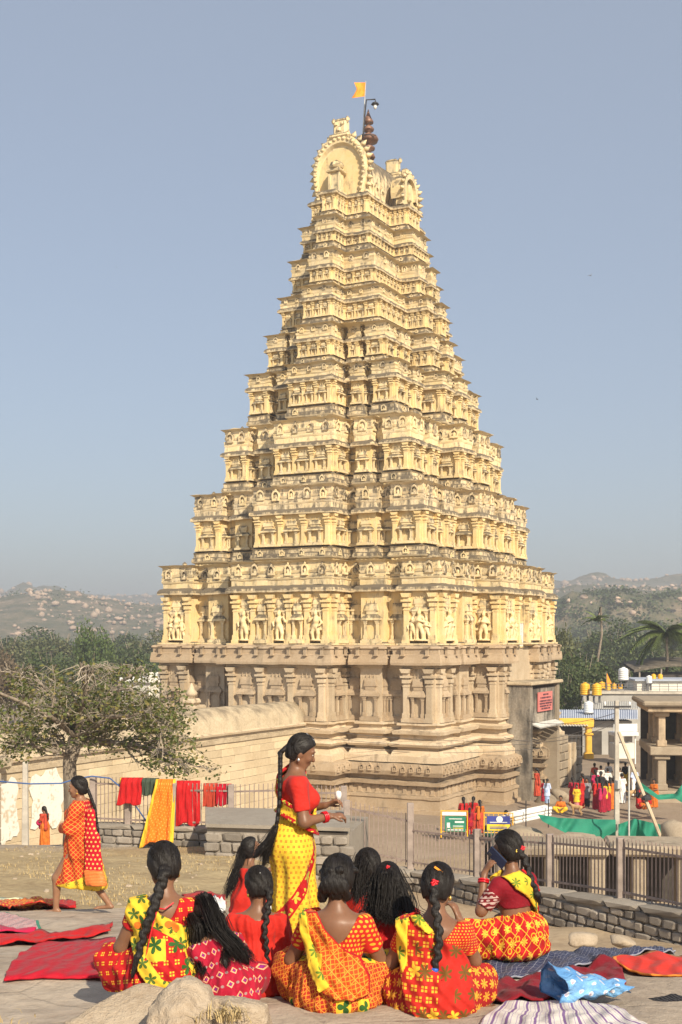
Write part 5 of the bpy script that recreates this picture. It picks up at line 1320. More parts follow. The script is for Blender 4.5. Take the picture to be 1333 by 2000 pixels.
def H_pallu(g, u, v, e):
    c = sel(g, dots4(u, v, .055, .17, .12)*(u < .02), (.43, .018, .011), (.66, .36, .028)); c = sel(g, leafy(u, v, .11, 3.5, .40, .4)*(cell(u/.11, v/.11) > .4), c, (.14, .07, .012)); c = sel(g, leafy(u+.055, v, .11, 2.5, .34)*(cell(u/.11+.5, v/.11) > .8), c, (.74, .42, .03))
    return c
clothmat('H_pallu', H_pallu); clothmat('H_blouse', lambda g, u, v, e: sel(g, dot(u, v, .016, .26), (.50, .02, .012), (.70, .34, .03)))
clothmat('H_skirt', lambda g, u, v, e: sel(g, leafy(u, v, .07, 3.5, .5), (.30, .012, .012), (.62, .30, .03)))
clothmat('printyellow', lambda g, u, v, e: sel(g, leafy(u, v, .10, 3.5, .42)*(cell(u/.1, v/.1) > .3), YEL, (.13, .20, .02)))
def I_skirt(g, u, v, e):
    a, b, uu, vv = lat(u, v, .11); c = sel(g, diamond(u, v, .11, .035), (.42, .012, .012), (.74, .42, .03)); rr = length2(fr(u/.078)-.5, fr(v/.078)-.5); c = sel(g, (rr < .30)*(cell(u/.078, v/.078) > .5), c, (.70, .34, .02)); c = sel(g, (rr < .18)*(cell(u/.078, v/.078) > .5), c, (.45, .02, .01))
    return sel(g, leafy(u+.02, v, .11, 3.5, .3), c, (.76, .46, .05))
clothmat('I_skirt', I_skirt)
clothmat('I_sleeve', lambda g, u, v, e: sel(g, mx((ab(fr(v/.035)-.5) > .38), dot(u, v, .025, .28)), (.16, .012, .016), (.50, .36, .32)))
def K_wrap(g, u, v, e):
    c = sel(g, diamond(u, v, .055, .07), (.48, .03, .012), (.68, .30, .05)); c = sel(g, (u > .10)*(v > .25), c, sel(g, dot(u, v, .05, .24), (.44, .008, .02), (.72, .42, .12))); return sel(g, (v < .62)*(v > .50)*(u < .12), c, YEL)
clothmat('K_wrap', K_wrap)
def K_skirt(g, u, v, e):
    c = sel(g, diamond(u, v, .055, .07), (.48, .03, .012), (.68, .30, .05)); return sel(g, (v < .42+u*.35), c, sel(g, leafy(u, v, .11, 3.5, .4)*(cell(u/.11, v/.11) > .4), YEL, (.22, .15, .02)))
clothmat('K_skirt', K_skirt); clothmat('orangesilk', lambda g, u, v, e: sel(g, ab(fr(v/.05)-.5) > .4, (.62, .13, .03), (.75, .35, .10)), .4)
plain('gold', (.75, .50, .12), .3, .05, 5, 0, .5, .9); plain('redplastic', (.55, .01, .02), .3, .05, 5, 0, .5); plain('silver', (.7, .7, .7), .3, .05, 5, 0, .5, .8); plain('white', (.78, .77, .74), .7, .05, 5); plain('phonecase', (.012, .02, .05), .4, .1, 5, 0, .5); plain('eyewhite', (.6, .55, .5), .3, .05, 5); plain('bluetie', (.03, .10, .45), .4, .05, 5)
# ------------------------------------------------------------------ people
def rotx(a): return Matrix.Rotation(a, 3, 'X')
class Fig:
    """one person: skeleton frame, continuous body, clothes and hair as parts"""
    def __init__(s, loc, heading, label, lean=0, tilt=0, twist=0, hip=.12, scale=1, vox=.0105, skin='skin', group=None, name='person'):
        s.root = empty(name, loc, heading, label, 'person', group); s.root.scale = (scale,)*3; s.vox = vox; s.skin = skin
        s.hip = np.array([0, 0, hip]); m = Matrix.Rotation(-lean, 3, 'X') @ Matrix.Rotation(tilt, 3, 'Y') @ Matrix.Rotation(twist, 3, 'Z'); s.M = np.array(m)
    def T(s, *p): return s.hip+s.M@(np.array(p)-s.hip)              # torso frame -> figure frame
    def loc(s, X, Y, Z):
        d = (X-s.hip[0], Y-s.hip[1], Z-s.hip[2]); R_ = s.M.T
        return tuple(R_[i, 0]*d[0]+R_[i, 1]*d[1]+R_[i, 2]*d[2]+s.hip[i] for i in range(3))
    def setH(s, sh, top=None, yaw=0, pitch=0, roll=0, fwd=.03, neck=.10, hs=1.0):
        """sh: height of the shoulder line in the torso frame"""
        s.sh = sh; s.neck0 = s.T(0, -.005, sh+.02); s.hc = s.T(0, fwd, sh+neck+.115*hs); s.hs = hs
        s.HM = s.M@np.array(Matrix.Rotation(yaw, 3, 'Z') @ Matrix.Rotation(-pitch, 3, 'X') @ Matrix.Rotation(roll, 3, 'Y'))
    def Hd(s, *p): return s.hc+s.HM@(np.array(p)*s.hs)
    def hloc(s, X, Y, Z):
        d = (X-s.hc[0], Y-s.hc[1], Z-s.hc[2]); R_ = s.HM.T/s.hs
        return tuple(R_[i, 0]*d[0]+R_[i, 1]*d[1]+R_[i, 2]*d[2] for i in range(3))
    def torso(s, b, g=0, w=1.0):
        sh = s.sh; hz = s.hip[2]; L = sh-hz; fx = (s.M@np.array((0, 1, 0)), .72)
        b.limb(s.T(0, 0, hz+.02), s.T(0, .0, hz+L*.42), .145*w+g, .118*w+g, .05, fx).limb(s.T(0, 0, hz+L*.42), s.T(0, -.005, hz+L*.78), .118*w+g, .142*w+g, .05, fx)
        b.limb(s.T(-.125*w, -.01, sh-.025), s.T(.125*w, -.01, sh-.025), .058+g, .058+g, .06).limb(s.T(0, -.01, sh-.02), s.T(0, 0, sh+.03), .085+g*.6, .055+g*.6, .06)
        for q in (-1, 1): b.ball(s.T(q*.07*w, .085, hz+L*.66), .068*w+g, .05)
        return b
    def headskin(s, b):
        h = s.hs; H = s.Hd; r = Matrix([list(x) for x in s.HM])
        b.limb(s.neck0, H(0, -.015, -.07), .05, .046*h, .03)
        b.ball(H(0, -.008, .018), (.073*h, .090*h, .088*h), .02, r).ball(H(0, .028, -.03), (.059*h, .062*h, .082*h), .03, r).ball(H(0, .058, -.094), (.026*h, .022*h, .02*h), .03, r)
        for q in (-1, 1):
            b.ball(H(q*.072, -.008, -.022), (.012*h, .021*h, .032*h), .008, r).ball(H(q*.034, .066, -.034), (.026*h, .022*h, .024*h), .02, r).limb(H(q*.05, .0, -.07), H(q*.015, .055, -.095), .022*h, .018*h, .02)
        b.limb(H(0, .084, .008), H(0, .104, -.034), .009*h, .0135*h, .012).ball(H(0, .103, -.036), (.017*h, .012*h, .010*h), .008, r)
        b.ball(H(0, .088, -.060), (.024*h, .011*h, .0065*h), .006, r).ball(H(0, .086, -.073), (.021*h, .011*h, .0075*h), .006, r).limb(H(-.045, .076, .022), H(.045, .076, .022), .012*h, .012*h, .015)
        return b
    def face(s):
        for q in (-1, 1):
            e = MB(); e.lathe([(.002, -.009), (.008, -.005), (.0105, 0), (.008, .005), (.002, .009)], 8); o = e.build('eye', 'eyewhite', s.root, True); o.matrix_basis = Matrix.Translation(s.Hd(q*.033, .0795, .0)) @ Matrix([list(r) for r in s.HM]).to_4x4() @ Matrix.Diagonal((1.35, .7, .75, 1))
            i = MB().lathe([(.001, -.005), (.0055, 0), (.001, .005)], 8).build('iris', 'hair', o, True); i.location = (0, .0082, 0); i.scale = (.9, .7, 1.1)
            br = MB().tube([s.Hd(q*.014, .089, .021), s.Hd(q*.034, .089, .028), s.Hd(q*.055, .076, .022)], [.003, .004, .002], 5).build('eyebrow', 'hair', s.root)
    def arm(s, b, side, el, wr, r=(.05, .040, .034, .026), k=.025):
        S = s.T(side*.148, -.005, s.sh-.03); b.limb(S, el, r[0], r[1], .03).limb(el, wr, r[1]*.98, r[3], k); return b
    def hand(s, b, wr, d, n, curl=.6, r=.0088, spread=.0175, thumb=1, size=1.0):
        """five fingers: d pointing direction, n out of the back of the hand"""
        d = np.array(d, float); d /= np.linalg.norm(d); n = np.array(n, float); n -= d*(n@d); n /= np.linalg.norm(n); sd_ = np.cross(d, n)*thumb; wr = np.array(wr)
        b.limb(wr+d*.02, wr+d*.075*size, .026, .034*size, .02, (n, .5))
        for i, (L, o) in enumerate(((.068, -1.5), (.078, -.5), (.072, .5), (.056, 1.5))):
            base = wr+d*.082*size+sd_*o*-spread*size; a = curl*.55; m1 = base+(d*math.cos(a)-n*math.sin(a))*L*.5*size; a2 = curl*1.6; m2 = m1+(d*math.cos(a2)-n*math.sin(a2))*L*.5*size
            b.limb(base-d*.01, m1, r*1.05, r, .004).limb(m1, m2, r, r*.78, .003)
        tb_ = wr+d*.03+sd_*.026*size; t1 = tb_+(d*.75+sd_*.55-n*.35)*.04*size; t2 = t1+(d*.9-n*.45-sd_*.15)*.032*size; b.limb(tb_, t1, r*1.35, r*1.1, .01).limb(t1, t2, r*1.1, r*.85, .004); return b
    def grid(s, lo, hi, vox=None): return Body(lo, hi, vox or s.vox)
    def part(s, name, b, mat, uv=None, parent=None, smooth=2): return obj(name, b.mesh(name, uv, smooth), mat, parent or s.root)
    def uvback(s, V):
        x, y, z = s.loc(V[:, 0], V[:, 1], V[:, 2]); a = np.arctan2(x, -y+.03); return np.stack([a*.17, z, np.full(len(V), 9.)], 1)
    def uvcyl(s, V, r=.25, cy=0): a = np.arctan2(V[:, 0], -(V[:, 1]-cy)); return np.stack([a*r, V[:, 2], np.full(len(V), 9.)], 1)
    def uvlow(s, V): x, y, z = V[:, 0], V[:, 1], V[:, 2]; return np.stack([x+(y+.2)*np.tanh(x/.12)*.9, z+.3*(y+.2), np.full(len(V), 9.)], 1)
    def bounds(s, pad=.12):
        c = [s.T(-.3, -.2, s.sh), s.T(.3, .25, s.sh), s.hc+.16, s.hc-.16, s.hip+.3, s.hip-.3]; c = np.array(c); return c.min(0)-pad, c.max(0)+pad
    # --- garments
    def blouse(s, mat, back=.0, scoop=.09, half=.10, low=None, sleeve=.55, els=(), side_cut=None, name='blouse', g=.011, trim=None):
        """back: how far below the shoulder line the neckline dips at the back; sleeve: part of the upper arm covered"""
        lo, hi = s.bounds(.1); b = s.grid(lo, hi); s.torso(b, g, 1.0)
        for sd_, el in els:
            S = s.T(sd_*.148, -.005, s.sh-.03); E_ = S+(np.array(el)-S)*sleeve; b.limb(S, E_, .060+g*.5, .052+g*.5, .03)
        def cut(X, Y, Z):
            x, y, z = s.loc(X, Y, Z); nl = s.sh+.035-np.clip(1-(np.abs(x)/half)**2, 0, 1)*scoop-.0*y; c = z-nl
            if low is not None: c = np.maximum(c, (low-z)*np.where(np.abs(x) < .21, 1, .0)-np.where(np.abs(x) < .21, 0, 1))
            return c
        b.keep(cut)
        for sd_, el in els:
            S = s.T(sd_*.148, -.005, s.sh-.03); d = np.array(el)-S; L = np.linalg.norm(d); d /= L
            b.keep(lambda X, Y, Z: np.where(((X-S[0])*s.M[0, 0]*sd_+(Y-S[1])*s.M[1, 0]*sd_+(Z-S[2])*s.M[2, 0]*sd_) > -.03, (X-S[0])*d[0]+(Y-S[1])*d[1]+(Z-S[2])*d[2]-L*sleeve, -1))
        return s.part(name, b, mat, s.uvback)
    def drape(s, base, poly, mat, t=.022, th=.011, ymax=.08, name='pallu', front=False, wav=.0065, fk=80, yoff=0):
        """cloth lying on the figure inside an outline drawn on the back plane (torso frame x, z)"""
        b = base.copy(); D = b.D
        X, Y, Z = b.grid(); x, y, z = s.loc(X, Y, Z); x, y, z = np.broadcast_arrays(x, y, z)
        f = wav*np.sin(x*fk+z*fk*.9+3*np.sin(z*9))
        sh = np.abs(D-t-f)-th; pd = polyd(poly, x, z); side = (y-ymax) if not front else (ymax-y)
        b.D = np.maximum(np.maximum(sh, pd), side).astype(np.float32)
        def uv(V): xx, yy, zz = s.loc(V[:, 0], V[:, 1], V[:, 2]); return np.stack([xx, zz, -polyd(poly, xx.astype(np.float32), zz.astype(np.float32))], 1)
        return s.part(name, b, mat, uv)
    # --- hair
    def cap(s, nape=-.085, vol=.014, front=.045, part_=True, low=0, hairline=.075):
        h = s.hs; lo = s.hc-.2*h; hi = s.hc+.2*h; b = Body(lo, hi, .0075); r = Matrix([list(x) for x in s.HM])
        b.ball(s.Hd(0, -.010, .022), ((.073+vol)*h, (.092+vol)*h, (.090+vol)*h), .02, r).ball(s.Hd(0, -.045, -.03), ((.058+vol)*h, (.05+vol)*h, (.07+vol)*h), .03, r)
        def cut(X, Y, Z):
            x, y, z = s.hloc(X, Y, Z); fc = y-(front+np.clip(z-.03, -.2, .2)*.55-np.abs(x)*.25); side = np.maximum(y+.028-.0*x, -(z+.045)); ear = np.maximum(y-.012-z*.6, -9); return np.maximum(np.maximum(np.minimum(fc, 9), nape-z), np.where(z < .0, y-.022-.28*z, -1))
        b.keep(cut)
        b.disp(lambda X, Y, Z: (lambda q: .003*np.sin(q[0]*150+q[2]*40+q[1]*20)+.0035*np.exp(-(q[0]/.004)**2)*(q[2] > .05))(s.hloc(X, Y, Z)))
        o = s.part('hair', b, 'hair', smooth=1); rs = random.Random(int(abs(s.hc[2])*1e4)); mb = MB(); Rr = np.array((.073+vol, .092+vol, .090+vol))*1.012; c0 = np.array((0, -.010, .022))
        for k in range(170):
            q = rs.choice((-1, 1)); A = np.array((q*.06*rs.random(), rs.uniform(-.7, .75), 1.0)); B = np.array((q*rs.uniform(.2, 1.3), rs.uniform(-.6, .1), rs.uniform(.2, .9))); C = np.array((q*rs.uniform(0, .45), -1.0, rs.uniform(-.75, -.15))); pts = []
            for t in np.linspace(0, 1, 9):
                n = (1-t)**2*A+2*t*(1-t)*B+t*t*C; n /= np.linalg.norm(n); pts.append(s.Hd(*(c0+n*Rr*(1+.012*rs.random()))))
            mb.tube(pts, .0017, 3, False)
        mb.build('hair_strands', 'hair', s.root, True); return o
    def braid(s, pts, r0=.034, r1=.014, n=15, tail=.16, name='braid', tie=None, wild=0):
        r0 *= .78; r1 *= .75; n = int(n*1.35)
        pts = np.array([np.array(p) for p in pts]); d = np.r_[0, np.cumsum(np.linalg.norm(np.diff(pts, axis=0), axis=1))]; L = d[-1]; P = lambda t: np.array([np.interp(t*L, d, pts[:, k]) for k in range(3)])
        lo = pts.min(0)-.06; hi = pts.max(0)+.06; b = Body(lo, hi, .005); tb_ = 1-tail/L
        for i in range(n):
            t = tb_*(i+.3)/n; p = P(t); q = P(min(1, t+.02))-P(max(0, t-.02)); q /= np.linalg.norm(q)+1e-9; sd_ = np.cross(q, [0, 1, 0]); sd_ /= np.linalg.norm(sd_)+1e-9; r = r0+(r1*1.25-r0)*t; s_ = 1 if i % 2 else -1
            b.limb(p-sd_*r*.50*s_-q*r*.9, p+sd_*r*.42*s_+q*r*.9, r*.48, r*.64, .010).ball(p, r*.74, .008)
        m = 6
        for i in range(m): t0 = tb_+(1-tb_)*i/m; t1 = tb_+(1-tb_)*(i+1)/m; b.limb(P(t0), P(t1), r1*(1.35 if i else .8)*(1-.7*i/m)+.003, r1*1.35*(1-.7*(i+1)/m)+.002, .006)
        o = s.part(name, b, 'hair', smooth=0)
        if tie: q = P(tb_); MB().lathe([(r1*.9, -.012), (r1*1.25, -.008), (r1*1.25, .008), (r1*.9, .012)], 10).build('hair_tie', tie, s.root, True, q)
        return o
    def strands(s, roots, paths, n=70, r=.007, wave=.012, name='loose_hair', seed=0):
        """bundle of tapering locks; paths: control rows from scalp to tip, spread grows down the row"""
        rs = random.Random(seed); mb = MB(); P = [np.array(p) for p in paths]; n = int(n*4.5); r = r*.33; lo = np.min(P, 0)-.14; hi = np.max(P, 0)+.14; core = Body(lo, hi, .008)
        for i in range(len(P)-1): t0, t1 = i/(len(P)-1), (i+1)/(len(P)-1); core.limb(P[i], P[i+1], np.interp(t0, [0, .35, 1], roots)*1.0, np.interp(t1, [0, .35, 1], roots)*(.85 if t1 < .7 else .3), .02)
        core.disp(lambda X, Y, Z: .004*np.sin(X*120+Z*25)+.003*np.sin(Y*140+X*60)); s.part(name+'_mass', core, 'hair')
        for k in range(n):
            o = np.array([rs.gauss(0, 1), rs.gauss(0, 1), rs.gauss(0, .4)]); ph = rs.random()*6; pts = []; m = 14; end = 1-.25*rs.random()**2
            for i in range(m+1):
                t = i/m*end; x = t*(len(P)-1); a = int(min(x, len(P)-2)); c = P[a]+(P[a+1]-P[a])*(x-a); sp = np.interp(t, [0, .35, 1], roots); wv = wave*t*np.array([math.sin(t*14+ph), math.cos(t*11+ph*1.3), .3*math.sin(t*9+ph)]); pts.append(c+o*sp+wv)
            mb.tube(pts, [r*(1 if i < m*.6 else 1-.85*(i/m-.6)/.4) for i in range(m+1)], 3, False)
        return mb.build(name, 'hair', s.root, True)
    def flower(s, p, r=.02, mat='redplastic', name='hair_flower'):
        mb = MB(); p = np.array(p)
        for k in range(9): a = k*2.4; q = p+np.array([math.cos(a), -.25, math.sin(a)])*r*(.25+.5*(k/9)); mb.lathe([(.001, -r*.3), (r*.42, -r*.1), (r*.45, r*.12), (.001, r*.3)], 7, q)
        return mb.build(name, mat, s.root, True)
    def ring(s, p, d, r, t, mat, name='bangle'):
        d = Vector(d).normalized(); u = d.orthogonal().normalized(); w_ = d.cross(u); p = Vector(p); return MB().tube([p+(u*math.cos(a)+w_*math.sin(a))*r for a in np.linspace(0, 2*math.pi, 15)], t, 5, False).build(name, mat, s.root, True)
    def earring(s, side, mat='gold'):
        p = s.Hd(side*.078, -.005, -.062); return MB().lathe([(.002, .012), (.008, .004), (.010, -.006), (.004, -.016)], 8, p).build('earring', mat, s.root, True)
def ang(X, Y, cy=0): return np.arctan2(X, -(Y-cy))
def folds(amp, k, ph=0, cy=.0, zt=0):
    return lambda X, Y, Z: amp*np.sin(k*ang(X, Y, cy)+ph+Z*zt+1.3*np.sin(Z*9+ph))+amp*.5*np.sin(k*2.3*ang(X, Y, cy)-Z*22+ph*2)
def lower_crossed(f, kneeL=(-.31, .20, .15), kneeR=(.31, .20, .15), foot=(.0, .34, .07), hipw=.185, g=0, amp=.006, back=0, hem=None):
    """lap and thighs of somebody sitting cross-legged, wrapped in cloth"""
    b = f.grid((-.52, -.32, -.05), (.52, .56, .52)); hz = f.hip[2]
    b.ball((0, -.02-back, hz+.03), (hipw+g, .155+g, .17+g), .05).ball((0, .0, .06), (hipw+.05+g, .19+g, .07), .06)
    for q, k in ((-1, kneeL), (1, kneeR)):
        k = np.array(k); b.limb((q*.09, .03, hz+.03), k, .125+g, .092+g, .06).limb(k, (foot[0]-q*.06, foot[1], foot[2]), .092+g, .06+g, .06).limb((k[0], k[1], .05), (q*.1, .1, .05), .05, .06, .08)
    b.disp(folds(amp*1.2, 19, 1.0, .05, 22)); b.disp(lambda X, Y, Z: amp*.8*np.sin(X*26+Y*31+4*np.sin(Z*13+X*7))); b.keep(lambda X, Y, Z: -.012-Z); return b
def torso_base(f, extra=None, g=.0):
    lo, hi = f.bounds(.14); lo = np.minimum(lo, (-.46, -.36, -.03)); hi = np.maximum(hi, (.46, .5, .2)); b = Body(lo, hi, f.vox); f.torso(b, .012+g); return b
def bodyskin(f, arms=(), hands=(), feet=(), vox=None, lo=None, hi=None):
    l, h = f.bounds(.12); pts = [np.array(p) for a in arms for p in a[1:3]]+[np.array(q) for q in feet]
    for p in pts: l = np.minimum(l, p-.2); h = np.maximum(h, p+.2)
    b = Body(l if lo is None else lo, h if hi is None else hi, vox or f.vox*.85); f.torso(b, -.006); f.headskin(b)
    for sd_, el, wr in arms: f.arm(b, sd_, np.array(el), np.array(wr))
    for args in hands: f.hand(b, *args)
    return b
def seat(px, yb, Y, dz=0): p = at(px, yb, Y); return Vector((p.x, Y, p.z+dz))
# --- woman seated left on the boulder: red print sari, thick braid
f = Fig(seat(326, 1942, 6.9), R(8), 'seated woman in red and yellow leaf-print sari with thick braid, left on the boulder', .10, -.03); f.setH(.50, yaw=.25, pitch=.25, hs=1.02)
eL, eR = f.T(-.25, .06, .27), f.T(.235, .05, .26); wL, wR = f.T(-.06, .26, .22), f.T(.08, .26, .22)
f.part('body', bodyskin(f, [(-1, eL, wL), (1, eR, wR)], [(wL, (.6, .6, -.3), (0, .3, 1)), (wR, (-.6, .6, -.3), (0, .3, 1))]), 'skin')
lw = lower_crossed(f, (-.30, .14, .16), (.33, .12, .17), hipw=.215, amp=.007, back=.02); f.part('skirt', lw, 'A_skirt', f.uvlow)
f.blouse('A_blouse', scoop=.12, half=.085, sleeve=.45, els=((-1, eL), (1, eR)))
sl = Body(*[f.T(.2, .02, .36)+q for q in (-.14, .14)], .009); S = f.T(.148, -.005, f.sh-.03); d = np.array(eR)-S; sl.limb(S+d*.36, S+d*.70, .058, .054, 0); sl.keep(lambda X, Y, Z: np.maximum((X-S[0])*d[0]+(Y-S[1])*d[1]+(Z-S[2])*d[2]-.66*(d@d), .36*(d@d)-((X-S[0])*d[0]+(Y-S[1])*d[1]+(Z-S[2])*d[2]))); f.part('sleeve_band', sl, 'yellowcloth', f.uvback)
tb0 = torso_base(f); lo_ = lower_crossed(f, (-.30, .14, .16), (.33, .12, .17), hipw=.215, amp=.0, back=.02)
def merge(dst, src):
    """blend another figure part into a base (same frame, resampled)"""
    X, Y, Z = dst.grid(); ix = [np.clip(np.round((a.ravel()-src.lo[i])/src.vox).astype(int), 0, src.n[i]-1) for i, a in enumerate((X, Y, Z))]
    S = src.D[np.ix_(*ix)]; inb = [((a.ravel() >= src.lo[i]) & (a.ravel() <= src.lo[i]+src.vox*(src.n[i]-1))) for i, a in enumerate((X, Y, Z))]
    m = inb[0][:, None, None] & inb[1][None, :, None] & inb[2][None, None, :]; S = np.where(m, S, 9); k = .06; h = np.maximum(k-np.abs(dst.D-S), 0)/k; dst.D = (np.minimum(dst.D, S)-h*h*k*.25).astype(np.float32); return dst
merge(tb0, lo_)
f.drape(tb0, [(-.20, .55), (-.10, .56), (-.02, .46), (.09, .40), (.17, .34), (.20, .22), (.23, .12), (.18, .05), (.05, .01), (-.07, .045), (-.16, .17), (-.20, .33), (-.23, .45)], 'A_pallu', .016, .010)
f.cap(vol=.02); f.braid([f.Hd(-.01, -.09, -.01), f.Hd(-.03, -.125, -.07), f.T(-.06, -.155, .50), f.T(-.11, -.16, .38), f.T(-.15, -.165, .25), f.T(-.185, -.165, .14)], .046, .022, 12, .13)
f.earring(1); MB().tube([f.T(-.06, -.13, .50), f.T(0, -.15, .49), f.T(.05, -.13, .52)], .005, 5).build('neck_cord', 'redplastic', f.root); MB().tube([f.T(-.04, -.15, .49), f.T(-.07, -.175, .40), f.T(-.11, -.175, .24)], .004, 5).build('tassel_cord', 'redplastic', f.root); MB().lathe([(.002, .02), (.012, .01), (.012, -.015), (.004, -.04)], 7, f.T(-.11, -.18, .22)).build('tassel', 'redplastic', f.root)
# --- girl in crimson printed dress, head bowed, loose hair
f = Fig(seat(444, 1966, 6.75), R(14), 'girl in crimson diamond-print dress bowing her head, long loose hair', .42, -.22, scale=.78); f.setH(.47, yaw=.3, pitch=.75, hs=.98)
eL, eR = f.T(-.24, .10, .22), f.T(.22, .12, .22); wL, wR = f.T(-.08, .30, .2), f.T(.06, .3, .2)
f.part('body', bodyskin(f, [(-1, eL, wL), (1, eR, wR)]), 'skin')
tb0 = torso_base(f, g=.004); lw = lower_crossed(f, (-.24, .24, .14), (.25, .22, .14), hipw=.19, amp=0); merge(tb0, lw)
for q, e, w_ in ((-1, eL, wL), (1, eR, wR)): f.arm(tb0, q, e, e+(w_-e)*.5, (.062, .055, .05, .046))
tb0.keep(lambda X, Y, Z: f.loc(X, Y, Z)[2]-(f.sh+.0)); tb0.keep(lambda X, Y, Z: -.01-Z); tb0.disp(folds(.005, 17, 2, 0, 22)); f.part('dress', tb0, 'B_dress', lambda V: f.uvback(V))
f.cap(vol=.02); H = f.Hd
f.strands([.025, .028, .036], [H(0, -.03, .10), H(.0, -.13, .03), f.T(.03, -.13, .53), f.T(.10, -.15, .40), f.T(.15, -.13, .30), f.T(.18, -.10, .24)], 80, .0075, .014, seed=1)
f.strands([.02, .03, .035], [H(-.03, .02, .10), H(-.10, .0, .02), H(-.11, .02, -.12), f.T(-.13, .02, .40), f.T(-.12, -.08, .26), f.T(-.10, -.10, .16)], 60, .0075, .012, seed=2)
f.strands([.015, .02, .02], [H(.06, .02, .08), H(.095, .0, -.02), f.T(.1, -.06, .46), f.T(.02, -.15, .30), f.T(.0, -.16, .20)], 24, .006, .012, seed=4); f.flower(H(.045, -.10, .02), .014, 'silver', 'hair_clip')
# --- girl in plain red long-sleeved dress, tight braid
f = Fig(seat(500, 1945, 7.3), R(6), 'girl in plain red long-sleeved dress with a long plait, kneeling', .06, .03, hip=.16, scale=.88); f.setH(.52, yaw=.35, pitch=.3)
eL, eR = f.T(-.23, .06, .28), f.T(.23, .02, .28); wL, wR = f.T(-.1, .25, .22), f.T(.15, .16, .12)
f.part('body', bodyskin(f, [(-1, eL, wL), (1, eR, wR)], [(wL, (.5, .6, -.2), (0, .3, 1)), (wR, (-.3, .7, -.6), (.4, .3, .6))]), 'skin')
tb0 = torso_base(f, g=.006); lw = lower_crossed(f, (-.26, .22, .13), (.27, .2, .13), hipw=.215, amp=0, back=.03); merge(tb0, lw)
for q, e, w_ in ((-1, eL, wL), (1, eR, wR)): f.arm(tb0, q, e, e+(w_-e)*.85, (.064, .058, .05, .042))
tb0.keep(lambda X, Y, Z: f.loc(X, Y, Z)[2]-(f.sh+.03-np.clip(1-(f.loc(X, Y, Z)[0]/.06)**2, 0, 1)*.03)); tb0.disp(folds(.006, 17, .4, 0, 19)); tb0.keep(lambda X, Y, Z: -.01-Z); f.part('dress', tb0, 'brightred', f.uvback)
f.cap(vol=.022); f.braid([f.Hd(.01, -.10, -.01), f.Hd(.03, -.125, -.08), f.T(.045, -.15, .46), f.T(.06, -.165, .36), f.T(.07, -.17, .25), f.T(.075, -.165, .17)], .036, .018, 13, .06); f.earring(-1); f.flower(f.Hd(-.02, -.105, .06), .012, 'silver', 'hair_clip')
# --- seated woman in orange print sari, hair in a low knot
f = Fig(seat(655, 1972, 6.85), R(-6), 'seated woman in orange block-print sari with rolled-up hair, middle of the front row', .05, .02); f.setH(.505, yaw=-.1, pitch=.22, hs=1.03)
eL, eR = f.T(-.26, .08, .25), f.T(.255, .08, .25); wL, wR = f.T(-.15, .28, .26), f.T(.12, .3, .26)
f.part('body', bodyskin(f, [(-1, eL, wL), (1, eR, wR)], [(wL, (.4, .6, .1), (0, .3, 1)), (wR, (-.4, .6, .1), (0, .3, 1))]), 'skin')
kw = dict(kneeL=(-.28, .17, .19), kneeR=(.31, .16, .20), foot=(0, .33, .07), hipw=.21, back=.02); lw = lower_crossed(f, amp=.006, **kw); f.part('skirt', lw, 'E_skirt', f.uvlow)
f.blouse('E_blouse', scoop=.16, half=.125, sleeve=.6, els=((-1, eL), (1, eR)))
tb0 = torso_base(f); merge(tb0, lower_crossed(f, amp=0, **kw))
f.drape(tb0, [(-.19, .545), (-.105, .555), (-.05, .47), (.04, .375), (.14, .32), (.20, .22), (.21, .13), (.12, .10), (.0, .11), (-.08, .16), (-.14, .27), (-.18, .40)], 'E_pallu', .017, .012, wav=.008, fk=85)
f.drape(tb0, [(-.215, .535), (-.16, .555), (-.125, .40), (-.065, .27), (.0, .18), (-.06, .14), (-.135, .26), (-.185, .40)], 'printyellow', .034, .009, name='pallu_border')
f.cap(vol=.022, nape=-.12)
b = Body(f.hc-.2, f.hc+.2, .006); H = f.Hd; b.limb(H(-.085, -.03, .03), H(.03, -.115, .035), .02, .024, .01).limb(H(.09, -.01, .045), H(-.02, -.115, .03), .02, .022, .01).ball(H(0, -.098, -.04), (.075, .042, .06), .02).limb(H(-.06, -.08, -.06), H(-.075, -.03, -.11), .032, .03, .02).limb(H(.05, -.08, -.06), H(.06, -.03, -.1), .03, .025, .02); b.disp(lambda X, Y, Z: .002*np.sin(X*200+Z*90)); f.part('hair_roll', b, 'hair')
f.ring(f.T(0, 0, .535), (0, .25, 1), .062, .006, 'redplastic', 'necklace'); f.ring(f.Hd(-.085, -.02, -.09), (0, 1, .3), .022, .0022, 'gold', 'earring')
# --- girl in red with half-tied wavy hair, and another behind her
f = Fig(seat(764, 1925, 7.3), R(-4), 'girl in red tunic with wavy half-tied hair falling over her back', .1, -.04, hip=.15, scale=.86); f.setH(.50, yaw=.05, pitch=.2, hs=.98)
eL, eR = f.T(-.24, .08, .26), f.T(.23, .08, .26); wL, wR = f.T(-.1, .28, .2), f.T(.1, .28, .2)
f.part('body', bodyskin(f, [(-1, eL, wL), (1, eR, wR)]), 'skin'); tb0 = torso_base(f, g=.008); merge(tb0, lower_crossed(f, (-.22, .24, .13), (.24, .2, .15), hipw=.20, amp=0))
for q, e, w_ in ((-1, eL, wL), (1, eR, wR)): f.arm(tb0, q, e, e+(w_-e)*.8, (.064, .058, .05, .044))
tb0.keep(lambda X, Y, Z: f.loc(X, Y, Z)[2]-(f.sh+.02)); tb0.disp(folds(.006, 16, 3, 0, 18)); tb0.keep(lambda X, Y, Z: -.01-Z); f.part('dress', tb0, 'redcloth', f.uvback)
f.cap(vol=.024); H = f.Hd
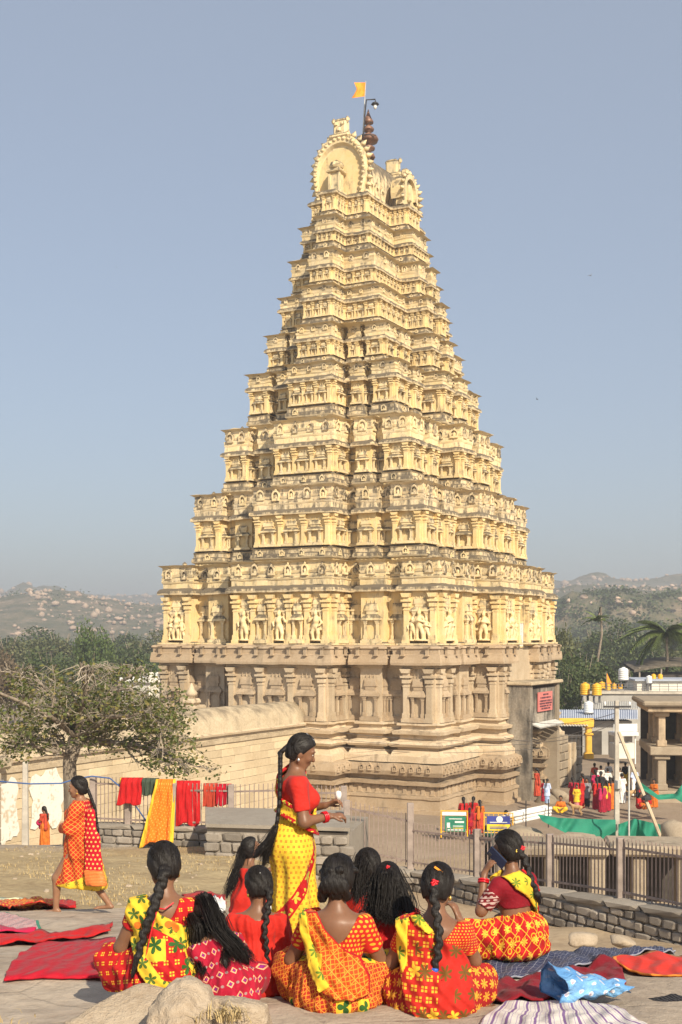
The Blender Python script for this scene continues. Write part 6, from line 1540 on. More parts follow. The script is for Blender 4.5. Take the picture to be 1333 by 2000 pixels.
f.strands([.024, .034, .042], [H(0, -.02, .10), H(-.02, -.12, .03), f.T(-.02, -.12, .57), f.T(-.02, -.15, .53), f.T(.0, -.16, .49), f.T(.01, -.15, .46)], 130, .008, .024, seed=5); f.strands([.02, .03, .04], [H(.05, -.04, .06), H(.09, -.05, -.06), f.T(.13, -.06, .5), f.T(.17, -.06, .46), f.T(.19, -.08, .40)], 40, .007, .02, seed=6); f.strands([.02, .03, .04], [H(-.06, -.04, .05), H(-.1, -.03, -.06), f.T(-.12, -.06, .52), f.T(-.13, -.1, .46)], 40, .007, .02, seed=7)
f.flower(H(.0, -.115, .085), .016, 'redplastic', 'hair_clip')
f = Fig(seat(722, 1878, 8.6), R(10), 'girl in red whose dark head shows behind the wavy-haired girl', .08, 0, hip=.15, scale=.87); f.setH(.54, yaw=.2, pitch=.2, hs=1.05)
eL, eR = f.T(-.23, .06, .27), f.T(.22, .08, .26); wL, wR = f.T(-.1, .28, .2), f.T(.1, .28, .2)
f.part('body', bodyskin(f, [(-1, eL, wL), (1, eR, wR)], vox=.012), 'skin'); tb0 = torso_base(f, g=.008); merge(tb0, lower_crossed(f, (-.24, .24, .13), (.24, .2, .15), amp=0))
for q, e, w_ in ((-1, eL, wL), (1, eR, wR)): f.arm(tb0, q, e, e+(w_-e)*.8, (.062, .056, .05, .044))
tb0.keep(lambda X, Y, Z: f.loc(X, Y, Z)[2]-(f.sh+.02)); tb0.keep(lambda X, Y, Z: -.01-Z); f.part('dress', tb0, 'brightred', f.uvback); f.cap(vol=.026); H = f.Hd
f.strands([.03, .04, .05], [H(-.03, -.02, .09), H(-.08, -.08, .0), f.T(-.1, -.08, .58), f.T(-.12, -.12, .5)], 60, .008, .016, seed=8)
# --- seated woman with plait, red flower
f = Fig(seat(846, 1985, 6.8), R(-3), 'seated woman in red leaf-print sari, red flower over her plait, right of the front row', .08, .05); f.setH(.50, yaw=-.25, pitch=.25, hs=.98)
eL, eR = f.T(-.24, .07, .26), f.T(.225, .12, .30); wL, wR = f.T(-.1, .28, .22), f.T(.14, .24, .50)
f.part('body', bodyskin(f, [(-1, eL, wL), (1, eR, wR)], [(wR, (-.3, .3, .8), (.5, -.3, 0), 1.0)]), 'skin')
kw = dict(kneeL=(-.27, .14, .16), kneeR=(.26, .14, .15), foot=(.05, .33, .07), hipw=.205, back=.03); lw = lower_crossed(f, amp=.007, **kw); f.part('skirt', lw, 'H_skirt', f.uvlow)
f.blouse('H_blouse', scoop=.11, half=.115, sleeve=.6, els=((-1, eL), (1, eR))); tb0 = torso_base(f, g=.004); merge(tb0, lower_crossed(f, amp=0, **kw))
f.drape(tb0, [(-.22, .53), (-.11, .56), (.03, .44), (.14, .40), (.20, .30), (.22, .18), (.23, .10), (.17, .03), (.05, .0), (-.08, .02), (-.15, .09), (-.18, .2), (-.2, .34)], 'H_pallu', .016, .011, wav=.006)
f.drape(tb0, [(-.23, .52), (-.155, .55), (-.155, .42), (-.15, .30), (-.18, .24), (-.215, .36)], 'printyellow', .034, .009, name='pallu_border', ymax=.12); f.drape(tb0, [(-.15, .56), (-.09, .565), (-.01, .49), (-.04, .465), (-.14, .53)], 'printyellow', .036, .009, name='pallu_border', ymax=.0)
ft = Body((.1, .02, -.02), (.36, .34, .14), .008); ft.limb((.14, .24, .03), (.30, .10, .03), .036, .03, .02, ((0, 0, 1), .75))
for k in range(5): ft.limb((.27+.018*k, .075+.014*k, .025), (.29+.02*k, .05+.016*k, .022), .012, .010, .004)
f.part('foot', ft, 'skin')
f.cap(vol=.022); f.braid([f.Hd(.0, -.105, .0), f.Hd(.01, -.125, -.07), f.T(.015, -.16, .47), f.T(.01, -.17, .36), f.T(-.01, -.175, .24), f.T(-.03, -.175, .15)], .036, .024, 11, .14, tie='bluetie'); f.flower(f.Hd(.005, -.125, .0), .024); MB().box(f.Hd(.02, -.105, .075), (.06, .012, .01), Matrix.Rotation(.6, 3, 'Y')).build('hair_clip', 'saffron', f.root); f.earring(1)
# --- woman with the telephone
f = Fig(seat(1012, 1868, 8.6), R(38), 'woman in maroon blouse and yellow pallu talking on a dark phone', .12, .0, hip=.14, vox=.0105, scale=.96); f.setH(.56, yaw=.15, pitch=.08, hs=1.05)
eL, eR = f.T(-.27, .08, .36), f.T(.24, .10, .33); wL, wR = f.T(-.165, .125, .615), f.T(.1, .3, .25)
ph = f.Hd(-.085, .03, -.05)
f.part('body', bodyskin(f, [(-1, eL, wL), (1, eR, wR)], [(wL, (.35, -.3, .8), (-.9, .2, .3), .7, .0095, .019, -1)], vox=.0085), 'skin')
kw = dict(kneeL=(-.40, .14, .19), kneeR=(.26, .20, .18), foot=(-.08, .34, .07), hipw=.225, back=.02); lw = lower_crossed(f, amp=.0055, **kw); f.part('skirt', lw, 'I_skirt', f.uvlow)
f.blouse('maroon', scoop=.10, half=.10, low=.36, sleeve=.5, els=((-1, eL), (1, eR)))
for q, e in ((-1, eL),):
    S = f.T(q*.148, -.005, f.sh-.03); d = np.array(e)-S; sl = Body(np.minimum(S, e)-.1, np.maximum(S, e)+.1, .009); sl.limb(S+d*.3, S+d*.88, .066, .06, 0); sl.keep(lambda X, Y, Z: np.maximum((X-S[0])*d[0]+(Y-S[1])*d[1]+(Z-S[2])*d[2]-.84*(d@d), .3*(d@d)-((X-S[0])*d[0]+(Y-S[1])*d[1]+(Z-S[2])*d[2]))); f.part('sleeve', sl, 'I_sleeve', f.uvback)
tb0 = torso_base(f)
f.drape(tb0, [(-.17, .60), (-.02, .63), (.10, .50), (.19, .40), (.20, .27), (.13, .29), (.02, .42), (-.10, .50)], 'printyellow', .020, .012, wav=.004, ymax=.12); f.drape(tb0, [(-.02, .63), (.0, .64), (.12, .52), (.215, .40), (.20, .27), (.19, .27), (.19, .38), (.1, .50)], 'redcloth', .034, .008, name='pallu_border', ymax=.12)
wb = Body((-.3, -.3, .08), (.3, .3, .34), .01); wb.limb(f.T(0, 0, .235), f.T(0, 0, .255), .17, .165, .02, ((0, 1, 0), .78)); wb.keep(lambda X, Y, Z: np.abs(Z-.245)-.018); f.part('waistband', wb, 'yellowcloth', f.uvcyl)
f.cap(vol=.02); f.braid([f.Hd(.0, -.105, -.02), f.Hd(.02, -.12, -.09), f.T(.05, -.14, .53), f.T(.08, -.15, .45), f.T(.11, -.14, .38)], .040, .03, 7, .08); f.flower(f.Hd(.01, -.118, -.01), .026); f.flower(f.Hd(-.04, -.105, -.02), .015, 'gold'); f.earring(-1); f.ring(wL+(eL-wL)*.18, wL-eL, .036, .009, 'redplastic'); f.ring(wL+(eL-wL)*.24, wL-eL, .037, .008, 'redplastic'); MB().box(f.Hd(.02, -.03, .115), (.03, .012, .012)).build('hair_clip', 'redplastic', f.root)
pn = empty('phone', f.root.matrix_basis @ Vector(ph), 0, 'dark blue phone held to the ear by the woman on the right', 'phone')
hm = f.root.matrix_basis.to_3x3() @ Matrix([list(r) for r in f.HM]) @ Matrix.Rotation(-.75, 3, 'X'); pn.rotation_euler = hm.to_euler(); MB().box((-.012, .0, .0), (.013, .078, .165), bev=.006).build('case', 'phonecase', pn); MB().box((-.02, .018, .055), (.004, .022, .03), bev=.002).build('camera_bump', 'iron', pn)
# --- girl sitting farther back with raised hands
f = Fig(seat(482, 1790, 13.4), R(-60), 'girl in red sitting far back with raised hands, dark ponytail', .05, 0, hip=.15, vox=.012); f.setH(.53, yaw=-.15, pitch=-.35)
eL, eR = f.T(-.2, .18, .36), f.T(.22, .20, .30); wL, wR = f.T(-.1, .36, .5), f.T(.14, .34, .50)
f.part('body', bodyskin(f, [(-1, eL, wL), (1, eR, wR)], [(wR, (0, .25, .9), (.3, -.9, 0), .5), (wL, (0, .25, .9), (-.3, -.9, 0), .5)], vox=.009), 'skin'); tb0 = torso_base(f, g=.006); merge(tb0, lower_crossed(f, (-.2, .26, .14), (.24, .24, .15), amp=0))
for q, e in ((-1, eL), (1, eR)): S = f.T(q*.148, 0, f.sh-.03); tb0.limb(S, S+(e-S)*.7, .062, .056, .03)
tb0.keep(lambda X, Y, Z: f.loc(X, Y, Z)[2]-(f.sh+.01)); tb0.keep(lambda X, Y, Z: -.01-Z); f.part('dress', tb0, 'brightred', f.uvback); f.cap(vol=.016); H = f.Hd
f.strands([.02, .025, .03], [H(0, -.09, .04), H(.0, -.14, -.06), f.T(0, -.15, .46), f.T(.0, -.2, .34), f.T(0, -.24, .22)], 50, .009, .012, seed=9)
# --- standing woman, yellow sari, red blouse
gz = gh(*pl_(577, 8.7)); f = Fig(Vector((*pl_(577, 8.7), gz-.0)), R(-80), 'standing woman in yellow printed sari and red blouse with a long plait', .02, 0, hip=.90, vox=.0105); f.setH(1.295, yaw=-.06, pitch=.38, neck=.085, fwd=.035, hs=1.0)
eL, eR = f.T(-.20, .06, 1.05), f.T(.215, .03, 1.02); wL, wR = f.T(-.05, .22, 1.10), f.T(.13, .22, 1.05)
f.part('body', bodyskin(f, [(-1, eL, wL), (1, eR, wR)], [(wR, (-.1, .9, .02), (.3, 0, .9), .9, .0092), (wL, (.25, .8, .35), (-.3, .3, .9), 1.0, .0092, .018, -1)], vox=.0078, lo=(-.34, -.25, .82), hi=(.36, .52, 1.68)), 'skin'); f.face()
fb = Body((-.2, -.2, -.04), (.2, .25, .2), .009)
for q in (-1, 1): fb.limb((q*.08, -.02, .15), (q*.08, -.03, .05), .04, .038).limb((q*.08, -.04, .03), (q*.085, .12, .018), .036, .026, .02)
f.part('feet', fb, 'skin')
sk = Body((-.34, -.34, .0), (.34, .34, 1.08), .0105)
sk.limb((0, -.01, 1.0), (0, -.02, .80), .135, .185, .05, ((0, 1, 0), .82)).limb((0, -.02, .80), (0, .0, .42), .185, .172, .05, ((0, 1, 0), .84)).limb((0, 0, .42), (0, .02, .07), .172, .20, .05, ((0, 1, 0), .90)).ball((0, -.09, .84), (.15, .10, .14), .06)
sk.disp(lambda X, Y, Z: .008*np.sin(10*ang(X, Y)+Z*10+1.5*np.sin(Z*6))*sst(1-Z, .05, .5)); sk.keep(lambda X, Y, Z: np.maximum(.05-Z, Z-1.04)); f.part('skirt', sk, 'D_skirt', lambda V: np.stack([(np.arctan2(V[:, 1], V[:, 0]))*.19, V[:, 2], np.full(len(V), 9.)], 1))
f.blouse('brightred', scoop=.10, half=.095, low=1.03, sleeve=.72, els=((-1, eL), (1, eR)))
tb0 = Body((-.34, -.34, .55), (.34, .34, 1.5), .0105); f.torso(tb0, .012); merge(tb0, sk)
bb = tb0.copy(); X, Y, Z = bb.grid(); X, Y, Z = np.broadcast_arrays(X, Y, Z); lowz = .985-.55*Y; wid = .13+2.2*np.clip(.06-X, 0, .3)*(Y < .1)+.9*np.clip(.02-X, 0, .3)*(Y >= .1); ed = np.minimum(Z-lowz, lowz+wid-Z)
bb.D = np.maximum(np.abs(tb0.D-.016-.006*np.sin(Z*46+Y*25+X*9))-.012, -ed).astype(np.float32)
f.part('pallu', bb, 'D_pallu', lambda V: np.stack([V[:, 1]+V[:, 0], V[:, 2], np.minimum(V[:, 2]-(.985-.55*V[:, 1]), .985-.55*V[:, 1]+.13+2.0*np.clip(.06-V[:, 0], 0, .3)-V[:, 2])], 1))
f.cap(vol=.012, front=.055); f.braid([f.Hd(0, -.10, .0), f.Hd(.0, -.135, -.07), f.T(.08, -.125, 1.27), f.T(.10, -.13, 1.12), f.T(.11, -.15, .97), f.T(.11, -.18, .86)], .031, .018, 17, .10)
f.strands([.008, .02, .035], [f.T(.11, -.15, .98), f.T(.11, -.20, .88), f.T(.1, -.25, .81), f.T(.1, -.30, .76)], 26, .005, .01, seed=3, name='braid_tail'); f.strands([.006, .012, .02], [f.T(.11, -.15, .98), f.T(.11, -.19, .86), f.T(.1, -.22, .76), f.T(.1, -.24, .68)], 24, .005, .008, seed=5, name='braid_tail')
f.earring(1, 'silver'); f.ring(f.T(0, .01, 1.335), (0, .5, 1), .066, .0045, 'redplastic', 'necklace'); MB().tube([f.Hd(.02, .05, .103), f.Hd(.02, -.02, .128)], .003, 5).build('hair_pin', 'silver', f.root)
for t in (.12, .18, .24): f.ring(wR+(eR-wR)*t, wR-eR, .036, .006, 'redplastic')
hp_ = f.root.matrix_basis @ Vector(wL+np.array((.03, .09, .075))); ct = empty('cup', hp_, 0, 'small white container in the left hand of the standing woman', 'cup'); MB().lathe([(.018, -.03), (.022, 0), (.02, .022), (.01, .03)], 12).build('shell', 'white', ct, True)
# --- woman walking at the left
gz = gh(*pl_(160, 14.4)); f = Fig(Vector((*pl_(160, 14.4), gz)), R(82), 'woman walking left in an orange-red wrap sari with long plait, barefoot', .03, 0, hip=.90, vox=.0115); f.setH(1.27, yaw=.1, pitch=.05, neck=.085, hs=1.05)
eL, eR = f.T(-.2, .08, 1.02), f.T(.2, .08, 1.02); wL, wR = f.T(-.06, .2, 1.0), f.T(.06, .2, 1.0)
b = bodyskin(f, [(-1, eL, wL), (1, eR, wR)], vox=.010, lo=(-.34, -.5, -.03), hi=(.36, .5, 1.66))
LGS = ((-1, (-.08, .27, .42), (-.09, .28, .07)), (1, (.08, -.06, .42), (.09, -.30, .10)))
for q, kn, an_ in LGS:
    b.limb((q*.08, 0, .84), kn, .09, .058, .03).limb(kn, an_, .056, .034, .03); a2 = np.array(an_)
    tip = a2+np.array((0, .15, -.055)); b.limb(a2-np.array((0, .03, .035)), tip, .034, .022, .02, ((0, 0, 1), .8))
    for j in range(5): b.limb(tip+np.array(((j-2)*.015, -.02, 0)), tip+np.array(((j-2)*.018, .03-.005*abs(j-1), -.004)), .011, .009, .004)
f.part('body', b, 'skin_light'); f.face()
sk = Body((-.36, -.46, .2), (.36, .46, 1.08), .0115); sk.limb((0, 0, 1.0), (0, -.01, .8), .14, .18, .05, ((0, 1, 0), .85)).limb((0, .0, .82), (-.02, .13, .36), .17, .16, .08).limb((0, -.0, .82), (.02, -.12, .36), .17, .17, .08).limb((0, .12, .38), (0, -.12, .38), .15, .15, .1)
sk.disp(lambda X, Y, Z: .010*np.sin(9*ang(X, Y)+Z*12)); sk.keep(lambda X, Y, Z: np.maximum(.305+.1*Y-Z, Z-1.05)); f.part('skirt', sk, 'K_skirt', lambda V: np.stack([np.arctan2(V[:, 1], -V[:, 0])*-.2, V[:, 2], np.full(len(V), 9.)], 1))
wp = Body((-.4, -.4, .5), (.4, .4, 1.42), .0115); f.torso(wp, .03)
for q, e, w_ in ((-1, eL, wL), (1, eR, wR)): f.arm(wp, q, e, w_, (.085, .075, .07, .065))
wp.limb((0, 0, 1.02), (0, 0, .66), .19, .185, .06, ((0, 1, 0), .85)); wp.disp(lambda X, Y, Z: .007*np.sin(X*16+Z*34+3*np.sin(Y*12))); wp.keep(lambda X, Y, Z: np.maximum(Z-(1.325-.0*Y), .66+.35*np.abs(Y)*(Y > 0)-Z)); f.part('wrap', wp, 'K_wrap', lambda V: np.stack([np.arctan2(V[:, 1], -V[:, 0])*-.2, V[:, 2], np.full(len(V), 9.)], 1))
bp = Body((-.36, -.46, .36), (.1, .1, 1.3), .0115); bp.limb((-.16, -.17, 1.2), (-.2, -.2, .9), .05, .075, .05, ((1, 0, 0), .4)).limb((-.2, -.2, .9), (-.22, -.24, .42), .08, .12, .05, ((1, 0, 0), .35)); bp.disp(lambda X, Y, Z: .006*np.sin(Y*70)); bp.keep(lambda X, Y, Z: .40-Z); f.part('pallu', bp, 'K_wrap', lambda V: np.stack([V[:, 1]*-1+.1, V[:, 2], np.full(len(V), 9.)], 1))
bp = Body((-.36, -.46, .3), (.1, .1, .62), .0115); bp.limb((-.225, -.22, .56), (-.235, -.26, .38), .115, .13, .02, ((1, 0, 0), .38)); bp.keep(lambda X, Y, Z: np.maximum(.37-Z, Z-.55)); f.part('pallu_end', bp, 'orangesilk', lambda V: np.stack([V[:, 1], V[:, 2]*3, np.full(len(V), 9.)], 1))
f.cap(vol=.014, front=.05); f.braid([f.Hd(0, -.10, -.01), f.Hd(-.02, -.13, -.08), f.T(-.06, -.19, 1.24), f.T(-.09, -.22, 1.08), f.T(-.1, -.24, .92)], .036, .02, 13, .1); f.earring(-1)
# ------------------------------------------------------------------ people farther off: a few builds, each person with own colours
def far_cloth(c, nm): 
    if nm not in M: plain(nm, c, .85, .25, 7)
    return nm
FC = dict(red=(.45, .016, .016), maroon2=(.30, .01, .03), magenta=(.42, .02, .09), orange=(.55, .14, .018), yellow=(.72, .45, .03), white2=(.78, .76, .72), sky=(.32, .45, .68), blue=(.18, .28, .55), black=(.025, .022, .025), green=(.08, .30, .18), pink=(.55, .20, .22), brick=(.45, .06, .03), grey=(.25, .25, .27), lilac=(.50, .58, .78))
for k_, c_ in FC.items(): far_cloth(c_, 'f_'+k_)
def proto(kind, vox=.021):
    """(skin, upper garment, lower garment, hair) meshes of one standing or sitting build"""
    f = Fig((0, 0, 0), 0, '', .03, 0, hip=.9 if kind != 'sit' else .12, vox=vox); f.setH(1.28 if kind != 'sit' else .5, neck=.08); bpy.data.objects.remove(f.root)
    sh = f.sh; arms = {'saree': ((-.2, .08, 1.02), (-.05, .24, 1.0), (.21, .05, 1.02), (.1, .22, .98)), 'kurta': ((-.22, .0, 1.0), (-.22, .1, .78), (.22, .02, 1.0), (.2, .16, .82)), 'man': ((-.23, -.02, 1.0), (-.24, .06, .76), (.23, -.02, 1.0), (.24, .06, .76)), 'dhoti': ((-.23, -.02, 1.0), (-.2, .12, .8), (.23, -.02, 1.0), (.22, .1, .78)), 'sit': ((-.24, .08, .26), (-.06, .28, .2), (.24, .08, .26), (.06, .28, .2))}[kind]
    b = Body((-.42, -.34, -.04), (.42, .48, sh+.4), vox*.8); f.torso(b, -.005); f.headskin(b)
    for q, e, w_ in ((-1, arms[0], arms[1]), (1, arms[2], arms[3])):
        f.arm(b, q, np.array(e), np.array(w_)); d = np.array(w_)-np.array(e); f.hand(b, np.array(w_), d, (q*.3, -.5, .6), .5, .0125, .02)
    if kind != 'sit':
        for q in (-1, 1): b.limb((q*.08, 0, .86), (q*.09, .02, .45), .085, .06, .03).limb((q*.09, .02, .45), (q*.09, -.01, .06), .055, .04, .03).limb((q*.09, -.03, .03), (q*.1, .13, .025), .035, .03, .02)
    ms = [b.mesh('body')]
    u = Body((-.42, -.32, .0), (.42, .42, sh+.1), vox); f.torso(u, .016)
    for q, e in ((-1, arms[0]), (1, arms[2])): S = f.T(q*.148, 0, sh-.03); u.limb(S, S+(np.array(e)-S)*(.75 if kind != 'kurta' else 1.0), .064, .058, .03)
    lowz = {'saree': .98, 'kurta': .5, 'man': .82, 'dhoti': .72, 'sit': .22}[kind]
    if kind == 'saree': u.limb((-.1, -.12, 1.28), (-.12, -.17, .75), .06, .10, .04, ((0, 1, 0), .45)).limb((.16, .05, .98), (-.1, .1, 1.26), .07, .07, .05)
    if kind == 'kurta': u.limb((0, 0, .95), (0, 0, .5), .16, .21, .06, ((0, 1, 0), .8))
    if kind in ('man', 'dhoti'): u.limb((0, 0, .95), (0, 0, lowz), .158, .165, .04, ((0, 1, 0), .78))
    u.keep(lambda X, Y, Z: np.maximum(Z-(sh+.03), (lowz if kind != 'saree' else .66)-Z)); ms.append(u.mesh('upper_garment'))
    l = Body((-.46, -.36, -.03), (.46, .5, 1.06), vox)
    if kind in ('saree', 'dhoti', 'kurta'):
        w0, w1 = (.19, .215) if kind == 'saree' else ((.17, .20) if kind == 'dhoti' else (.16, .15)); l.limb((0, 0, .98), (0, -.02, .8), .14, w0-.01, .05, ((0, 1, 0), .82)).limb((0, -.01, .8), (0, .01, .1), w0-.01, w1, .05, ((0, 1, 0), .86)); l.disp(lambda X, Y, Z: .012*np.sin(10*ang(X, Y)+Z*7)); l.keep(lambda X, Y, Z: .05-Z)
    elif kind == 'man':
        for q in (-1, 1): l.limb((q*.085, 0, .88), (q*.095, .01, .07), .105, .075, .03)
        l.limb((0, 0, .96), (0, 0, .88), .15, .15, .03, ((0, 1, 0), .78)); l.keep(lambda X, Y, Z: .05-Z)
    else:
        l.ball((0, -.02, .15), (.2, .17, .18), .05)
        for q in (-1, 1): l.limb((q*.1, .04, .16), (q*.26, .24, .22), .12, .095, .05).limb((q*.26, .24, .22), (q*.08, .3, .06), .09, .06, .05)
        l.keep(lambda X, Y, Z: -.01-Z)
    ms.append(l.mesh('lower_garment'))
    h = Body(f.hc-.24-np.array((0, .0, .35)), f.hc+.2, vox*.7); r = Matrix([list(x) for x in f.HM])
    h.ball(f.Hd(0, -.012, .025), (.09, .108, .105), .02, r)
    if kind in ('saree', 'kurta', 'sit'): h.limb(f.Hd(0, -.1, -.02), f.T(0, -.16, sh-.05), .045, .03, .03).limb(f.T(0, -.16, sh-.05), f.T(0, -.165, sh-.26), .03, .012, .02)
    h.keep(lambda X, Y, Z: (lambda q: np.maximum(q[1]-(.05+np.clip(q[2]-.03, -.2, .2)*.5), np.where(q[2] < 0, q[1]-.02, -1)))(f.hloc(X, Y, Z))); ms.append(h.mesh('hair')); return ms
PROTO = {k: proto(k) for k in ('saree', 'kurta', 'man', 'dhoti', 'sit')}
def extra(kind, px, yfeet, Y, heading, up, lo, label, h=1.0, group='pilgrims on the bazaar'):
    p = at(px, yfeet, Y); o = empty('person', (p.x, Y, p.z), R(heading), label, 'person', group); o.scale = (h, h, h)
    for nm, me, mt in zip(('body', 'upper_garment', 'lower_garment', 'hair'), PROTO[kind], ('skin', 'f_'+up, 'f_'+lo, 'hair')): obj(nm, me, mt, o)
    return o
CROWD = [('man', 1121, 1522, 86, 10, 'sky', 'black', 'man in light blue shirt and dark trousers standing alone on the road'), ('saree', 1050, 1556, 72, 60, 'brick', 'brick', 'woman in brick-red sari by the gate passage'), ('kurta', 1069, 1570, 68.5, -30, 'lilac', 'sky', 'child in pale blue frock near the gate'), ('saree', 1063, 1566, 69.8, 20, 'maroon2', 'maroon2', 'woman in dark maroon standing behind the child in blue'),
 ('sit', 1096, 1587, 66, 160, 'orange', 'yellow', 'woman in orange and yellow squatting by the green net'), ('saree', 1119, 1575, 69, 10, 'maroon2', 'red', 'woman in red sari at the left end of the crowd'), ('kurta', 1127, 1582, 67.5, 170, 'yellow', 'pink', 'child in yellow standing low at the left of the crowd'), ('saree', 1134, 1580, 68, -20, 'red', 'red', 'woman in plain red sari, third from the left of the crowd'), ('kurta', 1147, 1577, 69, 150, 'grey', 'black', 'woman in black and grey with bare arms in the crowd'), ('saree', 1139, 1568, 72, 30, 'brick', 'brick', 'woman in brick red half hidden behind the plain red sari'),
 ('man', 1162, 1540, 81, 5, 'brick', 'green', 'man in red shirt at the back of the crowd'), ('dhoti', 1174, 1546, 79, -10, 'white2', 'white2', 'man in white shirt with his back turned, left of two'), ('dhoti', 1189, 1537, 82, 0, 'white2', 'white2', 'man in white shirt farthest back in the crowd'), ('man', 1188, 1553, 77, 8, 'white2', 'black', 'man in white shirt and dark trousers in the middle of the crowd'), ('kurta', 1164, 1562, 74, 10, 'magenta', 'red', 'woman in pink-red top behind the front women'), ('kurta', 1174, 1566, 73, -20, 'black', 'maroon2', 'woman in black top in the crowd'),
 ('saree', 1166, 1582, 68, 5, 'red', 'maroon2', 'woman in red and maroon sari in the front of the crowd'), ('saree', 1177, 1588, 66.5, -8, 'magenta', 'maroon2', 'woman in magenta sari with a golden hem, front of the crowd'), ('saree', 1186, 1585, 67, 12, 'yellow', 'maroon2', 'woman in yellow blouse and maroon skirt in the front row'), ('saree', 1193, 1582, 68, -5, 'orange', 'orange', 'woman in orange sari in the front row of the crowd'), ('kurta', 1199, 1576, 69.5, 20, 'red', 'red', 'girl in bright red at the right of the front women'),
 ('dhoti', 1216, 1570, 70.5, 25, 'white2', 'white2', 'man in white dhoti beside the utility pole'), ('dhoti', 1210, 1552, 76, -20, 'white2', 'white2', 'man in white farther back just right of the pole'), ('man', 1240, 1556, 75, 15, 'lilac', 'white2', 'man in pale blue shirt and white trousers right of the pole'), ('man', 1222, 1537, 81, -5, 'black', 'yellow', 'man in black with a yellow cloth right of the pole'), ('sit', 1250, 1580, 68, -140, 'red', 'red', 'woman in red crouching behind the stay post'), ('kurta', 1248, 1574, 69.5, 40, 'black', 'red', 'girl in black top and red skirt by the stay post'),
 ('sit', 1267, 1580, 67.5, 120, 'red', 'orange', 'woman in red seated on the kerb by the pavilion'), ('saree', 1278, 1578, 68.5, 150, 'orange', 'orange', 'woman in orange sari beside the torn net'),
 ('saree', 906, 1626, 61.5, 10, 'red', 'red', 'woman in red between the two barricades, left'), ('kurta', 925, 1622, 62.5, -15, 'red', 'brick', 'woman carrying red bundles between the barricades'), ('saree', 938, 1628, 61, 10, 'orange', 'brick', 'woman in orange by the blue barricade'), ('kurta', 918, 1630, 60.8, 0, 'maroon2', 'red', 'short girl in maroon between the barricades'), ('sit', 990, 1618, 62, 30, 'red', 'orange', 'woman in red sitting by the white pipes'), ('sit', 955, 1634, 61, 0, 'black', 'green', 'person in black crouching behind the blue barricade')]
for c in CROWD:
    kd, px_, yf, Y_, hd_, u_, l_, lab = c; extra(kd, px_, yf, Y_, hd_, u_, l_, lab, random.uniform(1.02, 1.14)*(.78 if 'child' in lab or 'short' in lab else 1))
pb = extra('saree', 88, 1646, 48, 62, 'brick', 'orange', 'woman in orange and red by the painted wall with one arm raised', 1.0, None); pb.location.z = gh(pb.location.x, pb.location.y)
mb = Body((-.1, -.1, .9), (.5, .4, 1.6), .018); mb.limb((.15, 0, 1.24), (.3, .1, 1.05), .05, .042).limb((.3, .1, 1.05), (.14, .1, 1.36), .042, .03); obj('raised_arm', mb.mesh('raised_arm'), 'skin', pb)
mb = Body((-.3, -.1, .6), (.35, .5, 1.2), .02); mb.ball((-.02, .2, .95), (.22, .12, .14)).limb((.02, .26, .9), (0, .24, .72), .08, .05); obj('bundle', mb.mesh('bundle'), 'f_magenta', pb)
# a stray dog among the pilgrims
def dog(label, px_, yf, Y_, rz, mat):
    b = Body((-.2, -.55, -.03), (.2, .6, .75), .018); b.limb((0, -.22, .42), (0, .2, .45), .105, .125, .05).limb((0, .2, .45), (0, .36, .58), .085, .06, .05).ball((0, .41, .62), (.06, .08, .06), .03).limb((0, .44, .61), (0, .53, .58), .04, .026, .02)
    for q in (-1, 1):
        b.limb((q*.045, .36, .66), (q*.06, .35, .72), .02, .008, .01).limb((q*.07, .2, .4), (q*.07, .18, .2), .05, .028, .03).limb((q*.07, .18, .2), (q*.07, .2, .01), .026, .022, .01).limb((q*.07, -.22, .42), (q*.08, -.16, .26), .065, .035, .03).limb((q*.08, -.16, .26), (q*.08, -.27, .14), .03, .022, .01).limb((q*.08, -.27, .14), (q*.08, -.25, .01), .022, .022, .01)
    b.limb((0, -.28, .46), (0, -.42, .50), .024, .016).limb((0, -.42, .5), (0, -.46, .62), .016, .01); p = at(px_, yf, Y_)
    o = tag(obj('dog', b.mesh('dog'), mat, None, p, R(rz)), label, 'dog'); return o
plain('dogfur', (.42, .27, .13), .9, .2, 6); dog('tan stray dog standing in front of the crowd', 1127, 1592, 66, 60, 'dogfur'); dog('tan dog beside the man in pale blue right of the pole', 1236, 1561, 74, -70, 'dogfur')
# ------------------------------------------------------------------ cloths on the rock and on the fence
def solid(V, nu, nv, t, name, mat, uv=None, parent=None, loc=None, up=Vector((0, 0, 1))):
    """grid of points thickened into a thin cloth"""
    V = np.array([list(v) for v in V]); dn = np.array(up)*t; v = np.concatenate([V, V-dn]); n = nu*nv; f = []
    idx = np.arange(n).reshape(nu, nv); a, b, c, d = idx[:-1, :-1].ravel(), idx[1:, :-1].ravel(), idx[1:, 1:].ravel(), idx[:-1, 1:].ravel()
    q = np.stack([a, b, c, d], 1); q2 = np.stack([a, d, c, b], 1)+n; rim = np.concatenate([idx[:, 0], idx[-1, 1:], idx[-2::-1, -1], idx[0, -2:0:-1]]); r2 = np.roll(rim, -1)
    q3 = np.stack([rim, rim+n, r2+n, r2], 1); me = nmesh(name, v, np.concatenate([q, q2, q3]))
    if uv is not None: setuv(me, np.concatenate([uv, uv]))
    return obj(name, me, mat, parent, loc)
